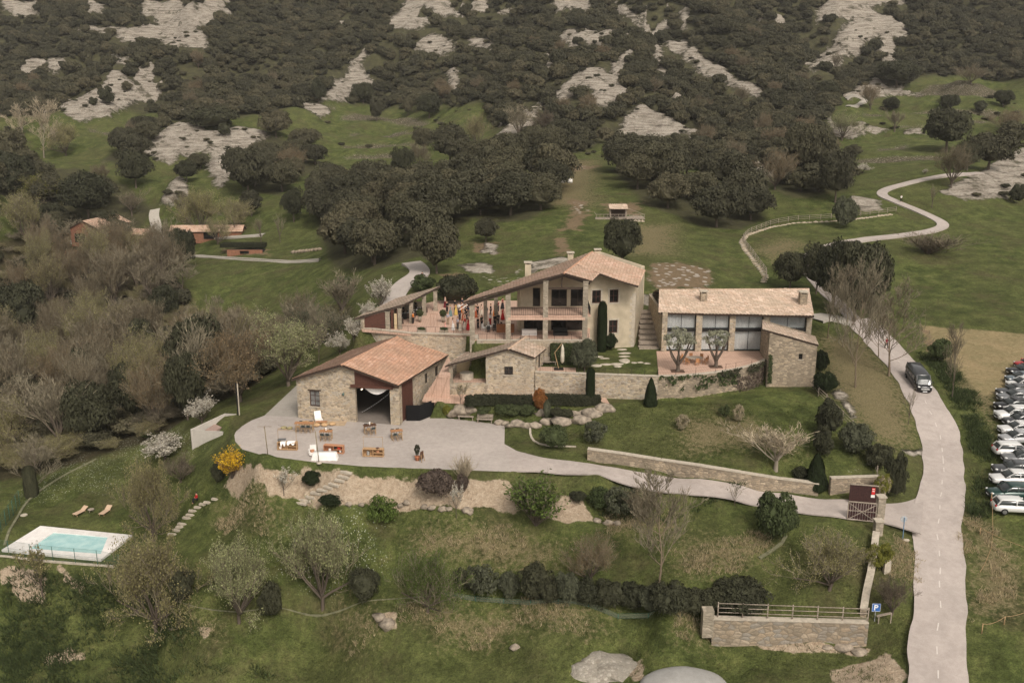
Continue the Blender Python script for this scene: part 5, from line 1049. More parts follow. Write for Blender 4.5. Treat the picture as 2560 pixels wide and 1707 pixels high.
FULLT = [bare_tree(40+i, .65, .09, (12, 6, 5, 5), buds=15000, bsize=.0052, wtw=.0026) for i in range(2)]
TALLT = [bare_tree(60+i, .5, .16, (9, 6, 5, 4), up=.5, wtw=.0026, trunk_r=.013, leader=True) for i in range(3)]
BLOS = [bare_tree(80+i, .6, .12, (9, 6, 5, 4), buds=3600, bsize=.013) for i in range(2)]
SAPL = [bare_tree(90+i, .35, .3, (6, 5, 4, 2), up=.8, wtw=.003, trunk_r=.014) for i in range(2)]
SAPB = [bare_tree(95+i, .35, .3, (6, 5, 4, 2), up=.8, wtw=.003, buds=900, bsize=.014, trunk_r=.014) for i in range(1)]
SPRAY = [bare_tree(110+i, .5, 0, (14, 6, 4), up=1.4, buds=5500, bsize=.016, spray=True, wtw=.004) for i in range(2)]
SPRAYT = [bare_tree(120+i, .45, 0, (16, 6, 4), up=1.4, buds=0, spray=True, wtw=.004) for i in range(1)]
FL = {'oak': (OAK, 'T'), 'oakf': (OAKF, 'T'), 'bush': (BUSH, None), 'olive': (OLV, 'T'), 'loose': (LOOSE, None), 'col': ([COL], None), 'cone': ([CONE], None)}
BT = {'bare': BARET, 'budt': BUDT, 'full': FULLT, 'tall': TALLT, 'blos': BLOS, 'sapl': SAPL, 'sapb': SAPB, 'spray': SPRAY, 'sprayt': SPRAYT}
VR = random.Random(5)
def mob(name, me, parent, mat=None, slot=0, scale=None):
    o = bpy.data.objects.new(name, me); C.objects.link(o); o.parent = parent
    if scale: o.scale = scale
    for s_, m in ((slot, mat),) if not isinstance(mat, (list, tuple)) else enumerate(mat):
        if m is not None: o.material_slots[s_].link = 'OBJECT'; o.material_slots[s_].material = m
    return o
def plant(kind, loc, w, h, name, label, cat, group=None, lm='oak', bk='bark', tw='twig', variant=None, sink=.0):
    root = bpy.data.objects.new(name, None); C.objects.link(root); root.location = (loc[0], loc[1], loc[2]-sink); root.rotation_euler = (0, 0, VR.random()*6.28)
    root.empty_display_size = .3; tag(root, label, cat, group); sx = w/2
    if kind in FL:
        L_, tr = FL[kind]; me = L_[variant if variant is not None else VR.randrange(len(L_))]
        if tr:
            up = .05*h; c = mob("crown", me, root, LM[lm], 0, (sx, sx*VR.uniform(.9, 1.1), h-up)); c.location = (0, 0, up)
            mob("trunk", OTR[VR.randrange(3)], root, BK[bk], 0, (sx*.55, sx*.55, h))
        else: mob("foliage", me, root, LM[lm], 0, (sx, sx*VR.uniform(.92, 1.08), h))
    else:
        L_ = BT[kind]; cm, tm_ = L_[variant if variant is not None else VR.randrange(len(L_))]
        mob("crown" if kind not in ('spray', 'sprayt') else "stems", cm, root, [BK[tw], LM[lm]], 0, (sx, sx, h))
        if len(tm_.polygons): mob("trunk", tm_, root, BK[bk], 0, (sx, sx, h))
    return root
def plantpx(kind, u, v, wpx, hpx, name, label, cat, **k):
    p = Vector(k.pop('at')) if 'at' in k else hit(u, v); d = dpt(p); el = math.atan2(CZ-p.z, p.y)
    return plant(kind, p, wpx*d/F, hpx*d/F/max(.8, math.cos(el)), name, label, cat, sink=.05, **k)
# ---------------- small buildings and garden structures ----------------
BRICK = plain("red_brick", (.24,.115,.07), .9, .2, 2); REDW = plain("red_render", (.22,.10,.065), .9, .15, 2)
def gable(name, c, L, Wd, h, rise, rz, label, wm, tm_, group=None, door=None, over=.4):
    t = thing(name, label, "house", c, 0, group); R = Matrix.Rotation(rz, 4, 'Z'); tp = lambda x, y, z: Vector(c)+R@Vector((x, y, z))
    zt = lambda X, Y: c[2]+h+rise*(1-abs((R.inverted()@Vector((X-c[0], Y-c[1], 0))).y)/(Wd/2))-.1
    w = MB(); q_ = [tp(-L/2, -Wd/2, 0), tp(L/2, -Wd/2, 0), tp(L/2, Wd/2, 0), tp(-L/2, Wd/2, 0)]
    ops = door or []
    for i in range(4): wall(w, q_[i], q_[(i+1) % 4], c[2]-1.0, zt, [(a, b, c[2]+z0, c[2]+z1) for k, a, b, z0, z1 in ops if k == i], .25, 1.0)
    w.build("wall", wm, t)
    for k, a, b, z0, z1 in ops: window(t, q_[k], q_[(k+1) % 4], a, b, c[2]+z0, c[2]+z1, nx=1, name="window" if z0 > .3 else "door")
    o = over; k = rise/(Wd/2); e = h-k*o
    roofp(t, [[tp(-L/2-o, -Wd/2-o, e), tp(L/2+o, -Wd/2-o, e), tp(L/2+o, 0, h+rise), tp(-L/2-o, 0, h+rise)], [tp(L/2+o, Wd/2+o, e), tp(-L/2-o, Wd/2+o, e), tp(-L/2-o, 0, h+rise), tp(L/2+o, 0, h+rise)]], [R@Vector((0, 1, k)), R@Vector((0, -1, k))], tm_, thick=.15, cw=.5, ch=.5)
    return t
p = hit(255, 598); p.z = hz(p.x, p.y)
gable("far_house", (p.x, p.y, p.z), 15, 8.5, 4.2, 2.0, math.radians(78), "far red walled house with a gabled tile roof half hidden by trees on the left", REDW, TILE, door=[(3, 1.0, 4.5, .1, 2.6), (0, 2, 4, .8, 2)])
p = hit(352, 602); gable("far_annex", (p.x, p.y, p.z), 8, 5, 2.4, 1.2, math.radians(-20), "small low tiled annex right of the far red house", BRICK, TILE)
p = hit(192, 652); gable("far_hut", (p.x, p.y, p.z), 6, 4.5, 2.0, 1.0, math.radians(5), "small hut with a bright orange tile roof sunk among bare trees", BRICK, tiles("orange_tiles", [(.56,.27,.15),(.62,.32,.19),(.50,.24,.13)], (.5,.26,.16)))
p = hit(192, 622); t = thing("white_canopy", "low white canopy behind the orange roofed hut", "canopy", p); g = MB(); g.lathe((0,0,0), [(2.6,0),(2.3,.5),(1.5,.8),(.1,.95)], 10); 
o = g.build("cover", plain("white_sheet", (.6,.58,.55)), None); o.parent = t; o.location = (0,0,1.6); o.scale = (1.2, .6, .8); g = MB()
for a, b in ((-2.4,-1),(2.4,-1),(2.4,1),(-2.4,1)): g.beam((a, b, 0), (a, b, 1.75), .1)
o = g.build("posts", GREYW, None); o.parent = t
p = hit(522, 596); gable("long_shed", (p.x, p.y, p.z), 19.5, 5, 2.4, 1.3, math.radians(2), "long low red brick shed with a tiled roof behind budding trees", BRICK, TILE, door=[(0, 2, 6, .1, 2.1), (0, 9, 13, .1, 2.1)])
t = None
p = hit(612, 636); t = thing("brick_bunker", "low brick wall with a dark opening under a clipped hedge on the far lawn", "shelter", p); g = MB(); wall(g, (p.x-4.5, p.y), (p.x+4.5, p.y), p.z-.5, p.z+1.1, [(3.2, 5.6, p.z, p.z+.9)], .4); g.build("wall", BRICK, t); g = MB(); g.box((p.x, p.y+2, p.z+.45), (9.0, 3, .7)); g.build("shade_block", DARK, t)  # solid near-black block behind the wall: shade of the opening put into colour
for i, u in enumerate(range(735, 805, 8)):
    p = hit(u, 633-(u-735)*.12); tag(MB().blob((p.x, p.y, p.z+.2), (.9, .6, .55), i, .3, 1).build("boulder", STN2), "brown boulder in the far lawn row, %s from the left" % ("first", "second", "third", "fourth", "fifth", "sixth", "seventh", "eighth", "last")[i], "rock", "boulders in a row on the far lawn")
# hut on the hill
p = hit(1545, 545); t = thing("hill_hut", "tiny tiled shelter on a railed platform with dry stone base on the hill", "shelter", p); z0 = p.z
g = MB(); 
for a in (-1.7, 1.7):
    for b in (-.9, .9): g.beam((p.x+a, p.y+b, z0-.5), (p.x+a, p.y+b, z0+2.1+(b > 0)*.4), .14)
g.build("posts", GREYW, t); roofp(t, [[(p.x-2, p.y-1.4, z0+2.0), (p.x+2, p.y-1.4, z0+2.0), (p.x+2, p.y+1.4, z0+2.75), (p.x-2, p.y+1.4, z0+2.75)]], [(0,1,.27)], TILEO, thick=.1)
g = MB(); g.box((p.x, p.y+.9, z0+.9), (3.4, .1, 1.9)); g.build("back_panel", WOODD, t)
g = MB(); g.box((p.x+.3, p.y+.4, z0+.02), (10.5, 4.6, .16)); 
for k in range(14): g.beam((p.x-4.8+k*.78, p.y-1.9, z0), (p.x-4.8+k*.78, p.y-1.9, z0+1.0), .06)
g.beam((p.x-4.9, p.y-1.9, z0+1.0), (p.x+5.5, p.y-1.9, z0+1.0), .07); g.beam((p.x-4.9, p.y-1.9, z0+.5), (p.x+5.5, p.y-1.9, z0+.5), .05); g.beam((p.x+1.9, p.y-1, z0+2.2), (p.x+5.2, p.y-1.6, z0+1.0), .06); g.beam((p.x-4.9, p.y-1.9, z0+1), (p.x-4.9, p.y+2.4, z0+1), .06)
g.build("platform", GREYW, t); g = MB()
for k in range(26): g.blob((p.x-4.6+(k % 13)*.8, p.y-2.0-.3*(k//13), z0-.45-.55*(k//13)), (.5, .4, .35), k, .25, 1)
g.build("stone_base", STN, t)
# ---------------- pool ----------------
POOLZ = -.98
dk = [P(u, v, -1) for u, v in ((4,1375),(101,1315),(331,1338),(252,1399))]; wt = [P(u, v, -1) for u, v in ((74,1371.5),(134,1331),(270,1342.5),(252,1385))]
pool = thing("swimming_pool", "small rectangular turquoise swimming pool with a broad white deck", "pool", (sum(p.x for p in dk)/4, sum(p.y for p in dk)/4, -1)); g = MB(); nd = 4
Z = lambda p, z: Vector((p.x, p.y, z))
for i in range(4):
    j = (i+1) % 4; g.add([Z(dk[i], -.93), Z(wt[i], -.93), Z(wt[j], -.93), Z(dk[j], -.93)], [(0,3,2,1)]); g.add([Z(wt[i], -.93), Z(wt[j], -.93), Z(wt[j], -2.4), Z(wt[i], -2.4)], [(0,3,2,1)]); g.add([Z(dk[i], -.93), Z(dk[j], -.93), Z(dk[j], -1.6), Z(dk[i], -1.6)], [(0,1,2,3)])
g.add([Z(p, -2.4) for p in wt], [(0,1,2,3)])
g.build("deck", concrete("pool_deck", (.80,.765,.73)), pool); WAT, t_, b__ = nodes("pool_water", .08); co = N(t_, "ShaderNodeTexCoord").outputs['Object']
t_.links.new(ramp(t_, noise(t_, co, .8, 4), [(.35, (.30,.52,.52)), (.65, (.44,.64,.62))]), b__.inputs['Base Color']); bump(t_, b__, noise(t_, co, 3, 3), .12, .05); b__.inputs['Specular IOR Level'].default_value = .5
g = MB(); g.add([Z(p, -1.04) for p in wt], [(0,1,2,3)] if (wt[1]-wt[0]).cross(wt[2]-wt[0]).z > 0 else [(0,3,2,1)]); g.build("water", WAT, pool)
GRN = plain("fence_green", (.03,.10,.075), .5, .1)
MESHM, t_, b__ = nodes("green_mesh", .6); b__.inputs['Base Color'].default_value = (.05,.13,.10,1); b__.inputs['Alpha'].default_value = .16
MESHP, t_, b__ = nodes("pale_green_mesh", .8); b__.inputs['Base Color'].default_value = (.15,.165,.11,1); b__.inputs['Alpha'].default_value = .62
def meshfence(name, px, h, label, mm, step=2.6, alphatop=0):
    L = [hit(u, v) for u, v in px]; t = thing(name, label, "fence", L[0]); P_ = resample([Vector((p.x, p.y, 0)) for p in L], step); P_ = [Vector((p.x, p.y, hz(p.x, p.y))) for p in P_]; U = Vector((0,0,1)); g = MB(); w = MB()
    for p in P_: MB().tube([p-U*.3, p+U*h], .035, 6).build("post", GRN, t)
    for a, b in zip(P_, P_[1:]):
        g.add([a+U*.02, b+U*.02, b+U*h, a+U*h], [(0,1,2,3)])
        for k in (0, .5, 1): w.beam(a+U*(.05+h*k*.97), b+U*(.05+h*k*.97), .014)
    g.build("netting", mm, t); w.build("wires", GRN, t); return t
meshfence("pool_fence", [(-30,1385),(60,1395),(160,1406),(262,1415),(300,1425)], 1.9, "thin green mesh fence in front of the pool", MESHM)
meshfence("pool_fence", [(-20,1370),(18,1310),(50,1262)], 2.0, "tall green mesh fence at the left edge beside the pool", MESHM, 1.6)
meshfence("garden_fence", [(1115,1491),(1240,1500),(1380,1512),(1500,1522),(1640,1530),(1775,1540)], .5, "low pale green mesh fence along the foot of the lower garden", MESHP)
def kerb(name, px, w, h, label, m=CAPM):
    L = resample(chaikin([Vector((p.x, p.y, 0)) for p in XY('s', *px)]), 1.0); g = MB()
    for a, b in zip(L, L[1:]):
        d = (b-a).normalized(); n = Vector((-d.y, d.x, 0))*w/2; za, zb = hz(a.x, a.y), hz(b.x, b.y); U = Vector((0,0,1)); g.hexa([a-n+U*(za-.3), b-n+U*(zb-.3), b+n+U*(zb-.3), a+n+U*(za-.3)], [a-n+U*(za+h), b-n+U*(zb+h), b+n+U*(zb+h), a+n+U*(za+h)])
    return tag(g.build(name, m), label, "kerb")
MOSS = plain("mossy_concrete", (.17,.165,.10), .9, .3, 2)
kerb("kerb", [(-20,1391),(100,1401),(200,1409),(285,1417)], .3, .12, "pale concrete kerb below the pool fence")
kerb("kerb", [(240,1148),(180,1178),(95,1228),(60,1262),(40,1300),(12,1362)], .3, .12, "narrow concrete kerb winding down to the left end of the pool", MOSS)
kerb("kerb", [(436,1503),(475,1527),(600,1527),(700,1525),(800,1521),(900,1508),(1000,1497),(1115,1490)], .14, .04, "thin mossy kerb under the lower left garden trees", MOSS)
kerb("kerb", [(1325,1064),(1326,1095),(1345,1111),(1390,1116),(1440,1117)], .25, .1, "curved stone edging around the green lawn shrub", CAPM)
kerb("kerb", [(1898,1396),(1930,1376),(1955,1360),(1965,1340)], .3, .15, "curved stone edging under the dense tree below the driveway", MOSS)
def slat_lounger(c, rz, label):
    t = thing("sun_lounger", label, "sun lounger", c, rz, "sun loungers on the pool lawn", wl=False); m = plain("lounger_canvas", (.50,.36,.25), .9, .1)
    g = MB(); g.hexa([(-.35,-.9,.28),(.35,-.9,.28),(.35,.35,.28),(-.35,.35,.28)], [(-.35,-.9,.34),(.35,-.9,.34),(.35,.35,.34),(-.35,.35,.34)]); g.build("seat", m, t); g = MB(); g.hexa([(-.35,.36,.28),(.35,.36,.28),(.35,1.0,.66),(-.35,1.0,.66)], [(-.35,.36,.34),(.35,.36,.34),(.35,.97,.72),(-.35,.97,.72)]); g.build("backrest", m, t)
    for x in (-.3, .3):
        for y in (-.75, .5): g = MB(); g.beam((x, y, 0), (x, y, .28), .06); g.build("leg", WOOD, t)
    return t
p = hit(201, 1284); slat_lounger(p, math.radians(-25), "tan sun lounger, left one of the two above the pool"); p = hit(264, 1283); slat_lounger(p, math.radians(-12), "tan sun lounger, right one of the two above the pool")
p = hit(228, 1279); t = thing("side_table", "low round side table between the two sun loungers", "table", p, wl=False); MB().lathe((0,0,.32), [(.38,0),(.38,.05)], 12, False).build("top", GREYW, t)
for k in range(3): g = MB(); g.beam((.25*math.cos(k*2.1), .25*math.sin(k*2.1), 0), (.2*math.cos(k*2.1), .2*math.sin(k*2.1), .32), .05); g.build("leg", GREYW, t)
p = hit(60, 1288); tag(MB().lathe((p.x, p.y, p.z), [(.42,-.05),(.42,.1),(.38,.12)], 12, False).build("round_slab", CAPM), "round stone slab near the green fence", "slab")
# concrete retaining box
c0, c1, c2, c3 = hit(481,1124), hit(556,1087), hit(563,1036), hit(603,1036); zt = 7.7; t = thing("concrete_retaining_box", "bare concrete retaining wall box with a plank panel, left of the paved yard", "wall", c0); CON = concrete("bare_concrete", (.50,.46,.41)); k0 = P(475.5,1073,zt); k1 = P(556,1079.5,zt); k2 = P(562,1033,8.9); k3 = P(601,1035,9.0); g = MB()
def cwall(a, b, za, zb, th=.22):
    a, b = Vector((a.x, a.y, 0)), Vector((b.x, b.y, 0)); n = Vector((-(b-a).y, (b-a).x, 0)).normalized()*th; U = Vector((0,0,1)); g.hexa([a+U*3.5, b+U*3.5, b+n+U*3.5, a+n+U*3.5], [a+U*za, b+U*zb, b+n+U*zb, a+n+U*za])
cwall(k0, k1, zt, zt); cwall(k2, k0, 8.9, zt); cwall(k3, k2, 9.0, 8.9); g.build("wall", CON, t); 
g = MB(); pc = [P(u, v, 7.75) for u, v in ((512,1075),(540,1076),(577,1054),(552,1050))]; g.hexa([p-Vector((0,0,.25)) for p in pc], pc); g.build("plank_panel", plain("pinkish_planks", (.34,.24,.20), .8, .15, 4), t)
p = hit(597, 1038); t = thing("utility_post", "thin dark and white post at the corner of the concrete box", "post", p); g = MB(); g.beam(p+Vector((-.1,0,-.2)), p+Vector((-.1,0,4.4)), .13); g.build("dark_pole", BLACK, t); g = MB(); g.beam(p+Vector((.1,0,-.2)), p+Vector((.12,0,4.3)), .12); g.build("pale_pole", CAPM, t)
# stone steps
def slabs(name, pts_, w, label, rz=.4, d=.36):
    p0 = hit(*pts_[0]); t = thing(name, label, "steps", p0)
    for i, (u, v) in enumerate(pts_):
        p = hit(u, v); g = MB(); a = rz+VR0.uniform(-.15, .15); g.box((p.x, p.y, p.z+.06), (w*VR0.uniform(.85,1.1), d, .22), a); g.build("step", CAPM, t)
VR0 = random.Random(3)
slabs("stone_steps", S('d', (1330,1012),(1300,1060),(1262,1098),(1200,1145),(1140,1172),(1075,1203),(1005,1235),(940,1278),(885,1315),(840,1345)), 1.35, "flight of pale stone slab steps crossing the sandy bank", -.45, .42)
slabs("stone_steps", S('6', (1465,322),(1415,345),(1380,358),(1350,378),(1315,402),(1298,430),(1272,450),(1240,492),(1222,512),(1200,534),(1172,562)), 1.1, "flight of pale stone slab steps leading down to the pool", -.25, .34)
# rock mounds at the bottom edge
p = hit(1514, 1668); GRV = stone("gravel_stones", [(.36,.33,.28),(.30,.27,.23),(.42,.385,.33),(.26,.23,.19),(.33,.30,.25)], (.22,.20,.16), (3.2,3.2,3.2), .6); g = MB(); g.blob((p.x, p.y, p.z-.35), (3.3, 2.4, .95), 4, .3, 4); tag(g.build("gravel_mound", GRV), "wide low mound of pale gravel at the bottom edge", "mound")
p = hit(1712, 1712); g = MB(); g.blob((p.x, p.y, p.z-.55), (3.9, 2.8, 1.45), 6, .05, 4); tag(g.build("concrete_dome", concrete("grey_dome", (.33,.32,.30))), "smooth grey dome cut off by the bottom edge", "dome")
# ---------------- hedges and ivy ----------------
def leafsurf(name, faces, dens, leaf, m, parent, seed=0, depth=.12, cull=None):
    """leaf quads spread over world quads (a,b,c,d)"""
    rg = np.random.default_rng(seed); V = []; Fq = []; n0 = 0
    for a, b, c, d in faces:
        a, b, c, d = [np.array(x[:]) for x in (a, b, c, d)]; ar = np.linalg.norm(np.cross(b-a, d-a)); n = int(ar*dens)+1; s, t_ = rg.random((n, 1)), rg.random((n, 1)); p = a*(1-s)*(1-t_)+b*s*(1-t_)+c*s*t_+d*(1-s)*t_; nn = np.cross(b-a, d-a); nn = nn/np.linalg.norm(nn)
        p = p+nn*rg.uniform(-.02, depth, (n, 1));
        if cull: kp = fbm(p[:,0]*.7+seed*5, p[:,2]*.9, 3, seed) > -cull; p = p[kp]; n = len(p)
        q_ = nn+rg.normal(size=(n, 3))*.5; v, f = quads(p, q_/np.linalg.norm(q_, axis=1, keepdims=True), leaf, rg); V.append(v); Fq.append(f+n0); n0 += len(v)
    me = mesh_np(name, np.concatenate(V), np.concatenate(Fq), [m]); o = bpy.data.objects.new(name, me); C.objects.link(o); o.parent = parent
    if parent is not None and parent.get('_wl'): me.transform(parent.matrix_basis.inverted())
    return o
def hedge(line, w, h, label, m, core, top=lambda i: 0, name="hedge"):
    t = thing(name, label, "hedge", line[0]); U = Vector((0,0,1)); fc = []; g = MB(); n = len(line)
    for a, b in zip(line, line[1:]):
        a, b = Vector(a), Vector(b); d = (b-a).normalized(); s = Vector((d.y, -d.x, 0))*w/2; b = b+d*.02
        fc += [(a+s, b+s, b+s+U*h, a+s+U*h), (b-s, a-s, a-s+U*h, b-s+U*h), (a+s+U*h, b+s+U*h, b-s+U*h, a-s+U*h)]
        s2 = s*.9; g.hexa([a+s2, b+s2, b-s2, a-s2], [a+s2+U*h*.95, b+s2+U*h*.95, b-s2+U*h*.95, a-s2+U*h*.95])
    for e, sg in ((0, -1), (-1, 1)):
        a = Vector(line[e]); d = (Vector(line[1])-Vector(line[0])).normalized() if e == 0 else (Vector(line[-1])-Vector(line[-2])).normalized(); s = Vector((d.y, -d.x, 0))*w/2*sg; fc.append((a+s, a-s, a-s+U*h, a+s+U*h) if e else (a+s, a-s, a-s+U*h, a+s+U*h))
    g.build("inner_branches", core, t); leafsurf("foliage", fc, 170, .05, m, t, 5, .1); return t
# ---------------- yard furniture ----------------
FZ = 10.03
def at(view, x, y, z=FZ):
    ox, oy, s = VW[view]; p = P(ox+x/s, oy+y/s, z); return p
SEAT = plain("stool_shell", (.035,.05,.05), .5, .1); BOX = plain("honey_wood", (.44,.28,.15), .6, .15, 8); BOXO = plain("orange_wood", (.45,.22,.12), .6, .15, 8); TOPW = plain("table_wood", (.38,.19,.09), .5, .2, 8); DTOP = plain("dark_table_wood", (.10,.05,.03), .5, .2, 8)
def high_stool(c, rz, sm, label, group, back=True):
    t = thing("bar_stool", label, "bar stool", c, rz, group, wl=False); g = MB(); g.box((0,0,.76), (.40,.38,.05)); g.build("seat", sm, t)
    if back: g = MB(); g.hexa([(-.2,.16,.78),(.2,.16,.78),(.2,.20,.78),(-.2,.20,.78)], [(-.19,.22,1.02),(.19,.22,1.02),(.19,.26,1.02),(-.19,.26,1.02)]); g.build("backrest", sm, t)
    for x in (-1, 1):
        for y in (-1, 1): g = MB(); g.beam((x*.16, y*.15, .74), (x*.23, y*.22, 0), .035); g.build("leg", WOOD, t)
    g = MB(); 
    for a, b in (((-.2,-.19),(.2,-.19)), ((.2,-.19),(.2,.19)), ((.2,.19),(-.2,.19)), ((-.2,.19),(-.2,-.19))): g.beam((a[0], a[1], .3), (b[0], b[1], .3), .025)
    g.build("footrest", BLACK, t); return t
def high_table(c, L, Wd, rz, top, label, n, side, deco=False):
    t = thing("high_table", label, "table", c, rz, None, wl=False); g = MB(); g.box((0,0,1.06), (L, Wd, .06)); g.build("tabletop", top, t)
    for x in (-1, 1):
        for y in (-1, 1): g = MB(); g.beam((x*(L/2-.1), y*(Wd/2-.08), 1.03), (x*(L/2-.1), y*(Wd/2-.08), 0), .06); g.build("leg", WOOD, t)
    R = Matrix.Rotation(rz, 4, 'Z')
    for i in range(n):
        sd = -1 if i % 2 == 0 else 1; k = i//2; m = (n+1)//2; x = (k-(m-1)/2)*.62; q_ = Vector(c)+R@Vector((x, sd*(Wd/2+.22), 0)); high_stool(q_, rz+(math.pi if sd < 0 else 0), SEAT if (i+len(side)) % 3 else WOOD, "%s stool on the %s side of the %s" % (("left end", "middle", "right end")[min(2, k)] if m > 2 else ("left", "right")[min(1, k)], "near" if sd < 0 else "far", side), "stools at the %s" % side)
    if deco:
        v = thing("flower_vase", "small white vase on the %s" % side, "vase", Vector(c)+Vector((0,0,1.09)), 0, None, False); MB().lathe((0,0,0), [(.04,0),(.08,.08),(.04,.2)], 8).build("vase", WHITEC, v); MB().blob((0,0,.28), (.13,.13,.11), 3, .3, 1).build("flowers", WHITEC, v)
high_table(at('d', 880, 555), 2.3, .75, -.03, TOPW, "long wooden high table, the one furthest left on the paved yard", 6, "left high table")
high_table(at('d', 1115, 645), 1.5, .75, -.05, TOPW, "small wooden high table behind the orange bar unit", 4, "middle high table", True)
high_table(at('d', 1590, 580), 1.5, .75, .35, DTOP, "dark topped high table in front of the barn door", 4, "dark high table", True)
high_table(at('d', 1880, 640), 1.4, .7, .35, TOPW, "wooden high table nearest the barn door pier", 4, "right high table")
def bar_unit(c, w, h, rz, m, label, frame, goods):
    t = thing("bar_unit", label, "bar", c, rz, None, wl=False); d = .6; g = MB()
    for x in (-w/2+.03, w/2-.03): g.box((x, 0, h/2), (.06, d, h))
    g.box((0, 0, .09), (w-.12, d, .06)); g.box((0, 0, h-.03), (w-.12, d, .06)); g.box((0, d/2-.03, h/2), (w-.13, .03, h-.2)); g.box((0, 0, h/2), (.05, d-.06, h-.2)); g.build("carcass", m, t)
    g = MB(); g.box((w/4, 0, h*.5), (w/2-.1, d-.08, .035)); g.build("shelf", m, t)
    if frame:
        g = MB()
        for x in (-w/2+.05, w/2-.1): g.beam((x, .1, h), (x, .1, h+1.35), .035)
        g.beam((-w/2+.05, .1, h+1.33), (w/2-.1, .1, h+1.33), .035); g.build("frame", WOOD, t)
    for k, (x, z, sx, sz, mm, nm, lb) in enumerate(goods):
        q_ = Vector(c)+Matrix.Rotation(rz, 4, 'Z')@Vector((x, -.02, z)); o = MB(); o.lathe((0,0,0), [(sx*.8, 0), (sx, sz*.3), (sx*.9, sz)], 10, False); oo = o.build(nm, mm); oo.location = q_; tag(oo, lb, nm.replace("_", " "))
    return t
REDM = plain("red_goods", (.45,.04,.02), .5, .2)
bar_unit(at('d', 695, 755), 2.25, .95, -.06, BOX, "honey wood bar unit draped with white cloths, left on the yard", True, [(-.85, .12, .16, .2, WHITEC, "bucket", "white bucket on the bottom shelf of the left bar unit")])
c = at('d', 695, 755); t = thing("tablecloths", "white cloths hanging over the front of the left bar unit", "cloth", (c.x, c.y, c.z+.95)); g = MB()
for x0, x1, dr in ((-.75,-.15,.5), (.0,.9,.35)):
    n = 6; vs = []
    for k in range(n+1):
        x = x0+(x1-x0)*k/n; zz = -dr*(.6+.4*math.sin(k*1.7)); vs += [(c.x+x, c.y+.2, c.z+.99), (c.x+x, c.y-.32, c.z+.99), (c.x+x, c.y-.35-.03*math.sin(k*2), c.z+.95+zz)]
    g.add(vs, [(3*k+j, 3*k+3+j, 3*k+4+j, 3*k+1+j) for k in range(n) for j in (0,1)], None, True)
g.build("cloth", WHITEC, t)
t = thing("tray", "grey metal tray on the left bar unit", "tray", (c.x-.7, c.y+.1, c.z+.96)); g = MB(); g.box((c.x-.65, c.y+.12, c.z+1.2), (.95, .5, .05), .1); g.beam((c.x-1.05, c.y, c.z+.96), (c.x-1.05, c.y, c.z+1.2), .04); g.beam((c.x-.25, c.y, c.z+.96), (c.x-.25, c.y, c.z+1.2), .04); g.build("pan", plain("steel", (.2,.2,.2), .4, .2, 3, .6), t)
bar_unit(at('d', 1200, 790), 2.3, .95, -.18, BOXO, "orange wood bar unit behind the white clothed table", False, [(-.5, .13, .15, .35, WHITEC, "jar", "white jar inside the orange bar unit"), (.15, .5, .18, .28, BLACK, "crate", "dark crate on the shelf of the orange bar unit"), (.6, .5, .2, .25, REDM, "basket", "red basket on the shelf of the orange bar unit"), (.75, .13, .14, .3, WHITEC, "bucket", "white bucket low in the orange bar unit")])
bar_unit(at('d', 1628, 828), 2.35, .95, -.08, BOX, "honey wood bar unit with a tall thin frame, rightmost on the yard", True, [(-.6, .13, .17, .5, plain("grey_crate", (.3,.29,.27)), "crate", "grey crate in the left bay of the right bar unit"), (.5, .5, .2, .2, BOXO, "box", "orange box on the shelf of the right bar unit"), (.5, .96, .2, .08, DTOP, "bowl", "dark bowl on top of the right bar unit")])
# white clothed table
c = at('d', 1095, 868); t = thing("clothed_table", "long table under a white cloth reaching the ground at the front of the yard", "table", c); g = MB(); n = 40; vs = []
per = []
Lx, Ly = 1.25, .42
for k in range(n):
    a = 2*math.pi*k/n; x, y = Lx*max(-1, min(1, 1.35*math.cos(a))), Ly*max(-1, min(1, 1.35*math.sin(a))); f_ = .09*math.sin(k*2.4)+.14; r_ = math.hypot(x, y); vs += [(c.x+x, c.y+y+.3, c.z+.78), (c.x+x*(1+f_*.5), c.y+.3+y*(1+f_), c.z+.4), (c.x+x*(1+f_*1.0), c.y+.3+y*(1+f_*2.2), c.z+.01)]
g.add(vs, [(3*k+j+1, (3*k+3+j+1) % (3*n), (3*k+3+j) % (3*n), 3*k+j) for k in range(n) for j in (0,1)]+[tuple(3*k for k in range(n))], None, True); g.build("cloth", WHITEC, t)
c = at('d', 965, 820); t = thing("armchair", "white armchair with an orange cushion left of the white clothed table", "chair", c); g = MB(); g.box((c.x, c.y, c.z+.3), (.7,.7,.3), .3); g.build("seat", WHITEC, t); g = MB(); g.box((c.x, c.y+.35, c.z+.75), (.7,.16,.8), .3); g.build("backrest", WHITEC, t); g = MB(); g.box((c.x-.02, c.y, c.z+.55), (.4,.35,.25), .5); g.build("cushion", BOXO, t)
for x in (-1, 1): g = MB(); g.box((c.x+x*.36, c.y, c.z+.45), (.12,.6,.45), .3); g.build("armrest", WHITEC, t)
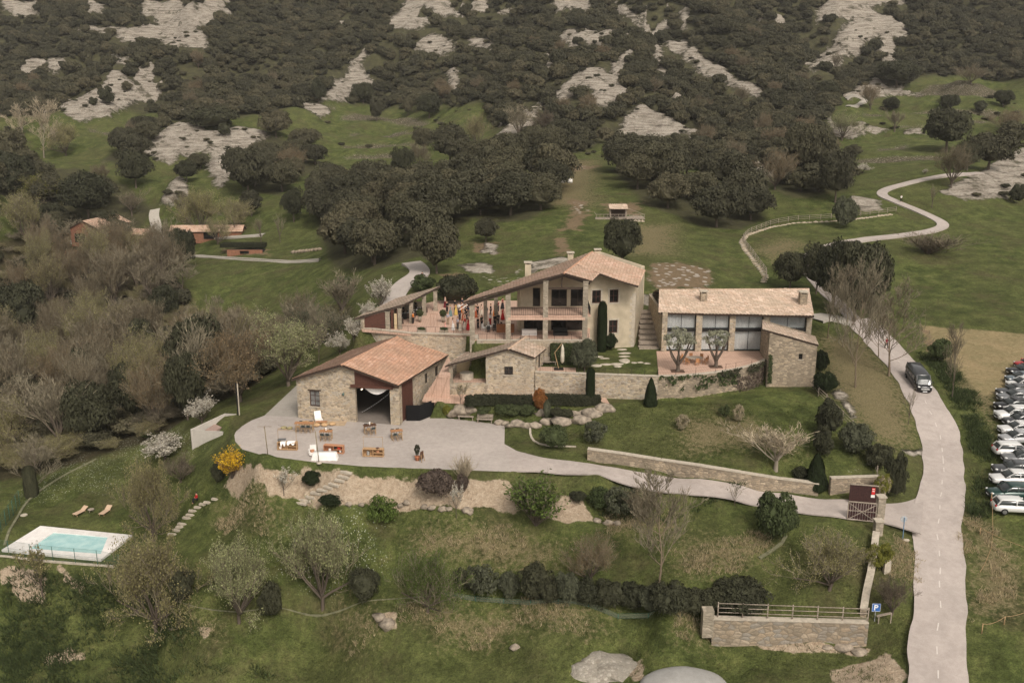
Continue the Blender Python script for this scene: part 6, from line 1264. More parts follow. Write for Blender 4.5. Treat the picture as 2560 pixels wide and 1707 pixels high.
# lounge corner by the barn wall
c = at('d', 1080, 470); g = MB(); g.box((c.x, c.y, FZ+.02), (5.6, 1.7, .03), -.03); tag(g.build("rug", plain("tan_rug", (.40,.30,.20), .95, .2, 4)), "tan rug under the floor cushions at the barn wall", "rug")
CUS = plain("tan_cushion", (.50,.33,.18), .9, .12)
for i, (x, y, lb) in enumerate(((1010,502,"tan floor cushion, left one on the rug by the barn"),(1095,500,"tan floor cushion in the middle of the rug by the barn"),(1180,490,"flat tan floor cushion, right one on the rug by the barn"))):
    p = at('d', x, y); tag(MB().lathe((p.x, p.y, FZ+.04), [(.3,0),(.42,.1),(.42,.2),(.3,.3)], 14).build("floor_cushion", CUS), lb, "cushion", "floor cushions by the barn wall")
p = at('d', 1060, 478); t = thing("low_table", "low wooden pallet table behind the floor cushions", "table", p, 0, None, False); g = MB(); g.box((0,0,.3), (1.4,.6,.08)); g.build("top", TOPW, t)
for x in (-.6, .6): g = MB(); g.box((x, 0, .13), (.1,.5,.26)); g.build("leg", WOOD, t)
p = at('d', 1030, 452); t = thing("lounge_chair", "white cloth covered lounge chair leaning back by the barn wall", "chair", p, .4, None, False); g = MB(); g.hexa([(-.45,-.5,.25),(.45,-.5,.25),(.45,.2,.2),(-.45,.2,.2)], [(-.45,-.5,.45),(.45,-.5,.45),(.45,.25,.4),(-.45,.25,.4)]); g.build("seat", WHITEC, t); g = MB(); g.hexa([(-.42,.15,.35),(.42,.15,.35),(.42,.3,.3),(-.42,.3,.3)], [(-.4,.55,1.25),(.4,.55,1.25),(.4,.68,1.2),(-.4,.68,1.2)]); g.build("backrest", WHITEC, t)
for x in (-.35, .35): g = MB(); g.beam((x, -.4, .3), (x, -.45, 0), .05); g.build("leg", WOOD, t)
for x, y, lb in ((650,530,"dry flower bunch lying on the paving, left one"),(715,535,"dry flower bunch lying on the paving, right one")):
    p = at('d', x, y); t = thing("flower_bunch", lb, "flowers", p, .3, None, False); MB().blob((0,0,.15), (.35,.22,.18), int(x), .4, 2).build("blooms", plain("dry_flowers", (.30,.26,.14), .9, .4, 9), t); g = MB(); g.beam((-.3,0,.1), (-.7,.1,.05), .06); g.build("stems", WOOD, t)
# poles with string of lights
pa, pb = at('d', 480, 832), at('d', 1036, 907)
for p, h, lb, lean in ((pa, 3.55, "tall wooden pole with a small cross top at the left edge of the yard", -.05), (pb, 3.75, "tall wooden pole in front of the white clothed table", -.06)):
    t = thing("light_pole", lb, "pole", p); g = MB(); g.tube([p, p+Vector((lean*h, 0, h))], .05, 6); g.build("pole", plain("olive_pole", (.20,.16,.09)), t); g = MB(); g.lathe((p.x, p.y, p.z), [(.3,0),(.28,.12),(.06,.2)], 10); g.build("base", CAPM, t)
    if lean == -.05: g = MB(); q_ = p+Vector((lean*h, 0, h+.02)); g.beam(q_-Vector((.8,0,0)), q_+Vector((.8,0,0)), .05); g.beam(q_-Vector((0,.4,0)), q_+Vector((0,.4,0)), .05); g.build("cross_top", GREYW, t)
g = MB(); q0, q1 = pb+Vector((-.2,0,3.7)), at('d', 600, 690)+Vector((0,0,2.3)); g.tube([q0.lerp(q1, k/8)-Vector((0,0,.5*4*(k/8)*(1-k/8)*.5)) for k in range(9)], .012, 4); tag(g.build("cable", BLACK), "thin cable strung between the poles over the yard", "cable")
p = at('d', 2105, 872); t = thing("potted_plant", "slender plant in a terracotta pot at the front of the yard", "plant", p, 0, None, False); MB().lathe((0,0,0), [(.22,0),(.3,.45),(.33,.5)], 12).build("pot", plain("terracotta_pot", (.48,.19,.10)), t); POTP = t
p = at('d', 2155, 885); t = thing("welcome_easel", "small standing board on legs beside the potted plant", "sign", p, math.radians(60), None, False); g = MB(); g.box((0,0,.75), (.6,.04,.9)); g.build("board", DTOP, t)
for x in (-.22, .22): g = MB(); g.beam((x, -.05, .9), (x*1.3, -.18, 0), .045); g.build("leg", WOOD, t)
g = MB(); g.beam((0,.03,.95), (0,.4,0), .045); g.build("rear_leg", WOOD, t)
# black screen
t = thing("black_screen", "folded black screen fence beside the barn side door", "screen", P(1016,1053,10)); s0, s1, s2 = P(1016,1052,10), P(1050,1052,10), P(1087,1037,10); U = Vector((0,0,1))
for a, b in ((s0, s1), (s1, s2)):
    g = MB(); g.hexa([a, b, b+Vector((0,.05,0)), a+Vector((0,.05,0))], [a+U*2.05, b+U*2.05, b+Vector((0,.05,2.05)), a+Vector((0,.05,2.05))]); n = 12
    for k in range(n): p = a.lerp(b, (k+.5)/n); g.box((p.x, p.y-.03, p.z+1.03), (.05,.04,2.0))
    g.build("panel", plain("black_cloth", (.008,.008,.009), .9, .1), t)
for k, (x, y) in enumerate(((1955,330),(1960,400))):
    p = at('d', x, y+10); tag(MB().lathe((p.x, p.y, p.z), [(.2,0),(.24,.6),(.2,.75)], 10).build("gas_bottle", plain("pale_bottle", (.5,.5,.5), .4)), ("pale cylinder behind the black screen, rear one", "pale cylinder behind the black screen, front one")[k], "cylinder")
# benches
def bench(p, rz, label):
    t = thing("bench", label, "bench", p, rz, "weathered wooden benches", wl=False)
    g = MB()
    for k in range(4): g.box((0, -.22+k*.14, .45), (2.0, .11, .05))
    g.build("seat", GREYW, t); g = MB()
    for k in range(3): g.box((0, .30+.03*k, .60+k*.16), (2.0, .04, .13))
    g.build("backrest", GREYW, t)
    for x in (-.85, .85): g = MB(); g.box((x, 0, .21), (.08, .5, .42)); g.beam((x, .27, .2), (x, .38, .98), .07); g.build("leg", GREYW, t)
bench(hit(1165, 1049), -.12, "weathered bench beside the grey boulder, nearer the steps"); bench(hit(1212, 1056), -.14, "weathered bench on the yard edge, right of the other one"); q_ = P(1396, 990, 12.04); bench(q_, 0, "weathered bench against the garden wall behind the hedge")
q_ = P(1372, 912, 15.04); bench(q_, 0, "small bench on the patio beside the parasol")
# folded parasol
p = P(1397, 923, 15.04); t = thing("cantilever_parasol", "folded cream cantilever parasol with a bent wooden arm on the patio", "parasol", p); g = MB(); a = p+Vector((-.55,.1,2.2)); b = p+Vector((.35,.1,3.4)); g.tube([p, a, b], .05, 6, False); g.build("arm", WOOD, t); g = MB(); g.box((p.x, p.y, p.z+.06), (1.2,.9,.12)); g.build("base", BLACK, t); g = MB(); g.lathe((b.x+.1, b.y, b.z-2.6), [(.1,0),(.24,.25),(.26,1.0),(.2,1.9),(.05,2.5)], 10); g.build("canopy", plain("cream_canvas", (.52,.47,.38)), t)
# olive terrace: planters, dining set
for u, v, w, h, lb in ((1694,928,98,112,"wide forked olive tree in the left square bed of the terrace"), (1789,917,76,100,"forked olive tree in the right square bed of the terrace")):
    p = P(u, v, 15.04); g = MB(); g.box((p.x, p.y, 15.06), (1.7, 1.2, .06)); tag(g.build("tree_bed", plain("bed_soil", (.10,.06,.04), .95, .3, 4)), "square soil bed around the %s olive trunk" % ("left" if u < 1750 else "right"), "bed", kind=None); OLIVES = globals().get('OLIVES', []); OLIVES.append((p, w*dpt(p)/F, h*dpt(p)/F, lb))
p = P(1735, 907, 15.04); t = thing("dining_table", "oval wooden dining table with chairs on the olive terrace", "table", p, .1, None, False); g = MB(); g.lathe((0,0,.70), [(1.0,0),(1.0,.05)], 20, False); o = g.build("tabletop", GREYW, t); o.scale = (1.15,.7,1)
for x in (-.7, .7):
    for y in (-.3, .3): g = MB(); g.beam((x, y, 0), (x, y, .7), .07); g.build("leg", TOPW, t)
def chair(c, rz, label, group, m=TOPW):
    t = thing("chair", label, "chair", c, rz, group, wl=False); MB().box((0,0,.45), (.45,.45,.05)).build("seat", m, t); MB().box((0,.21,.74), (.45,.04,.5)).build("backrest", m, t)
    for x in (-.19,.19):
        for y in (-.19,.19): g = MB(); g.beam((x, y, 0), (x, y, .43), .045); g.build("leg", m, t)
for k in range(8):
    a = k*math.pi/4+.1; chair(Vector((p.x+1.65*math.cos(a), p.y+1.15*math.sin(a), 15.04)), a-math.pi/2, "wooden chair at the %s of the oval table on the olive terrace" % ("right end", "far right", "far side", "far left", "left end", "near left", "near side", "near right")[k], "chairs around the oval table")
# terrace furniture
for u, v, lb in ((1222,828,"small round table with white cups on the terrace, left one"),(1237,824,"small round table on the terrace, right one")):
    p = P(u, v, 18.03); t = thing("cafe_table", lb, "table", p, 0, None, False); MB().lathe((0,0,.7), [(.4,0),(.4,.04)], 14, False).build("top", WHITEC, t); MB().lathe((0,0,0), [(.25,0),(.04,.05),(.04,.7)], 8).build("pedestal", BLACK, t)
    for k in range(3):
        a = k*2.1+.5; chair(p+Vector((.8*math.cos(a), .7*math.sin(a), 0)), a-math.pi/2, "%s chair at the %s of the %s cafe table" % (("dark", "white", "dark")[k], ("back right", "left", "front")[k], "left" if u < 1230 else "right"), "cafe chairs on the terrace", WHITEC if k == 1 else BLACK)
p = P(1322,818,18.03); p.y = 124.5; t = thing("buffet_table", "white clothed table in the shade under the balcony", "table", p); g = MB(); g.box((p.x, p.y, 18.4), (2.0,.8,.75)); g.build("cloth", WHITEC, t)
p = P(1370,818,18.03); p.y = 124.3; t = thing("dark_sofa", "dark sofa in the shade under the balcony", "sofa", (p.x+1.5, p.y, 18.03)); MB().box((p.x+1.5, p.y, 18.25), (1.9,.8,.4)).build("seat", BLACK, t); MB().box((p.x+1.5, p.y+.4, 18.6), (1.9,.2,.7)).build("backrest", BLACK, t)
p = P(1256,836,18.03); p.y = 124.0; MB_ = MB().box((p.x+.4, p.y+2, 18.6), (2.4,.5,1.1)); tag(MB_.build("wooden_counter", plain("counter_wood", (.22,.09,.04))), "reddish wooden counter under the porch roof", "counter")
for k, (u, v) in enumerate(((1014,812),(1022,800),(1044,797),(1052,791),(1074,784))):
    p = P(u, v, 18.03); t = thing("buffet_table", "buffet table with white dishes, %s from the front of the pavilion" % ("first", "second", "third", "fourth", "fifth")[k], "table", p+Vector((-1.2,.5,0)), .5, "buffet tables inside the pavilion", False); MB().box((0,0,.4), (1.6,.7,.8)).build("cloth", BLACK if k % 2 else WOODD, t); g = MB()
    for j in range(4): g.lathe((-.6+j*.4, 0, .81), [(.14,0),(.16,.05)], 10, False)
    g.build("dishes", WHITEC, t)
g = MB()
for k in range(3):
    p = P(1077+k*8, 815, 18.03); g.beam((p.x, p.y, 18.03), (p.x, p.y, 19.7), .03)
g.beam(P(1074,815,18.03)+Vector((0,0,1.7)), P(1095,815,18.03)+Vector((0,0,1.7)), .03); tag(g.build("wire_stand", plain("rust_metal", (.25,.12,.07))), "thin rusty metal stand in the middle of the terrace", "stand")
g = MB(); a, b = P(1152,786,18), P(1186,762,18); c_ = P(1152,771,20.3)
for dz in (0, .5): g.beam(P(1150,774,20.2)+Vector((0,0,dz)), P(1176,757,20.9)+Vector((0,0,dz)), .07)
tag(g.build("awning_arm", WHITEC), "white metal awning arms beside the porch roof tip", "awning")
for k, u in enumerate((1054,1110)):
    p = P(u, 831, 18.03); t = thing("planter", "low planter with green plants on the terrace edge, %s one" % ("left" if k == 0 else "right"), "planter", p, 0, None, False); MB().box((0,0,.18), (1.2,.4,.36)).build("trough", PIL, t); PLANTERS = globals().get('PLANTERS', []); PLANTERS.append(t)
for k, (u, v) in enumerate(((1050,805),(1108,806))):
    p = P(u, v, 18.03); t = thing("potted_tree", ("potted bush in a stone urn at the pavilion front", "potted bush among the terrace guests")[k], "plant", p, 0, None, False); MB().lathe((0,0,0), [(.15,0),(.2,.4),(.35,.8)], 10).build("urn", PIL, t); PLANTERS.append(t)
# ---------------- signs ----------------
BLUE = plain("sign_blue", (.04,.14,.42), .4, .05); WHT = plain("sign_white", (.8,.8,.8), .4, .03)
p = hit(2186, 1552); t = thing("parking_sign", "blue square parking sign with a white letter P on a thin post", "sign", p); g = MB(); g.beam(p, p+Vector((0,0,1.7)), .07); g.build("post", plain("galvanised", (.3,.3,.3), .4), t)
q_ = p+Vector((0,-.08,1.45)); g = MB(); g.box((q_.x, q_.y, q_.z), (.78,.04,.78)); pl = g.build("plate", BLUE, t); g = MB()
for x0, x1, z0_, z1_ in ((-.2,-.09,-.27,.27),): g.box((q_.x+(x0+x1)/2, q_.y-.03, q_.z+(z0_+z1_)/2), (x1-x0, .012, z1_-z0_))
for k in range(9):
    a0_, a1_ = -math.pi/2+math.pi*k/9, -math.pi/2+math.pi*(k+1)/9; cx, cz_ = .02, .115
    pt = lambda a, r: (q_.x+cx+r*math.cos(a), q_.z+cz_+r*math.sin(a)); (x1,z1),(x2,z2),(x3,z3),(x4,z4) = pt(a0_,.05), pt(a1_,.05), pt(a1_,.155), pt(a0_,.155); g.hexa([(x1,q_.y-.036,z1),(x4,q_.y-.036,z4),(x4,q_.y-.024,z4),(x1,q_.y-.024,z1)], [(x2,q_.y-.036,z2),(x3,q_.y-.036,z3),(x3,q_.y-.024,z3),(x2,q_.y-.024,z2)])
for zz in (.2175, .0125): g.box((q_.x-.035, q_.y-.03, q_.z+zz), (.11,.012,.105))
sub(pl, g, "letter", WHT); g = MB()
for x, z, sx, sz in ((0,.375,.74,.02),(0,-.375,.74,.02),(.375,0,.02,.74),(-.375,0,.02,.74)): g.box((q_.x+x, q_.y-.028, q_.z+z), (sx,.01,sz))
sub(pl, g, "border", WHT)
a, b = hit(2187,1560), hit(2226,1556); t = thing("wooden_rail", "short pale wooden rail right of the parking sign", "rail", a); g = MB(); g.beam(a+Vector((.1,0,.85)), b+Vector((0,0,1.0)), .22, .12); g.build("beam", GREYW, t)
for q_ in (a+Vector((.3,0,0)), b): g = MB(); g.beam(q_-Vector((0,0,.3)), q_+Vector((0,0,1.0)), .09); g.build("post", GREYW, t)
p = hit(2257, 1346); t = thing("round_road_sign", "round road sign on a blue post seen from behind at the driveway mouth", "sign", p); g = MB(); g.beam(p-Vector((0,0,.2)), p+Vector((-.06,0,2.3)), .07); g.build("post", plain("blue_post", (.12,.20,.30), .5), t)
q_ = p+Vector((-.08,.06,2.1)); g = MB(); n = 20; vs = [(q_.x+.33*math.cos(6.283*k/n), q_.y, q_.z+.33*math.sin(6.283*k/n)) for k in range(n)]; g.hexa(vs, [(x, y+.03, z) for x, y, z in vs]); g.build("disc", plain("sign_back", (.42,.43,.44), .4), t)
p = hit(2258, 1347); tag(MB().blob((p.x+.2, p.y-.25, p.z), (.35,.25,.15), 3, .2, 2).build("footing", CAPM), "small concrete footing at the round sign post", "footing")
p = hit(2216, 1430); g = MB(); g.box((p.x, p.y, p.z+.55), (.62,.35,1.3), .1); tag(g.build("stone_marker", CAPM), "upright pale stone block beside the boundary wall", "stone")
# car park ropes
def rope(name, px, hs, label, posts=True):
    L = [hit(u, v) for u, v in px]; t = thing(name, label, "rope fence", L[0]); U = Vector((0,0,1))
    for p, h in zip(L, hs):
        if h > 0: g = MB(); g.tube([p-U*.2, p+U*h], .05, 6); g.build("post", WOOD, t)
    g = MB()
    for (a, ha), (b, hb_) in zip(zip(L, hs), list(zip(L, hs))[1:]): g.tube([(a+U*max(.03, abs(ha)*.95)).lerp(b+U*max(.03, abs(hb_)*.95), k/6)-U*.25*4*(k/6)*(1-k/6)*(1 if ha > 0 and hb_ > 0 else 0) for k in range(7)], .022, 5)
    g.build("rope", WOOD, t)
rope("rope_fence", [(2454,1583),(2510,1560),(2590,1538)], (1.0,.8,1.0), "rope on a short wooden post at the bottom right field")
rope("rope_fence", [(2476,1262),(2482,1330),(2478,1370),(2462,1410),(2450,1430)], (1.4,-.1,-.05,-.04,-.03), "slack rope from a thin stake beside the dark green car down the grass")
rope("rope_fence", [(2404,1288),(2440,1310),(2450,1335),(2500,1345),(2560,1368),(2590,1380)], (-.04,-.05,.7,-.05,-.05,-.05), "pale rope lying across the grass corner of the car park")
# white wrapped bales
for k, (u, v) in enumerate(((1409.4,449),(1407.6,458),(1425,458))):
    p = hit(u, v); t = MB(); t.tube([(p.x-.6, p.y, p.z+.55), (p.x-.5, p.y, p.z+.55), (p.x+.5, p.y, p.z+.55), (p.x+.6, p.y, p.z+.55)], [.5,.6,.6,.5], 14); tag(t.build("round_bale", WHITEC), ("white round bale on the grass saddle, upper one", "white round bale on the grass saddle, lower left one", "white round bale on the grass saddle, right one")[k], "bale", "white round bales")
# ---------------- people ----------------
def skin_mesh(name, V, E, R, sub=1, root=0):
    me = bpy.data.meshes.new(name); me.from_pydata(V, E, []); o = bpy.data.objects.new(name, me); C.objects.link(o); md = o.modifiers.new("s", 'SKIN'); sv = me.skin_vertices[0].data
    for i, r in enumerate(R): sv[i].radius = (r, r) if not isinstance(r, tuple) else r; sv[i].use_root = (i == root)
    m2 = o.modifiers.new("u", 'SUBSURF'); m2.levels = sub; m2.render_levels = sub; dg = bpy.context.evaluated_depsgraph_get(); out = bpy.data.meshes.new_from_object(o.evaluated_get(dg)); out.name = name; bpy.data.objects.remove(o); out.polygons.foreach_set("use_smooth", [True]*len(out.polygons)); out.materials.clear(); out.materials.append(None); return out
def figure(pose, sex):
    """unit figure 1.72 m, facing -Y; returns meshes body, clothing, hair"""
    hip = .92; sh = 1.42; lean = 0
    seated = pose == 'sit'; z0 = -.42 if seated else 0; hip += z0; sh += z0
    V = [(0,0,hip), (0,0,hip+.18), (0,0,hip+.36), (0,.01,sh), (0,0,sh+.08), (0,-.01,sh+.19), (0,-.015,sh+.27), (0,-.095,sh+.18)]; E = [(0,1),(1,2),(2,3),(3,4),(4,5),(5,6),(5,7)]; Rr = [.125,.105,.125,.10,.05,.085,.075,.022]
    if sex == 'f': Rr[1] = .088; Rr[2] = .11
    arms = {'stand': ((.0,.25),(.0,.2)), 'hold': ((-.22,.62),(.0,.2)), 'walk': ((-.15,.25),(.12,.22)), 'sit': ((-.2,.35),(-.2,.35)), 'talk': ((-.25,.7),(-.2,.5))}[pose]
    for sd, (fy, lift) in ((-1, arms[0]), (1, arms[1])):
        n = len(V); V += [(sd*.17,.0,sh-.03), (sd*.22,.01+fy*.3,sh-.29), (sd*(.22 if lift < .3 else .14), fy-.02, sh-.52+lift*.42), (sd*(.21 if lift < .3 else .12), fy-.06, sh-.60+lift*.45)]; E += [(3,n),(n,n+1),(n+1,n+2),(n+2,n+3)]; Rr += [.062,.045,.034,.03]
        h = len(V); b = V[n+3]
        for k in range(4): V.append((b[0]+(k-1.5)*.018, b[1]-.02, b[2]-.055-.008*(k in (1,2)))); E.append((n+3, h+k)); Rr.append(.009)
        V.append((b[0]-sd*.045, b[1]-.025, b[2]-.01)); E.append((n+3, h+4)); Rr.append(.010)
    for sd in (-1, 1):
        n = len(V)
        if seated: V += [(sd*.09,-.03,hip-.02), (sd*.11,-.45,hip+.04), (sd*.11,-.48,.09), (sd*.12,-.60,.03)]
        elif pose == 'walk': V += [(sd*.09,0,hip-.06), (sd*.1,-sd*.13,.48), (sd*.1,-sd*.26 if sd > 0 else .20,.09), (sd*.1,-sd*.26-.12 if sd > 0 else .10,.03)]
        else: V += [(sd*.09,0,hip-.06), (sd*.1,-.01,.48), (sd*.1,.02,.09), (sd*.12,-.12,.03)]
        E += [(0,n),(n,n+1),(n+1,n+2),(n+2,n+3)]; Rr += [.09,.062,.042,.038]
    body = skin_mesh("person_body", V, E, Rr)
    cv = [i for i in range(len(V))]
    if sex == 'm':
        keep = [0,1,2,3]; CE = [(0,1),(1,2),(2,3)]; CV = [V[i] for i in keep]; CR = [.145,.14,.155,.12]
        for base in (8, 17):
            n = len(CV); CV += [V[base], V[base+1], V[base+2]]; CE += [(3,n),(n,n+1),(n+1,n+2)]; CR += [.08,.06,.05]
        top = skin_mesh("jacket", CV, CE, CR); LV = [V[0]]; LE = []; LR = [.14]
        for base in (26, 30):
            n = len(LV); q_ = V[base+2]; LV += [V[base], V[base+1], (q_[0], q_[1], q_[2]-.03)]; LE += [(0,n),(n,n+1),(n+1,n+2)]; LR += [.11,.085,.072]
        low = skin_mesh("trousers", LV, LE, LR)
    else:
        CV = [V[0], V[1], V[2], V[3]]; CE = [(0,1),(1,2),(2,3)]; CR = [.14,.10,.125,.10]
        for base in (8, 17): n = len(CV); CV += [V[base]]; CE += [(3,n)]; CR += [.07]
        top = skin_mesh("bodice", CV, CE, CR); g = MB(); prof = [(.14, hip+.06), (.19, hip-.15), (.23, .55), (.29, .10), (.30, .05)] if not seated else [(.14, hip+.05), (.2, hip-.1), (.25, .3), (.3, .1)]
        n = 18; vs = []
        for r, z in prof:
            for k in range(n): a = 6.283*k/n; rr = r*(1+.07*math.sin(k*2.6)*(1 if z < hip-.2 else .2)); vs.append((rr*math.cos(a), rr*math.sin(a)*.85-(.25 if seated and z < hip-.05 else 0), z))
        g.add(vs, [(i*n+(k+1) % n, i*n+k, (i+1)*n+k, (i+1)*n+(k+1) % n) for i in range(len(prof)-1) for k in range(n)], None, True); low = bpy.data.meshes.new("skirt"); low.from_pydata(g.v, [], g.f); low.polygons.foreach_set("use_smooth", g.sm); low.materials.append(None)
    g = MB(); hc = (0, .012, sh+.245); g.blob(hc, (.10,.115,.10), 2, .06, 2)
    if sex == 'f': g.blob((0,.07,sh+.12), (.085,.05,.15), 4, .08, 2)
    hair = bpy.data.meshes.new("hair"); hair.from_pydata(g.v, [], g.f); hair.polygons.foreach_set("use_smooth", g.sm); hair.materials.append(None)
    g = MB()
    for x in (-.032,.032): g.blob((x,-.088,sh+.205), (.011,.008,.008), 1, 0, 1)
    g.box((0,-.088,sh+.145), (.045,.012,.01)); eyes = bpy.data.meshes.new("eyes_and_mouth"); eyes.from_pydata(g.v, [], g.f); eyes.materials.append(None)
    return dict(body=body, top=top, low=low, hair=hair, face=eyes)
FIG = {(p, s): figure(p, s) for p, s in (('stand','m'),('hold','m'),('walk','m'),('sit','m'),('stand','f'),('hold','f'),('talk','f'),('talk','m'))}
PC = {k: plain("cloth_"+k, c, .85, .12, 4) for k, c in dict(black=(.014,.014,.016), navy=(.02,.026,.05), white=(.72,.69,.66), cream=(.60,.52,.42), red=(.42,.018,.02), maroon=(.16,.02,.03), teal=(.13,.20,.20), grey=(.11,.11,.11), pink=(.62,.32,.28), orange=(.52,.16,.03), yellow=(.55,.38,.10), green=(.03,.05,.03), tan=(.33,.25,.17), lilac=(.42,.40,.45), rustc=(.28,.07,.03)).items()}
SKINM = plain("skin", (.50,.29,.20), .6, .08); HAIRM = [plain("dark_hair", (.02,.014,.01), .6, .2), plain("brown_hair", (.08,.045,.025), .6, .2), plain("fair_hair", (.28,.19,.10), .6, .2)]
def person(p, rz, pose, sex, top, low, label, s=1.0, hair=0, group=None):
    t = bpy.data.objects.new("person", None); C.objects.link(t); t.location = p; t.rotation_euler = (0,0,rz); t.scale = (s, s, s); t.empty_display_size = .3; tag(t, label, "person", group); fg = FIG[(pose, sex)]
    for nm, k, m in (("body", 'body', SKINM), ("jacket" if sex == 'm' else "bodice", 'top', PC[top]), ("trousers" if sex == 'm' else "skirt", 'low', PC[low]), ("hair", 'hair', HAIRM[hair]), ("face", 'face', HAIRM[0])): mob(nm, fg[k], t, m, 0)
    return t
CROWD = [(355,520,'stand','f','white','maroon'),(405,650,'stand','m','black','black'),(495,755,'hold','f','teal','teal'),(615,610,'stand','m','black','black'),(810,560,'stand','m','navy','navy'),(430,980,'hold','m','lilac','tan'),(355,1100,'stand','f','pink','pink'),(565,1120,'talk','f','white','white'),(690,1110,'stand','m','lilac','grey'),(755,1145,'hold','f','cream','cream'),(650,1185,'stand','m','tan','tan'),(880,1100,'hold','f','red','cream'),(965,1120,'stand','f','red','red'),(740,860,'stand','m','navy','navy'),(830,875,'talk','f','orange','rustc'),(930,860,'hold','m','black','black'),(890,730,'talk','m','grey','black'),(965,650,'stand','m','black','black'),(640,720,'talk','f','yellow','yellow'),(715,705,'hold','m','white','grey'),(1165,790,'hold','f','pink','rustc'),(1215,740,'stand','m','black','black'),(1230,1085,'stand','m','black','black'),(1330,1050,'hold','m','green','black'),(1320,740,'talk','f','cream','cream'),(1570,735,'stand','m','black','black'),(1670,745,'hold','f','orange','orange'),(1555,985,'talk','m','white','red'),(1680,1030,'stand','m','black','black'),(1765,985,'hold','m','black','black'),(1890,850,'stand','f','red','red'),(1885,560,'hold','f','maroon','black'),(1010,780,'stand','m','navy','black'),(870,990,'stand','f','maroon','black'),(800,660,'hold','f','rustc','orange'),(1450,800,'stand','m','grey','grey'),(1760,640,'talk','m','maroon','black')]
WH = ["at the front edge of the terrace", "in the middle of the terrace", "at the back of the terrace"]
CN = dict(black='black', navy='navy', white='white', cream='cream', red='bright red', maroon='dark red', teal='grey teal', grey='grey', pink='pink', orange='orange', yellow='yellow', green='dark green', tan='tan', lilac='pale', rustc='rust brown')
seen = {}
for i, (x, y, po, sx, tp_, lw) in enumerate(CROWD):
    p = P(1080+x/10.69, 720+y/10.69, 18.03); side = "left of the corner pillar" if x < 1080 else "under the porch roof"; garb = (("%s outfit" % CN[tp_]) if tp_ == lw else "%s top and %s %s" % (CN[tp_], CN[lw], "trousers" if sx == 'm' else "skirt"))
    where = "front" if y > 960 else "middle" if y > 700 else "back"
    lab = "guest in %s, %s row %s" % (garb, where, side); k = seen.get(lab, 0); seen[lab] = k+1
    if k: lab = "guest in %s, %s row, %s" % (garb, where, ("further right "+side) if k == 1 else ("furthest right "+side))
    child = x in (650,) ; s = .66 if child or (x == 355 and y > 1000) else VR0.uniform(.96, 1.06)
    person(p, VR0.uniform(-2.6, 2.6), po, sx, tp_, lw, lab, s, i % 3, "guests on the terrace")
person(P(1033,810,18.03), 1.2, 'hold', 'm', 'orange', 'black', "guest in orange top and black trousers in front of the pavilion")
for k, (u, v) in enumerate(((1017,806),(1040,799),(1050,793),(1070,785),(1080,781))):
    p = P(u, v, 18.03); person(p+Vector((-2.4,.6,0)), 1.4, 'stand', 'm', 'black', 'black', "waiter in black %s pavilion pillars" % ("between the first pair of", "left of the third of the", "in the middle gap of the", "beside the last but one of the", "next to the last of the")[k], 1.0, k % 3)
person(P(1055,703,18.3) if False else hit(1056,704), .3, 'walk', 'm', 'black', 'black', "person in black walking down the paved lane behind the pavilion")
sp = hit(493, 1257); person(sp+Vector((0,0,.08)), -.9, 'sit', 'm', 'red', 'black', "person in red jacket and black trousers sitting on the stone steps")
pr = hit(2215, 873); person(pr+Vector((0,0,.07)), .4, 'walk', 'm', 'maroon', 'black', "person in dark red walking on the road behind the van"); pr = hit(2252, 508); person(pr+Vector((0,0,.2)), .4, 'walk', 'm', 'white', 'black', "tiny far person on the upper road bend")
# ---------------- vehicles ----------------
def loft(stations, ny=8):
    """stations: (x, z_low, z_high, half_width_low, half_width_high); closed hull"""
    V = []; k = 12
    for x, zl_, zh, wl_, wh in stations:
        for j in range(k):
            a = 2*math.pi*(j+.5)/k; cy, cz_ = math.cos(a), math.sin(a); sy = (abs(cy)**.55)*(1 if cy > 0 else -1); sz = (abs(cz_)**.55)*(1 if cz_ > 0 else -1); f = (sz+1)/2; V.append((x, (wl_+(wh-wl_)*f)*sy, zl_+(zh-zl_)*f))
    n = len(stations); Fq = [(i*k+j, i*k+(j+1) % k, (i+1)*k+(j+1) % k, (i+1)*k+j) for i in range(n-1) for j in range(k)]; Fq += [tuple(range(k))[::-1], tuple(range((n-1)*k, n*k))]
    return V, Fq
TYRE = plain("tyre", (.015,.015,.015), .9, .1); RIM = plain("alloy", (.35,.35,.36), .3, .1, 2, .7); LAMP = plain("headlamp", (.7,.7,.68), .1, .05, 2, 0, .6); TAIL = plain("tail_lamp", (.4,.02,.02), .2, .05, 2, 0, .5); CGL = plain("car_glass", (.03,.036,.036), .05, .1, 2, 0, .7)
def paint(name, c): 
    m, t, b = nodes(name, .28); b.inputs['Base Color'].default_value = rgba(c); b.inputs['Metallic'].default_value = .15; b.inputs['Coat Weight'].default_value = .7; b.inputs['Coat Roughness'].default_value = .06; return m
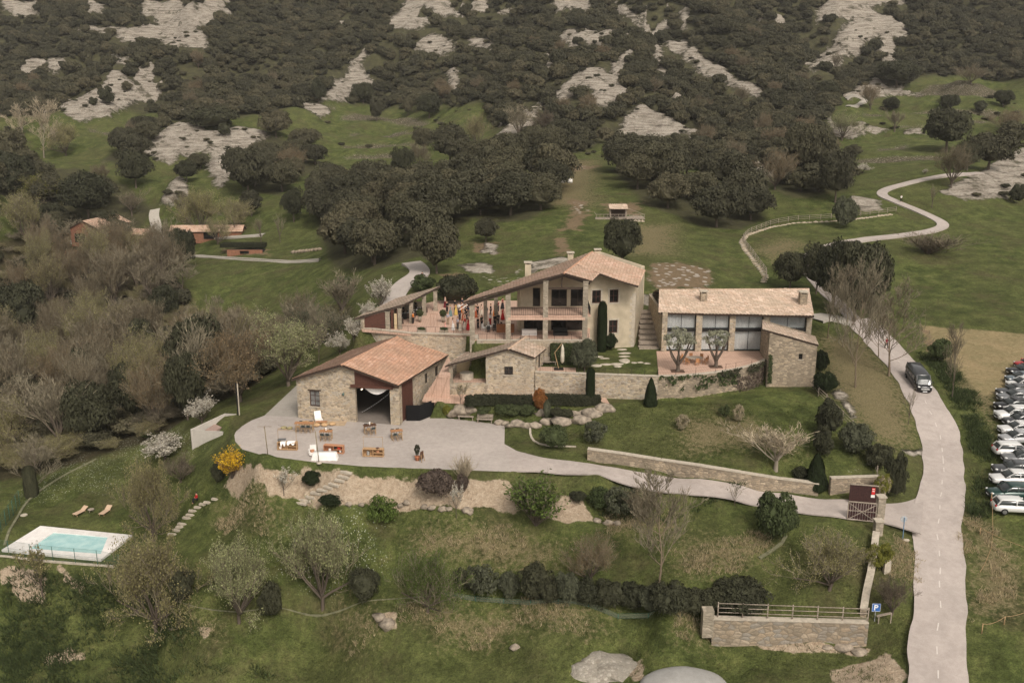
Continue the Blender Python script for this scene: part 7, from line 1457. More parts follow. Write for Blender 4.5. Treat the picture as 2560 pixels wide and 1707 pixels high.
def vehicle(kind):
    """car pointing to -X, nose at x=0, ground z=0; returns dict name -> (mesh, material)"""
    L, Wh, H = {'hatch': (4.2, .89, 1.48), 'suv': (4.5, .93, 1.66), 'sedan': (4.6, .90, 1.44), 'estate': (4.6, .90, 1.50), 'van': (5.3, 1.0, 2.05)}[kind]
    hood = {'hatch': .93, 'suv': 1.05, 'sedan': .90, 'estate': .90, 'van': 1.15}[kind]; ws = {'hatch': .95, 'suv': 1.1, 'sedan': 1.15, 'estate': 1.1, 'van': .55}[kind]; rt = {'hatch': 1.75, 'suv': 1.9, 'sedan': 2.0, 'estate': 1.95, 'van': 1.35}[kind]; re2 = {'hatch': 3.65, 'suv': 4.05, 'sedan': 3.3, 'estate': 4.15, 'van': 5.1}[kind]; rg = {'hatch': 4.08, 'suv': 4.38, 'sedan': 3.95, 'estate': 4.5, 'van': 5.25}[kind]; belt = hood+.06
    dk_ = 1.0 if kind != 'sedan' else 1.02
    st = [(0.0,.30,hood-.30,Wh*.70,Wh*.62),(.06,.22,hood-.18,Wh*.86,Wh*.76),(.30,.20,hood-.07,Wh*.97,Wh*.86),(ws,.20,hood,Wh,Wh*.91),(rt,.20,belt,Wh,Wh*.93),(L*.62,.20,belt+.02,Wh,Wh*.94),(L-.55,.20,belt+.03,Wh,Wh*.92),(L-.10,.26,belt-.04 if kind != 'sedan' else belt,Wh*.93,Wh*.84),(L,.34,belt-.25,Wh*.84,Wh*.74)]
    out = {}; V, Fq = loft(st); out['body'] = (V, Fq, 'paint', True)
    gz0 = belt-.10; g = [(ws-.02,gz0,gz0+.12,Wh*.86,Wh*.80),((ws+rt)/2,gz0,(gz0+H)/2+.04,Wh*.90,Wh*.80),(rt,gz0,H-.05,Wh*.92,Wh*.74),(L*.6,gz0,H-.035,Wh*.93,Wh*.75),(re2,gz0,H-.09,Wh*.92,Wh*.72),(rg,gz0,gz0+.14,Wh*.86,Wh*.76)]
    if kind == 'van':
        g = [(.42,1.02,1.12,.84,.80),(.8,1.02,1.62,.90,.80),(1.25,1.05,1.93,.93,.78),(1.7,1.1,1.9,.92,.76)]
    V, Fq = loft(g)
    if kind == 'van':
        m = MB()
        for sd in (-1, 1):
            for xa, xb in ((1.5, 2.35), (2.45, 3.6), (3.7, 4.9)): m.hexa([(xa, sd*.99, 1.22), (xb, sd*.99, 1.22), (xb, sd*.90, 1.22), (xa, sd*.90, 1.22)], [(xa+.05, sd*.945, 1.76), (xb-.04, sd*.945, 1.76), (xb-.04, sd*.86, 1.76), (xa+.05, sd*.86, 1.76)])
        n_ = len(V); V = V+m.v; Fq = Fq+[tuple(i+n_ for i in f) for f in m.f]
    out['windows'] = (V, Fq, 'glass', kind != 'van')
    r = [(rt-.12,H-.13,H-.05,Wh*.70,Wh*.66),(rt+.1,H-.12,H,Wh*.775,Wh*.68),(L*.6,H-.12,H+.015,Wh*.785,Wh*.70),(re2-.1,H-.14,H-.02,Wh*.77,Wh*.68),(re2+.12,H-.22,H-.09,Wh*.70,Wh*.62)]
    if kind == 'van': r = [(1.28,1.05,1.90,.96,.80),(1.45,1.05,2.02,.99,.88),(3.0,1.05,2.06,1.0,.90),(5.0,1.05,2.03,.99,.88),(5.24,1.05,1.85,.95,.82)]
    V, Fq = loft(r); out['roof'] = (V, Fq, 'paint', True)
    m = MB()
    for sd in (-1, 1):
        m.beam((ws+.05, sd*Wh*.85, belt-.05), (rt-.02, sd*Wh*.76, H-.06), .07, .05); m.beam((L*.55, sd*Wh*.945, belt-.05), (L*.55, sd*Wh*.775, H-.06), .06, .04); m.beam((rg-.05, sd*Wh*.84, belt-.02), (re2+.05, sd*Wh*.74, H-.1), .12, .06)
        if kind in ('estate', 'suv'): m.beam((L*.78, sd*Wh*.94, belt-.05), (L*.78, sd*Wh*.77, H-.08), .08, .04)
        if kind == 'van': 
            m.hexa([(2.2, sd*Wh*.99, belt-.1), (5.2, sd*Wh*.99, belt-.1), (5.2, sd*Wh*.80, belt-.1), (2.2, sd*Wh*.80, belt-.1)], [(2.2, sd*Wh*.86, H-.06), (5.1, sd*Wh*.84, H-.1), (5.1, sd*Wh*.7, H-.1), (2.2, sd*Wh*.7, H-.06)]) if False else None
    out['pillars'] = (m.v, m.f, 'paint', False)
    m = MB(); 
    for sd in (-1, 1): m.blob((ws+.25, sd*(Wh+.10), belt+.06), (.08,.12,.09), 1, 0, 1)
    out['mirrors'] = (m.v, m.f, 'paint', True)
    for nm, x, m_ in (('headlight', .10, 'lamp'), ('tail_light', L-.07, 'tail')):
        for i, sd in enumerate((-1, 1)): m = MB(); m.blob((x+(.08 if nm == 'headlight' else 0), sd*Wh*.70, hood-.22 if nm == 'headlight' else belt-.16), (.16,.17,.085) if nm == 'headlight' else (.09,.16,.12), 1, 0, 2); out['%s|%d' % (nm, i)] = (m.v, m.f, m_, True)
    m = MB(); m.box((-.005, 0, .55), (.04, Wh*.95, .16)); m.box((.02, 0, .34), (.06, Wh*1.2, .14)); out['grille'] = (m.v, m.f, 'black', False)
    m = MB(); m.box((-.035, 0, .40), (.02, .5, .11)); out['number_plate'] = (m.v, m.f, 'white', False)
    if kind == 'van':
        m = MB(); m.tube([(-.03,-.5,.68),(-.035,0,.68),(-.03,.5,.68)], .035, 5); m.box((-.03,0,.80), (.03,.9,.04)); out['chrome_trim'] = (m.v, m.f, 'lamp', False)
    for i, (x, sd) in enumerate(((.85,-1),(.85,1),(L-.85,-1),(L-.85,1))): out['wheel|%d' % i] = (x, sd*(Wh-.10))
    return out
MESHC = {}
VM = dict(glass=CGL, lamp=LAMP, tail=TAIL, black=BLACK, white=WHT)
def rawmesh(name, V, Fq, m, sm):
    me = bpy.data.meshes.new(name); me.from_pydata([tuple(v) for v in V], [], Fq); me.polygons.foreach_set("use_smooth", [sm]*len(me.polygons)); me.materials.append(m); return me
mw = MB(); mw.tube([(0,-.11,.32),(0,-.09,.32),(0,.09,.32),(0,.11,.32)], [.27,.32,.32,.27], 18); WT = rawmesh("tyre", mw.v, mw.f, TYRE, True)
mw = MB(); mw.tube([(0,-.125,.32),(0,-.118,.32),(0,.118,.32),(0,.125,.32)], [.06,.20,.20,.06], 14)
for k in range(5): a = k*6.283/5; mw.box((.10*math.cos(a), -.124, .32+.10*math.sin(a)), (.05,.02,.05)); mw.box((.10*math.cos(a), .124, .32+.10*math.sin(a)), (.05,.02,.05))
WR = rawmesh("rim", mw.v, mw.f, RIM, False); mw = MB(); mw.tube([(0,-.10,.32),(0,.10,.32)], .06, 8); WH_ = rawmesh("wheel", mw.v, mw.f, BLACK, False)
def add_vehicle(kind, p, rz, col, label, name="parked_car", cat="car", group="cars in the parking row", pitch=0.0, flip=False):
    if kind not in MESHC: MESHC[kind] = {k: (v if k.startswith('wheel') else rawmesh(k.split('|')[0], v[0], v[1], VM.get(v[2]), v[3])) for k, v in vehicle(kind).items()}
    t = bpy.data.objects.new(name, None); C.objects.link(t); t.location = p; t.rotation_euler = (0, pitch, rz); t.scale = (1.08,)*3; tag(t, label, cat, group)
    for k, v in MESHC[kind].items():
        if k.startswith('wheel'):
            w = mob("wheel", WH_, t); w.location = (v[0], v[1], 0); mob("tyre", WT, w); mob("rim", WR, w)
        else:
            m = col if v.materials[0] is None else None; o = mob(v.name.split('.')[0], v, t, m, 0)
    return t
CP_ = {k: paint("paint_"+k, c) for k, c in dict(white=(.72,.71,.69), black=(.012,.012,.014), dgrey=(.06,.062,.066), grey=(.17,.175,.18), silver=(.38,.385,.39), blueg=(.12,.15,.17), green=(.008,.04,.032), red=(.45,.02,.02)).items()}
CARS = [(2545,928,'hatch','red','red hatchback, topmost of the parked row, only its nose in the picture',0),(2526,946,'sedan','black','black car just below the red one in the parked row',0),(2522,965,'hatch','blueg','blue grey hatchback third from the top of the parked row',0),(2525,981,'hatch','white','white hatchback fourth from the top of the parked row',0),(2500,998,'sedan','dgrey','dark grey car just below the upper white hatchback',0),(2501,1013,'sedan','grey','mid grey car between two darker ones in the parked row',0),(2495,1035,'sedan','black','black car right above the white off-roader',0),(2496,1059,'suv','white','white off-roader in the middle of the parked row',0),(2516,1074,'hatch','dgrey','dark grey hatchback set back below the white off-roader',0),(2505,1094,'sedan','white','white saloon below the set back grey hatchback',0),(2508,1118,'hatch','silver','silver car above the reversed white hatchback',0),(2499,1148,'hatch','white','white hatchback parked tail first in the middle of the row',1),(2513,1165,'sedan','grey','grey saloon set back below the tail first white hatchback',0),(2489,1195,'sedan','dgrey','dark grey coupe above the lower white saloon',0),(2484,1221,'sedan','white','white saloon directly above the dark green estate',0),(2477,1256,'estate','green','dark green estate car, last but one at the lower end',0),(2498,1290,'hatch','white','white hatchback parked tail first at the bottom of the row',1)]
for u, v, kd, col, lab, rev in CARS:
    p = hit(u, v); q_ = VR0.uniform(-.05, .05)+(.0 if v < 1120 else -.10); L = {'hatch':4.2,'suv':4.5,'sedan':4.6,'estate':4.6}[kd]; pit = math.atan2(hz(p.x, p.y+.0)-hz(p.x+4, p.y), 4)
    if rev: add_vehicle(kd, (p.x+L*math.cos(q_), p.y+.9+L*math.sin(q_), hz(p.x+2, p.y+.9)), q_+math.pi, CP_[col], lab)
    else: add_vehicle(kd, (p.x, p.y+.9, hz(p.x+2, p.y+.9)), q_, CP_[col], lab)
va, vb = hit(2314, 990), hit(2268, 925); d = (vb-va).normalized(); add_vehicle('van', va+Vector((0,.4,.08)), math.atan2(d.y, d.x), CP_['black'], "black passenger van driving down the pale road", "van", "van", None, pitch=-math.asin(d.z))
VAN = [o for o in bpy.data.objects if o.name == "van"][0]
for ch in VAN.children:
    if ch.name.startswith("roof"): ch.material_slots[0].material = CP_['dgrey']  # grey roof colour stands in for the sky reflected in the black paint
HCORE = plain("hedge_core", (.022,.026,.014), .95, .3, 8)
hl = [P(u, v, 11.9) for u, v in ((1168,1015),(1185,1011),(1235,1010),(1285,1012),(1330,1011),(1345,1009),(1400,1010),(1450,1012),(1500,1012))]
hedge(hl[:5], 1.0, 1.15, "long low clipped dark hedge, left half up to the copper shrub", LM['dark'], HCORE); hedge(hl[5:], 1.0, 1.2, "long low clipped dark hedge, right half from copper shrub to cypress", LM['dark'], HCORE)
a, b = P(1376,903,15), P(1474,903,15); hedge([Vector((a.x, 120.75, 15)), Vector((b.x, 120.75, 15))], .8, 2.75, "tall green hedge covering the wall under the farmhouse porch", LM['mid'], HCORE)
p = hit(612, 622); hedge([Vector((p.x-5.6, p.y-1, p.z+.7)), Vector((p.x+5.6, p.y-1, p.z+.7))], 3.6, .9, "dark clipped hedge on top of the far brick wall", LM['dark'], HCORE)
cypn = P(1475, 1011, 11.9); plant('col', cypn, 1.05, 4.6, "cypress", "narrow clipped cypress rising from the long hedge", "tree", lm='yew')
# ivy on the curved wall
cwv = [Vector((p.x, p.y, 0)) for p in cw_]; U = Vector((0,0,1))
def ivyf(i0, i1, z0, z1, off=.06):
    out = []
    for a, b in zip(cwv[i0:i1], cwv[i0+1:i1+1]):
        n = Vector(((b-a).y, -(b-a).x, 0)).normalized()*off; out.append((a+n+U*z0, b+n+U*z0, b+n+U*z1, a+n+U*z1))
    return out
t = thing("ivy", "green ivy cloaking the left part of the curved wall", "ivy", cw_[0]); leafsurf("leaves", ivyf(0, 4, 13.3, 15.25), 34, .11, LM['mid'], t, 1, .45, .12)
t = thing("ivy", "dark hanging ivy over the top of the curved wall next to the tower", "ivy", cw_[5]); leafsurf("leaves", ivyf(3, 7, 14.3, 15.35), 80, .09, LM['dark'], t, 2, .5, .25)
t = thing("creeper", "purple brown leafless creeper hanging on the right part of the curved wall", "creeper", cw_[5]); leafsurf("stems", ivyf(4, 7, 12.0, 14.6), 70, .07, LM['plum'], t, 3, .3, .35)
a = Vector((ta.x+.1, ta.y-.08, 0)); b = Vector((ta.x+1.5, ta.y-.08, 0)); t = thing("ivy", "green ivy climbing the left corner of the stone tower", "ivy", (a.x, a.y, 13)); leafsurf("leaves", [(a+U*12.6, b+U*12.6-Vector((.9,0,0)), b+U*16.2-Vector((1.0,0,0)), a+U*16.6)], 130, .09, LM['mid'], t, 4, .35)
p = hit(2203, 1262); t = thing("ivy", "pale yellow green ivy bush draped over the far gate pillar", "ivy", p); o = mob("leaves", LOOSE[0], t, LM['lime'], 0, (1.05, 1.0, 2.3)); o.location = (.1, .4, 1.0); o = mob("inner_leaves", BUSH[1], t, LM['pale'], 0, (.85, .8, 2.1)); o.location = (.1, .4, 1.05)
# rocks and low plants between hedge and yard
Z6 = lambda x, y: (1100+x/5.113, 960+y/5.113)
ROCKS = [(390,350,.85,.55,'rounded pale boulder at the left end of the hedge bed'),(230,375,1.2,.8,'grey boulder between steps and first bench'),(760,505,.7,.4,'low pale boulder right of the second bench'),(835,515,.6,.3,'small reddish rock right of the second bench'),(960,530,1.1,.45,'flat slab like boulder at the corner of the yard'),(1100,545,.8,.4,'pale rock right of the flat slab boulder'),(1200,548,.9,.4,'pale rock in the middle of the rock row'),(1290,395,.8,.45,'boulder just left of the blue grey shrub'),(1370,490,.9,.4,'dark rock below the blue grey shrub'),(1560,500,1.3,.5,'broad pale boulder below the dark ground shrub'),(1780,485,1.2,.6,'large pinkish boulder near the lawn'),(1720,395,.6,.4,'small rock above the pinkish boulder'),(1800,395,.6,.4,'second small rock above the pinkish boulder'),(1950,395,1.3,.6,'large leaning boulder at the right end of the bed'),(2110,340,1.1,.6,'square boulder at the foot of the path end')]
for i, (x, y, r, h, lab) in enumerate(ROCKS):
    p = hit(*Z6(x, y)); tag(MB().blob((p.x, p.y, p.z+h*.35), (r, r*.7, h), i+9, .45, 2).build("boulder", plain("boulder_stone", (.27,.225,.175), .95, .5, 1.8)), lab, "rock", "boulders edging the garden bed")
for x, y, w, h, lm, lab in ((560,385,36,20,'mid','green ground shrub behind the benches'),(800,380,48,24,'mid','leafy ground shrub in the middle of the rock bed'),(940,400,50,28,'mid','large leafy ground shrub right of the middle one'),(1110,400,46,26,'mid','leafy ground shrub left of the blue grey shrub'),(1490,425,44,24,'dark','dark flat shrub right of the blue grey shrub'),(1620,430,34,22,'dark','small dark flat shrub beside the pinkish boulder')):
    plantpx('bush', *Z6(x, y), w, h, "ground_shrub", lab, "shrub", lm=lm)
# scattered rocks on the lawn edges and dry stone fringe of the bank
for i, (u, v, r) in enumerate(S('7', (575,378),(625,380),(700,390),(745,385),(870,405),(1750,470),(1825,485),(1880,490),(450,350),(420,368),(300,352),(150,355),(60,352),(1610,20)) and [(850+x/2.717, 1130+y/2.717, r_) for x, y, r_ in ((575,378,.45),(625,382,.45),(700,392,.5),(745,388,.4),(870,405,.6),(1750,470,.45),(1825,485,.5),(1880,490,.45),(450,352,.5),(410,368,.4),(300,358,.4),(150,358,.4),(60,356,.35),(330,1180,.9),(270,1130,.7),(1190,1330,.5))]):
    p = hit(u, v); tag(MB().blob((p.x, p.y, p.z+r*.2), (r, r*.7, r*.6), i+40, .45, 2).build("rock", MATS["boulder_stone"]), "tan rock %s" % ("left of the two by the white sapling", "right of the two by the white sapling", "third along below the magnolias", "fourth along below the magnolias", "right of the white blossom sapling", "left of three under the green shrub", "middle of three under the green shrub", "right of three under the green shrub", "just right of the light green shrub", "touching the light green shrub", "behind the light green shrub", "between the steps and the light green shrub", "at the foot of the bank below the steps", "largest one in the rough bank at the bottom", "beside the largest one in the rough bank", "alone in the bottom field")[i], "rock", "tan rocks along the foot of the bank")
for i, (x, y, r) in enumerate(((1110,1320,.9),(1220,1355,.8),(1000,1325,.5),(1100,60,.0))):
    if r == 0: continue
    p = hit(1700+x/2.717, 1130+y/2.717); tag(MB().blob((p.x, p.y, p.z), (r, r*.8, r*.35), i+60, .2, 2).build("flat_rock", MATS["boulder_stone"]), ("largest flat pale rock below the lower stone wall", "flat rock nearest the road below the lower stone wall", "small flat rock below the lower stone wall")[i], "rock")
# stepping stones on the upper lawn
for i, (x, y, w_, d_) in enumerate(((1425,858,1.2,.5),(1445,887,1.6,.6),(1440,912,1.3,.5),(1448,945,1.3,1.6),(1385,972,1.5,.7),(1300,975,1.3,.6),(1225,985,1.2,.8),(1395,990,1.0,.6),(1520,962,.8,.4),(1570,960,.8,.4),(1620,968,.8,.4),(1240,915,1.2,.4),(1290,928,1.2,.4))):
    p = P(1100+x/3.135, 600+y/3.135, 15); p.y = min(p.y, 129); tag(MB().blob((p.x, p.y, 14.98), (w_*.6, d_*.8, .12), i, .25, 2).build("stepping_stone", CAPM), "pale stepping stone %s" % ("nearest the cream wall", "second below the cream wall", "third below the cream wall", "large square one in the middle of the lawn", "left of the large square one", "two left of the large square one", "leftmost beside the bushy olive", "just below the large square one", "right of the large square one", "second to the right across the lawn", "rightmost across the lawn", "upper left by the hedge", "upper middle by the cypress")[i], "stone", "stepping stones on the upper lawn")
# dark rough tufts and tall weeds spread over the foreground grass: nobody could count them
def tufts(name, polys, n, hgt, m, label, seed, spread=.16, blades=5, wd=.02):
    rg = np.random.default_rng(seed); V = []; tot = 0
    ars = []
    for pl in polys: a = np.array([(p.x, p.y) for p in XY(pl[0], *pl[1:])]); ars.append(a)
    w_ = [ (a[:,0].max()-a[:,0].min())*(a[:,1].max()-a[:,1].min()) for a in ars]; pts_ = []
    for a, w in zip(ars, w_):
        k = int(n*w/sum(w_)); x = rg.uniform(a[:,0].min(), a[:,0].max(), k); y = rg.uniform(a[:,1].min(), a[:,1].max(), k); s = sdist(a, x, y)+2.5*fbm(x/3, y/3, 3, seed+7)*(seed == 2) > .6*(seed == 2); x, y = x[s], y[s]; q_ = fbm(x/2.2, y/2.2, 3, seed) > rg.uniform(-.7, .5, len(x)); pts_.append(np.stack([x[q_], y[q_]], 1))
    p = np.concatenate(pts_); z = interp(G, p[:,0]/p[:,1], np.log(p[:,1])); base = np.repeat(np.concatenate([p, z[:,None]], 1), blades, 0); k = len(base)
    o = rg.normal(size=(k, 2))*spread*.5; b = base.copy(); b[:,:2] += o; h = hgt*rg.uniform(.5, 1.2, k); lean = rg.normal(size=(k, 2))*h[:,None]*.35+o*.8; t = b.copy(); t[:,:2] += lean; t[:,2] += h
    a = rg.random(k)*6.28; s = np.stack([np.cos(a), np.sin(a), np.zeros(k)], 1)*wd*rg.uniform(.7, 1.5, (k, 1)); b[:,2] -= .03
    v = np.stack([b-s, b+s, t], 1).reshape(-1, 3); f = np.arange(3*k).reshape(k, 3); o = bpy.data.objects.new(name, mesh_np(name, v, f, [m])); C.objects.link(o); tag(o, label, "grass", kind='stuff'); print(name, len(p))
ALLG = [('s',(0,1400),(300,1425),(600,1480),(1100,1500),(1780,1560),(2170,1640),(2270,1500),(2260,1707),(0,1707)), ('s',(450,1310),(620,1290),(900,1300),(1300,1330),(1900,1340),(2180,1360),(2160,1520),(1700,1500),(1100,1470),(600,1440)), ('s',(0,1250),(300,1150),(470,1140),(560,1240),(450,1300),(200,1290)), ('s',(1320,1080),(1500,1020),(1880,1010),(2010,1000),(2100,1150),(1900,1170),(1500,1130))]
tufts("grass_tufts", ALLG, 60000, .20, leaf_mat("tuft_green", [(.075,.095,.03),(.11,.115,.04)], .3), "dark green grass tufts over the garden and bottom field", 1, .20, 5, .022)
tufts("dry_grass", [q_ for q_ in DRY if q_[0] in ('6','7','8')], 15000, .34, leaf_mat("straw", [(.46,.38,.25),(.36,.29,.18)], .3), "straw coloured dry grass stalks on the banks", 2, .18, 6, .022)
tufts("verge_weeds", [('s',(2290,880),(2340,930),(2385,1000),(2425,1090),(2440,1200),(2420,1300),(2475,1300),(2490,1150),(2450,1000),(2380,920),(2320,880)), ('s',(0,1420),(260,1440),(520,1580),(700,1707),(0,1707)), ('s',(1840,1290-60),(1860,1250-60),(1700,1290),(1560,1260),(1500,1240),(1450,1250),(1560,1300),(1700,1310))], 20000, .5, LM['mid'], "tall leafy weeds along the road verge and below the pool", 3, .5, 8, .05)
# ---------------- woods: individual trees, then the far mass ----------------
cands = []; R_ = np.random.default_rng(11)
def at_mask(k, x, y): return float(interp(MK[k], np.array([x/y]), np.array([math.log(y)]))[0])
def scatter(x0, x1, y0, y1, sp):
    xs = np.arange(x0, x1, sp); ys = np.arange(y0, y1, sp); X, Y = np.meshgrid(xs, ys); X = X+(R_.random(X.shape)-.5)*sp*.9; Y = Y+(R_.random(Y.shape)-.5)*sp*.9
    return X.ravel(), Y.ravel()
fpoly = [np.array([(p.x, p.y) for p in XY(pl[0], *pl[1:])]) for pl in FOREST]
X, Y = scatter(-620, 620, 225, 800, 4.5); ok = np.abs(X/Y) < .80; X, Y = X[ok], Y[ok]
t_, l_ = X/Y, np.log(Y); mf = interp(MK['forest'], t_, l_); mr = interp(MK['rock'], t_, l_)
gm_ = np.zeros(len(X), bool); GP = {}
for gname, pl in GROVES.items():
    GP[gname] = [np.array([(p.x, p.y) for p in XY(q_[0], *q_[1:])]) for q_ in pl]
    for a in GP[gname]: gm_ |= sdist(a, X, Y) > 0
dens = .5+.5*np.clip(fbm(X/45, Y/45, 3, 61)+1.0, 0, 1)
Z0 = interp(G, X/Y, np.log(Y)); cu, cv2 = proj(X, Y, Z0+3.2); blk = np.zeros(len(X), bool)
for pl in ROCK:
    a = np.array(S(pl[0], *pl[1:])); sel_ = (cu > a[:,0].min()) & (cu < a[:,0].max()) & (cv2 > a[:,1].min()) & (cv2 < a[:,1].max())
    if sel_.any(): blk[sel_] |= sdist(a, cu[sel_], cv2[sel_]) > -9
blk &= R_.random(len(X)) < .88
keep = (mf > .5) & ~blk & (R_.random(len(X)) < np.where(mr > .5, .07, dens)) & ~gm_
X, Y, mr = X[keep], Y[keep], mr[keep]; Z = interp(G, X/Y, np.log(Y)); print("forest trees", len(X))
RAD = np.where(mr > .5, R_.uniform(1.2, 2.0, len(X)), 1.7+2.7*R_.random(len(X))**1.4)
# groves of larger oaks
GL = {'house': ('oak in the grove behind the farmhouse', 'holm oaks in the grove behind the farmhouse', 8.6, 4.7, 6.6),
      'right': ('oak in the grove above the glass building', 'holm oaks in the grove above the glass building', 11, 5.0, 7.0),
      'mid': ('oak beside the left rock slab', 'holm oaks beside the left rock slab', 13, 4.6, 6.6),
      'left': ('oak around the far red houses', 'holm oaks around the far red houses', 15, 5.4, 7.5),
      'ridge': ('oak below the central rock', 'holm oaks on the ridge below the central rock', 13, 4.6, 6.4)}
n_ind = 0; RPX = [np.array(S(pl[0], *pl[1:])) for pl in ROCK]
for gname, polys in GP.items():
    lab, grp, sp, r0, r1 = GL[gname]
    for a in polys:
        gx, gy = scatter(a[:,0].min(), a[:,0].max(), a[:,1].min(), a[:,1].max(), sp); s = sdist(a, gx, gy)
        for x, y in zip(gx[s > .5], gy[s > .5]):
            r = R_.uniform(r0, r1); p = Vector((x, y, hz(x, y))); ux, vx = proj(x, y, p.z+r*.9)
            if any(sdist(q2, np.array([ux]), np.array([vx]))[0] > -10 for q2 in RPX): continue
            brown = R_.random() < .07
            fx_, fy_ = (x-a[:,0].min())/(np.ptp(a[:,0])+1e-6), (y-a[:,1].min())/(np.ptp(a[:,1])+1e-6)
            big = "large" if r > (r0+r1)/2+.45 else "small" if r < (r0+r1)/2-.45 else "middling"; lb_ = "%s %s, %s, %s" % (big, lab, ("front row", "second row", "third row", "back row")[min(3, int(fy_*4))], ("far left end", "left part", "middle", "right part", "far right end")[min(4, int(fx_*5))])
            plant('oak', p, r*2, r*R_.uniform(1.35, 1.75), "holm_oak", lb_, "tree", grp, lm='oak', sink=.2); n_ind += 1
print("grove oaks", n_ind)
d2 = X**2+Y**2; order = np.argsort(d2-(RAD-3)*400); ni = max(0, 285-n_ind)
uu, vv = proj(X, Y, Z); vis = (uu > -20) & (uu < 2580) & (vv > -10)
ind = [i for i in order if vis[i]][:ni]; inds = set(ind)
for i in ind:
    zone = 'left' if uu[i] < 853 else 'central' if uu[i] < 1707 else 'right'; big = 'large' if RAD[i] > 3.8 else 'small' if RAD[i] < 3.0 else 'middling'; sub_ = ('left edge', 'left third', 'middle', 'right third', 'right edge')[max(0, min(4, int((uu[i] % 853.4)/170.7)))]; hi_ = 'lowest trees' if vv[i] > 300 else 'low trees' if vv[i] > 240 else 'upper trees'
    plant('oakf', Vector((X[i], Y[i], Z[i])), RAD[i]*2, RAD[i]*R_.uniform(1.2, 1.7), "holm_oak", "%s holm oak on the %s hillside, %s, among the %s" % (big, zone, sub_, hi_), "tree", "holm oaks along the foot of the %s hillside" % zone, sink=.3)
rest = np.array([i for i in range(len(X)) if i not in inds])
def gn_stuff(name, X, Y, Z, SX, SZ, protos, label, cat, mat_override=None):
    me = bpy.data.meshes.new(name); me.from_pydata(np.stack([X, Y, Z], 1).tolist(), [], []); n = len(X)
    at = me.attributes.new("scl", 'FLOAT_VECTOR', 'POINT'); at.data.foreach_set("vector", np.stack([SX, SX, SZ], 1).astype(np.float32).ravel())
    at = me.attributes.new("rot", 'FLOAT_VECTOR', 'POINT'); at.data.foreach_set("vector", np.stack([np.zeros(n), np.zeros(n), R_.random(n)*6.28], 1).astype(np.float32).ravel())
    at = me.attributes.new("idx", 'INT', 'POINT'); at.data.foreach_set("value", R_.integers(0, len(protos), n).astype(np.int32))
    o = bpy.data.objects.new(name, me); C.objects.link(o); tag(o, label, cat, kind='stuff')
    ng = bpy.data.node_groups.new(name, 'GeometryNodeTree'); ng.interface.new_socket("Geometry", in_out='INPUT', socket_type='NodeSocketGeometry'); ng.interface.new_socket("Geometry", in_out='OUTPUT', socket_type='NodeSocketGeometry')
    gi = ng.nodes.new("NodeGroupInput"); go = ng.nodes.new("NodeGroupOutput"); jn = ng.nodes.new("GeometryNodeJoinGeometry"); lk = ng.links.new
    def attr(nm, ty):
        a = ng.nodes.new("GeometryNodeInputNamedAttribute"); a.data_type = ty; a.inputs[0].default_value = nm; return a.outputs[0]
    for k, pr in enumerate(protos):
        ip = ng.nodes.new("GeometryNodeInstanceOnPoints"); oi = ng.nodes.new("GeometryNodeObjectInfo"); oi.inputs[0].default_value = pr; oi.transform_space = 'ORIGINAL'
        cmp = ng.nodes.new("FunctionNodeCompare"); cmp.data_type = 'INT'; cmp.operation = 'EQUAL'; lk(attr("idx", 'INT'), cmp.inputs[2]); cmp.inputs[3].default_value = k
        lk(gi.outputs[0], ip.inputs['Points']); lk(cmp.outputs[0], ip.inputs['Selection']); lk(oi.outputs['Geometry'], ip.inputs['Instance'])
        lk(attr("rot", 'FLOAT_VECTOR'), ip.inputs['Rotation']); lk(attr("scl", 'FLOAT_VECTOR'), ip.inputs['Scale']); lk(ip.outputs[0], jn.inputs[0])
    lk(jn.outputs[0], go.inputs[0]); md = o.modifiers.new(name, 'NODES'); md.node_group = ng; return o
protos = []
for me in OAKF:
    for o in bpy.data.objects:
        if o.data is me: protos.append(o); break
if len(rest): gn_stuff("woodland", X[rest], Y[rest], Z[rest]-.2, RAD[rest], RAD[rest]*R_.uniform(1.15, 1.7, len(rest)), protos, "closed dark holm oak woodland covering the steep hillside", "woodland")
# brownish bare trees sprinkled through the hill woods
bx, by = scatter(-330, 330, 290, 520, 26); k = (interp(MK['forest'], bx/by, np.log(by)) > .5) & (interp(MK['rock'], bx/by, np.log(by)) < .3)
bx, by = bx[k], by[k]; sel = R_.permutation(len(bx))[:48]
for i in sel:
    plant('budt', Vector((bx[i], by[i], hz(bx[i], by[i]))), R_.uniform(6, 9), R_.uniform(7, 10), "bare_tree", "%s leafless tree among dark oaks, %s of the hill, %s" % (("russet", "brown")[i % 2], ("left end", "left", "centre", "right", "right end")[max(0, min(4, int(proj(bx[i], by[i], hz(bx[i], by[i]))[0]/512)))], ("lower slope", "middle slope", "upper slope")[min(2, int((by[i]-290)/77))]), "tree", "leafless trees among the hillside oaks", lm='brown' if R_.random() < .6 else 'rust')
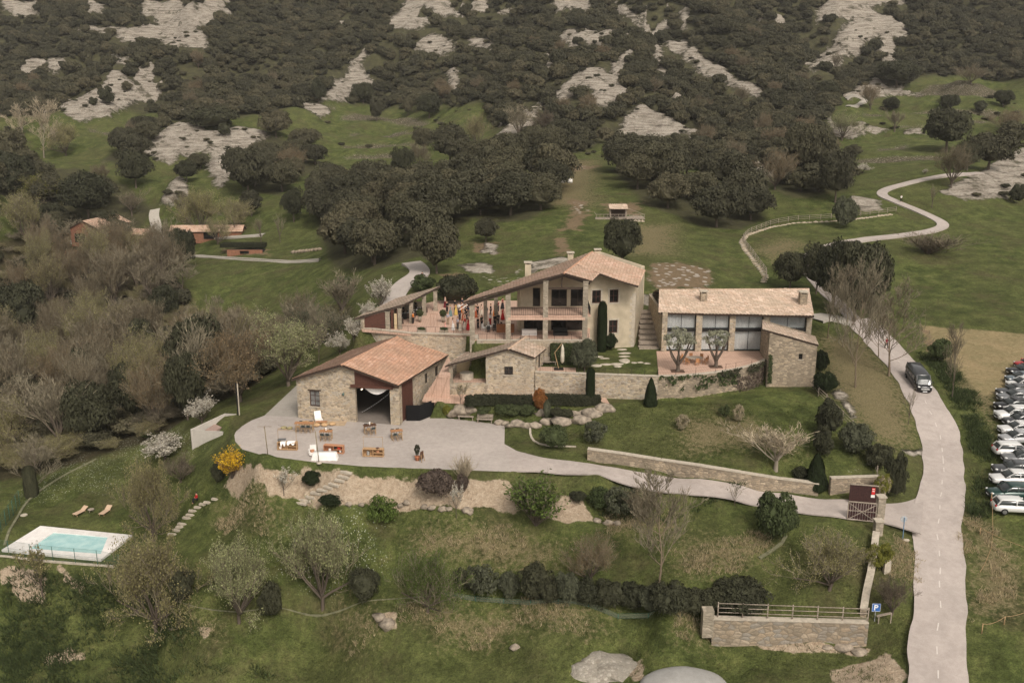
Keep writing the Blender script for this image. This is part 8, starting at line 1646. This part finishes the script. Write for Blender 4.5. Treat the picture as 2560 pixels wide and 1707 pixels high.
# the bare wood in the ravine on the left
pb = np.array([(p.x, p.y) for p in XY('s', *BARE[0][1:])]); gx, gy = scatter(pb[:,0].min(), pb[:,0].max(), pb[:,1].min(), pb[:,1].max(), 8.2); s = sdist(pb, gx, gy); nb = 0
gx, gy = gx[s > 0], gy[s > 0]; o_ = np.argsort(gy)
for x, y in zip(gx[o_], gy[o_]):
    z = hz(x, y); u, v = proj(x, y, z+5); ZN = "%s, %s" % (("nearest row", "second row", "middle row", "far row", "farthest row")[max(0, min(4, int((1130-v)/110)))], ("at the left picture edge", "left part", "middle part", "right part", "right end")[max(0, min(4, int(u/170)))])
    if u < -60 or abs(x/y) > .62: continue
    k = R_.random(); h = R_.uniform(11, 16.5); w = R_.uniform(6.5, 10)
    if u > 430 and v < 900: h *= .62; w *= .8
    if k < .48: plant('budt', Vector((x, y, z)), w, h, "budding_tree", "brown tree with rusty buds in the ravine wood, "+ZN, "tree", "brown budding trees in the left ravine wood", lm='rust' if R_.random() < .45 else 'brown')
    elif k < .70: plant('budt', Vector((x, y, z)), w, h, "budding_tree", "yellowish budding tree in the ravine wood, "+ZN, "tree", "yellowish budding trees in the left ravine wood", lm='bud')
    elif k < .92: plant('tall' if R_.random() < .6 else 'bare', Vector((x, y, z)), w, h, "bare_tree", "grey leafless tree in the ravine wood, "+ZN, "tree", "grey leafless trees in the left ravine wood")
    else: plant('oak', Vector((x, y, z)), w*.9, h*.7, "evergreen_tree", "dark evergreen tree in the ravine wood, "+ZN, "tree", "dark evergreens in the left ravine wood", lm='dark')
    nb += 1
print("ravine", nb)
# undergrowth of the ravine
gx, gy = scatter(pb[:,0].min(), pb[:,0].max(), pb[:,1].min(), pb[:,1].max(), 3.2); s = sdist(pb, gx, gy); gx, gy = gx[s > 1], gy[s > 1]
first_bare = next(o for o in bpy.data.objects if o.data is BARET[0][0]); fb2 = next(o for o in bpy.data.objects if o.data is BUDT[1][0])
rr_ = R_.uniform(1.6, 3.0, len(gx)); gn_stuff("undergrowth", gx, gy, interp(G, gx/gy, np.log(gy)), rr_, rr_*R_.uniform(.9, 1.5, len(gx)), [first_bare, fb2, protos[0]], "tangled brown undergrowth on the floor of the left ravine wood", "undergrowth")
# scrub on the hills and rocks
gx, gy = scatter(-330, 330, 200, 560, 6.5); rk_ = interp(MK['rock'], gx/gy, np.log(gy)); fo_ = interp(MK['forest'], gx/gy, np.log(gy)); nn = fbm(gx/14, gy/14, 3, 77)
k = ((rk_ > .45) & (R_.random(len(gx)) < .38)) | ((rk_ < .5) & (fo_ < .3) & (nn > .55) & (gy > 320) & (np.abs(gx/gy) < .7)); gx, gy = gx[k], gy[k]; rr_ = R_.uniform(.6, 1.7, len(gx))
gn_stuff("scrub", gx, gy, interp(G, gx/gy, np.log(gy))-.1, rr_, rr_*R_.uniform(.7, 1.1, len(gx)), protos[:3], "low dark scrub dotted over the pale rocks and terraces", "scrub")
# ---- trees and shrubs one by one: kind, u, v, width px, height px, leaf, name, category, label
TREES = [
('oak',1073,297,60,58,'dark','holm_oak','round dark oak alone at the top edge of the terraced meadow'),
('oak',942,304,40,50,'oak','holm_oak','small oak standing in the upper left of the terraced meadow'),
('oak',1020,291,32,46,'oak','holm_oak','slim oak with a bare trunk just left of the round meadow oak'),
('oak',797,261,42,62,'dark','holm_oak','tall dark oak at the foot of the left central rock'),
('oak',908,259,58,50,'dark','holm_oak','wide dark oak where the hill meets the upper left meadow'),
('oak',1004,440,66,68,'dark','holm_oak','dark oak at the bottom right corner of the terraced meadow'),
('budt',1049,421,58,72,'brown','bare_tree','brown leafless tree beside the dark oak below the terraced meadow'),
('oak',1125,412,105,95,'oak','holm_oak','broad oak to the right of the terraced meadow'),
('oak',1060,380,60,60,'oak','holm_oak','oak at the right edge of the terraced meadow'),
('budt',1194,378,60,105,'bud','bare_tree','tall thin pale budding tree right of the terraced meadow'),
('bare',1298,350,70,95,'bud','bare_tree','pale leafless tree in front of the long rock ridge'),
('budt',1360,340,60,75,'plum','bare_tree','purplish leafless tree at the foot of the central rock'),
('oak',1408,378,98,75,'oak','holm_oak','big round oak below the central rock, left of the grass saddle'),
('oak',735,556,62,82,'dark','holm_oak','dark upright oak alone on the meadow left of the big grove'),
('oak',629,541,62,65,'oak','holm_oak','oak below the lower end of the left rock slab'),
('oak',621,487,125,120,'oak','holm_oak','massive oak covering the right edge of the left rock slab'),
('budt',735,440,90,85,'rust','bare_tree','russet budding tree behind the massive oak by the rock slab'),
('bush',530,322,130,52,'dark','holm_oak','wide low oak clump on top of the left rock slab'),
('bush',561,340,36,32,'dark','shrub','small dark bush on the upper edge of the left rock slab'),
('bush',267,262,44,44,'dark','shrub','dark bush in the middle of the far left rock face'),
('bush',318,228,30,24,'oak','shrub','small bush near the top of the far left rock face'),
('bush',234,264,26,20,'dark','shrub','pair of tiny bushes on the far left rock face'),
('oak',468,456,62,55,'dark','holm_oak','oak growing low on the left rock slab'),
('oak',501,423,54,40,'oak','holm_oak','oak growing in the middle of the left rock slab'),
('oak',340,470,90,88,'dark','holm_oak','dark round oak above the grass gap left of the rock slab'),
('oak',222,552,132,112,'dark','holm_oak','very large dark oak right of the lime green tree'),
('full',117,520,105,100,'lime','lime_tree','bright lime green round tree among dark oaks on the left'),
('oak',40,505,120,120,'dark','holm_oak','large dark oak at the left edge beside the lime green tree'),
('oak',110,578,100,72,'dark','holm_oak','dark oak in front of the lime green tree'),
('oak',266,582,78,55,'dark','holm_oak','dark round oak between the two roofs of the far red house'),
('tall',110,395,100,150,'bud','poplar','tall pale poplar with white trunk at the upper left'),
('tall',55,352,70,95,'bud','poplar','smaller pale poplar left of the tall white trunked one'),
('full',165,390,90,90,'bud','budding_tree','yellowish budding tree right of the white trunked poplar'),
('full',505,590,115,130,'bud','budding_tree','yellow green budding tree in front of the left rock slab'),
('bare',463,560,60,85,'bud','bare_tree','dark branched leafless tree left of the yellow green budding tree'),
('budt',590,580,90,95,'bud','budding_tree','brown budding tree over the long tiled shed'),
('bare',330,540,60,75,'bud','bare_tree','pale leafless tree by the grass gap above the red house'),
('sapl',652,606,40,70,'bud','sapling','slender sapling on the lawn of the far house, left one'),
('sapl',700,606,40,75,'bud','sapling','slender sapling on the lawn of the far house, right one'),
('oak',460,680,70,110,'dark','evergreen_tree','ivy covered dark tree left of the far meadow'),
('oak',60,855,130,150,'dark','evergreen_tree','dark evergreen at the left edge halfway up the picture'),
('oak',505,1000,150,200,'dark','evergreen_tree','large dark evergreen standing in the ravine left of the barn'),
('oak',470,1050,100,170,'dark','evergreen_tree','dark evergreen right behind the white blossom bush'),
('full',600,1005,190,225,'rust','budding_tree','large pinkish brown budding tree left of the barn yard'),
('full',722,965,175,215,'budg','budding_tree','large yellow green budding tree nearest the barn roof'),
('budt',790,870,170,140,'grey','budding_tree','greyish budding tree on the slope above the barn'),
('tall',797,910,60,160,'bud','bare_tree','slim dark trunked bare tree between the green tree and the barn'),
('bush',862,740,58,50,'mid','shrub','green round bush on the slope left of the paved lane'),
('blos',952,775,50,90,'wht','blossom_tree','white blossom tree beside the paved lane, the tallest of the row'),
('blos',925,810,46,62,'wht','blossom_tree','white blossom tree in the row just left of the pavilion roof'),
('blos',885,850,55,62,'wht','blossom_tree','thin white blossom tree left of the pavilion wall'),
('blos',850,885,62,58,'wht','blossom_tree','lowest white blossom tree of the row behind the barn'),
('oak',1092,684,112,130,'oak','holm_oak','spreading oak with a bare trunk beside the end of the paved lane'),
('bush',1141,756,112,68,'dark','shrub','large dark bush at the back of the terrace'),
('bush',1060,728,70,40,'mid','shrub','rounded green bush right of the paved lane'),
('oak',1553,665,98,118,'dark','holm_oak','dark tree directly behind the farmhouse chimney'),
('oak',1215,605,60,55,'oak','shrub','dark oak shrub on the slope behind the terrace'),
('oak',2365,380,132,105,'dark','holm_oak','huge dark oak in the middle of the right valley meadow'),
('oak',2369,279,50,42,'dark','holm_oak','round oak above the huge oak of the right valley'),
('bush',2450,281,32,28,'dark','shrub','small round tree alone in the right valley meadow'),
('oak',2227,276,46,32,'dark','holm_oak','small dark oak beside the pale rock in the right valley'),
('oak',2066,250,66,46,'dark','holm_oak','dark oak by the far bend of the white track'),
('oak',2241,218,108,66,'dark','holm_oak','wide dark oak above the pale valley rock'),
('oak',2508,268,48,42,'dark','holm_oak','dark oak at the right end of the valley meadow'),
('oak',2470,425,132,92,'oak','holm_oak','broad oak above the right hand rock slope'),
('oak',2534,368,84,62,'oak','holm_oak','oak at the right edge above the rock slope'),
('oak',2417,428,62,72,'dark','holm_oak','dark oak where the far road meets the wood'),
('oak',2088,507,92,130,'oak','holm_oak','tall oak on the corner above the hairpin of the road'),
('oak',2018,440,112,130,'oak','holm_oak','tall oak left of the road hairpin beside the russet tree'),
('bush',2131,390,52,28,'oak','shrub','low dark bush below the pale green willow'),
('bush',2110,570,62,75,'grey','shrub','grey green bush straddling the far post and rail fence'),
('bush',2541,510,42,50,'dark','shrub','dark bush on the right hand rock slope'),
('budt',2106,352,86,82,'budg','willow','pale green willow beside the white rock in the right valley'),
('bare',2236,330,48,66,'bud','bare_tree','thin leafless tree alone on the right valley meadow'),
('budt',2426,211,72,60,'brown','bare_tree','leafless brown tree at the top of the right meadow'),
('budt',2175,275,52,70,'rust','bare_tree','russet bare tree on the pale valley rock'),
('budt',2378,470,82,118,'brown','bare_tree','brown leafless tree beside the far road end'),
('budt',1938,474,102,112,'rust','bare_tree','russet round tree at the right edge of the big grove'),
('budt',2515,330,82,62,'rust','bare_tree','russet tree at the right edge of the valley meadow'),
('bare',2087,182,34,56,'bud','bare_tree','small leafless tree in front of the great right rock'),
('sapl',2329,520,34,62,'bud','sapling','thin leafless sapling inside the road bend'),
('blos',2155,434,46,28,'wht','blossom_shrub','low white blossom bush on the valley meadow'),
('blos',2312,436,14,16,'wht','blossom_shrub','tiny white blossom bush beside the far road'),
('sprayt',2321,634,150,62,'plum','shrub','wide tangled purple brown shrub at the edge of the green field'),
('oak',1974,726,88,98,'dark','evergreen_tree','round dark evergreen right behind the glass fronted building'),
('oak',2135,806,140,200,'dark','evergreen_tree','tall dark evergreen mass behind the bare roadside trees'),
('oak',2180,775,90,150,'dark','evergreen_tree','dark evergreen next to the road behind the bare trees'),
('oak',2080,778,105,165,'dark','evergreen_tree','dark evergreen left of the tall evergreen mass by the road'),
('oak',2040,735,80,120,'dark','evergreen_tree','dark evergreen between the round one and the tall roadside mass'),
('oak',2130,730,110,125,'dark','evergreen_tree','rear dark evergreen hiding the road behind the bare trees'),
('budt',270,650,120,110,'brown','bare_tree','brown bare tree in front of the far red house'),
('bare',205,640,110,100,'brown','bare_tree','grey bare tree left of the far red house door'),
('oak',300,612,60,62,'dark','holm_oak','dark oak standing at the right corner of the far red house'),
('budt',340,655,90,85,'bud','budding_tree','budding tree in front of the low tiled annex'),
('bare',420,660,80,120,'bud','bare_tree','dark branched bare tree left of the long tiled shed'),
('budt',545,612,70,75,'bud','budding_tree','thin budding tree in front of the long tiled shed'),
('budt',225,690,120,95,'brown','bare_tree','brown bare tree below the orange roofed hut'),
('tall',2069,845,85,185,'bud','roadside_tree','bare tree nearest the right end of the glass fronted building'),
('tall',2106,867,95,210,'bud','roadside_tree','leaning bare tree with lichen, second from the glass building'),
('tall',2139,968,115,330,'bud','roadside_tree','tallest bare tree with a forked trunk on the grass bank'),
('tall',2197,893,75,160,'bud','roadside_tree','short leaning bare tree at the near edge of the road'),
('tall',2223,940,140,255,'rust','roadside_tree','broad bare tree with rusty twigs beside the van'),
('tall',2380,996,64,195,'bud','bare_tree','thin bare tree right of the van between road and car park'),
('bush',2350,905,62,58,'mid','shrub','green bush beside the road right of the van'),
('sapl',2270,1060,34,100,'bud','sapling','crooked thin sapling at the left edge of the road below the van'),
('bush',2051,930,40,54,'yew','clipped_shrub','upright clipped dark shrub beside the stone tower'),
('bush',2062,982,64,52,'yew','clipped_shrub','wide clipped dark shrub below the stone tower'),
('bush',2069,1090,72,88,'dark','shrub','tall dark shrub by the wooden rail below the tower'),
('bush',2054,1141,60,76,'dark','shrub','round dark shrub left of the grey shrub at the lawn end'),
('bush',2139,1131,86,72,'grey','shrub','spreading grey green shrub beside the rail fence'),
('bush',2195,1170,70,60,'dark','shrub','dark shrub above the gate at the end of the rail fence'),
('bush',2234,1246,58,110,'dark','shrub','tall dark shrub right behind the gate pillar'),
('cone',2038,1219,62,82,'yew','clipped_yew','smooth dark egg shaped yew standing on the driveway wall'),
('bush',2002,1197,44,30,'dark','shrub','low dark shrub left of the egg shaped yew'),
('bare',1939,1174,170,135,'pale','bare_tree','pale wide spreading bare tree on the lawn above the driveway'),
('bush',1938,1348,112,112,'mid','evergreen_tree','dense grey green round tree below the driveway'),
('budt',2072,1474,205,155,'bud','budding_tree','broad yellow brown tree in the lawn corner near the boundary wall'),
('loose',2193,1418,74,60,'lime','shrub','yellow green bush leaning over the boundary wall'),
('budt',2230,1537,88,105,'plum','bare_tree','grey purple bare tree between boundary wall and road'),
('sapl',1836,1263,34,52,'bud','sapling','small leafless sapling at the lower edge of the driveway'),
('sapl',2388,1385,0,0,'bud','skip','x'),
('loose',957,1312,84,68,'grn','shrub','light green round shrub at the foot of the sandy bank'),
('sprayt',1163,1204,54,80,'yel','shrub','tall straw coloured stems rising from the sandy bank'),
('bush',1090,1237,100,62,'plum','magnolia_shrub','wide dark shrub dotted with white flowers on the bank'),
('bush',1156,1230,38,44,'plum','magnolia_shrub','small dark shrub right of the wide white flowered one'),
('spray',1340,1312,120,145,'grn','willow_shrub','feathery bright green willow shrub on the sandy bank'),
('sapb',1141,1294,42,90,'wht','blossom_sapling','slender white blossom sapling below the dark magnolias'),
('full',1071,1530,170,160,'grn','budding_tree','fresh green bushy tree over the end of the green mesh fence'),
('bush',913,1500,82,76,'dark','shrub','dark shrub left of the fresh green tree on the fence line'),
('bush',1152,1478,48,56,'dark','shrub','dark shrub behind the fresh green tree'),
('loose',1207,1489,105,76,'grey','shrub','loose grey green shrub between two dark ones on the fence line'),
('bush',1339,1500,90,86,'dark','shrub','tallest dark round shrub of the fence row'),
('bush',1417,1507,76,76,'grey','shrub','grey topped round shrub right of the tallest one'),
('bush',1520,1515,88,62,'dark','shrub','low dark shrub left of the tall bare tree foot'),
('bush',1586,1521,80,62,'dark','shrub','low dark shrub at the foot of the tall bare tree'),
('bush',1672,1528,112,66,'dark','shrub','wide dark shrub right of the tall bare tree'),
('bush',1378,1505,58,58,'dark','shrub','small dark shrub squeezed between the tallest and the grey topped one'),
('bush',1465,1512,66,60,'dark','shrub','dark shrub between the grey topped one and the tall bare tree'),
('bush',1628,1526,70,56,'grey','shrub','grey green shrub just right of the tall bare tree foot'),
('bush',1272,1494,60,62,'grey','shrub','grey green shrub left of the tallest fence row shrub'),
('bush',1790,1530,80,58,'dark','shrub','dark shrub behind the left rails of the lower stone wall'),
('bush',1737,1536,90,62,'dark','shrub','dark shrub at the left end of the lower stone wall'),
('bush',1847,1522,150,66,'dark','shrub','long dark shrub behind the rails of the lower stone wall'),
('tall',1645,1474,185,290,'bud','bare_tree','tall wide bare tree with orange lichen in the lower garden'),
('budt',1476,1456,135,130,'rust','bare_tree','thin brown bare tree left of the tall lichen covered one'),
('loose',1500,1275,75,60,'mid','shrub','green shrub at the right end of the sandy bank'),
('loose',1555,1290,95,70,'grey','shrub','grey green shrub right of the sandy bank'),
('budt',1610,1300,100,90,'brown','shrub','brown thin shrub below the driveway'),
('bush',1443,1250,48,22,'dark','shrub','low dark mat of leaves on the sandy bank edge'),
('full',392,1575,240,240,'bud','budding_tree','big olive brown tree in front of the pool, lowest in the picture'),
('full',385,1352,150,215,'bud','budding_tree','olive brown tree right behind the pool corner'),
('full',598,1555,195,215,'budg','budding_tree','round olive green tree between the pool tree and the pale green one'),
('full',806,1518,195,255,'budg','budding_tree','large pale green tree with a dark trunk in the lower garden'),
('bush',460,1500,66,72,'dark','shrub','dark shrub between the two olive brown trees'),
('bush',681,1548,66,88,'dark','shrub','dark shrub right of the round olive green tree'),
('budt',453,1205,76,84,'plum','shrub','grey brown twiggy bush on the slope left of the yellow shrub'),
('spray',581,1195,66,82,'yel','forsythia','bright yellow flowering shrub at the left end of the sandy bank'),
('bush',548,1208,38,52,'dark','shrub','dark shrub beside the bright yellow one'),
('bush',778,1214,48,36,'yew','shrub','dark round shrub above the stone steps'),
('sapb',710,1238,54,68,'wht','sapling','small whitish sapling in the middle of the sandy bank'),
('sapb',107,1493,90,135,'bud','sapling','thin bare sapling below the pool fence'),
('tall',85,1238,110,150,'bud','bare_tree','leafless tree beside the path at the left edge'),
('col',80,1240,32,72,'dark','ivy_stump','ivy clad tree stump above the pool path'),
('bush',828,1259,66,20,'yew','shrub','flat dark shrub beside the foot of the stone steps'),
('blos',505,1058,80,76,'wht','blossom_tree','white blossom tree behind the concrete retaining box'),
('blos',413,1147,104,64,'wht','blossom_shrub','wide white blossom bush left of the concrete box'),
('bush',370,1095,40,26,'mid','shrub','small green bush at the edge of the ravine wood'),
('bush',1525,876,38,42,'yew','clipped_shrub','round clipped dark bush against the cream house wall'),
('bush',1482,858,34,48,'dark','shrub','dark bush left of the tall cypress at the house'),
('col',1504,878,23,120,'yew','cypress','tall dark cypress in front of the cream house wall'),
('oak',1461,934,66,84,'grey','olive_tree','bushy grey green tree beside the folded parasol'),
('cone',1626,1012,40,66,'yew','conifer','small dark conical fir against the retaining wall'),
('bush',1385,1118,78,54,'mid','shrub','rounded green shrub on the lawn beside the forecourt'),
('loose',1485,1110,64,60,'grey','shrub','grey green shrub on the lawn right of the rounded one'),
('loose',1705,1075,42,42,'pale','shrub','dry pale shrub on the lawn under the curved wall'),
('loose',1845,1055,34,46,'pale','shrub','dry pale upright shrub under the ivy wall'),
('loose',1810,1040,34,28,'mid','shrub','low shrub left of the dry upright shrub'),
('bush',1349,1027,36,56,'red','copper_shrub','copper orange shrub in front of the clipped hedge'),
('bush',1367,1050,20,50,'grey','shrub','narrow blue grey shrub beside the copper one'),
('bush',1117,1037,26,24,'lime','shrub','yellow green bush beside the terracotta steps'),
('sapb',1152,1012,40,60,'pale','sapling','small bare shrub at the left end of the clipped hedge'),
('bush',1247,1013,26,26,'mid','shrub','small brownish green shrub set into the clipped hedge'),
('bush',2130,575,0,0,'mid','skip','x'),
]
for kind, u, v, w, h, lm, nm, lab in TREES:
    if w == 0: continue
    cat = 'shrub' if ('shrub' in nm or nm in ('forsythia',)) else 'sapling' if 'sapling' in nm else 'stump' if 'stump' in nm else 'tree'
    kw = {}
    if kind == 'tall': kw = dict(bk='orange' if nm == 'roadside_tree' or 'lichen' in lab else 'bark')
    if nm == 'poplar': kw = dict(bk='barkp', tw='paletwig')
    if 'pale wide' in lab: kw = dict(bk='barkp', tw='paletwig')
    if 'straw' in lab: kw = dict(tw='paletwig')
    if nm == 'forsythia': kw = dict(tw='redtwig')
    plantpx(kind, u, v, w, h, nm, lab, cat, lm=lm, **kw)
# things that need the plant meshes
for p, w, h, lb in OLIVES:
    t = bpy.data.objects.new("olive_tree", None); C.objects.link(t); t.location = p; tag(t, lb, "tree", "olive trees on the terrace"); g = MB(); r = w/2
    g.tube([(0,0,-.05),(.05,0,.5),(0,.02,.95)], [.30,.24,.26], 8, cap=False)
    for k in range(6):
        a = k*1.05+.3; q1 = (.35*r*math.cos(a), .3*r*math.sin(a), 1.0+h*.17); q2 = (.62*r*math.cos(a+.2), .5*r*math.sin(a), h*.62); g.tube([(0,0,.8), q1, q2, (q2[0]*1.25, q2[1]*1.2, h*.80)], [.19,.13,.08,.03], 6, cap=False)
    o = g.build("trunk", BK['bark']); o.parent = t; c = mob("crown", OLV[0 if w > 5 else 1], t, LM['olive'], 0, (r, r*.85, h*.62)); c.location = (0, 0, h*.38)
for t in PLANTERS:
    o = mob("foliage", BUSH[2], t, LM['mid'], 0, (.62,.3,.45) if t.name.startswith("planter") else (.55,.55,1.1)); o.location = (0, 0, .3 if t.name.startswith("planter") else .75)
o = mob("foliage", LOOSE[1], POTP, LM['dark'], 0, (.38,.38,1.5)); o.location = (0, 0, .45)
for o in WLS:
    if '_wl' in o: del o['_wl']
# ---------------- the air between camera and far hills ----------------
hzm = bpy.data.materials.new("haze"); hzm.use_nodes = True; t = hzm.node_tree; t.nodes.clear(); out = t.nodes.new("ShaderNodeOutputMaterial"); pv = t.nodes.new("ShaderNodeVolumePrincipled")
pv.inputs['Color'].default_value = (.86, .84, .80, 1); pv.inputs['Density'].default_value = .00014; pv.inputs['Anisotropy'].default_value = .2; t.links.new(pv.outputs[0], out.inputs['Volume'])
zlo = float(G.min())-1.5; zhi = max(float(G.max())+22, CZ+4); g = MB(); g.box((0, 495, (zlo+zhi)/2), (2*960, 1050, zhi-zlo)); tag(g.build("haze", hzm), "thin pale haze in the air over the valley", "haze", kind='stuff')
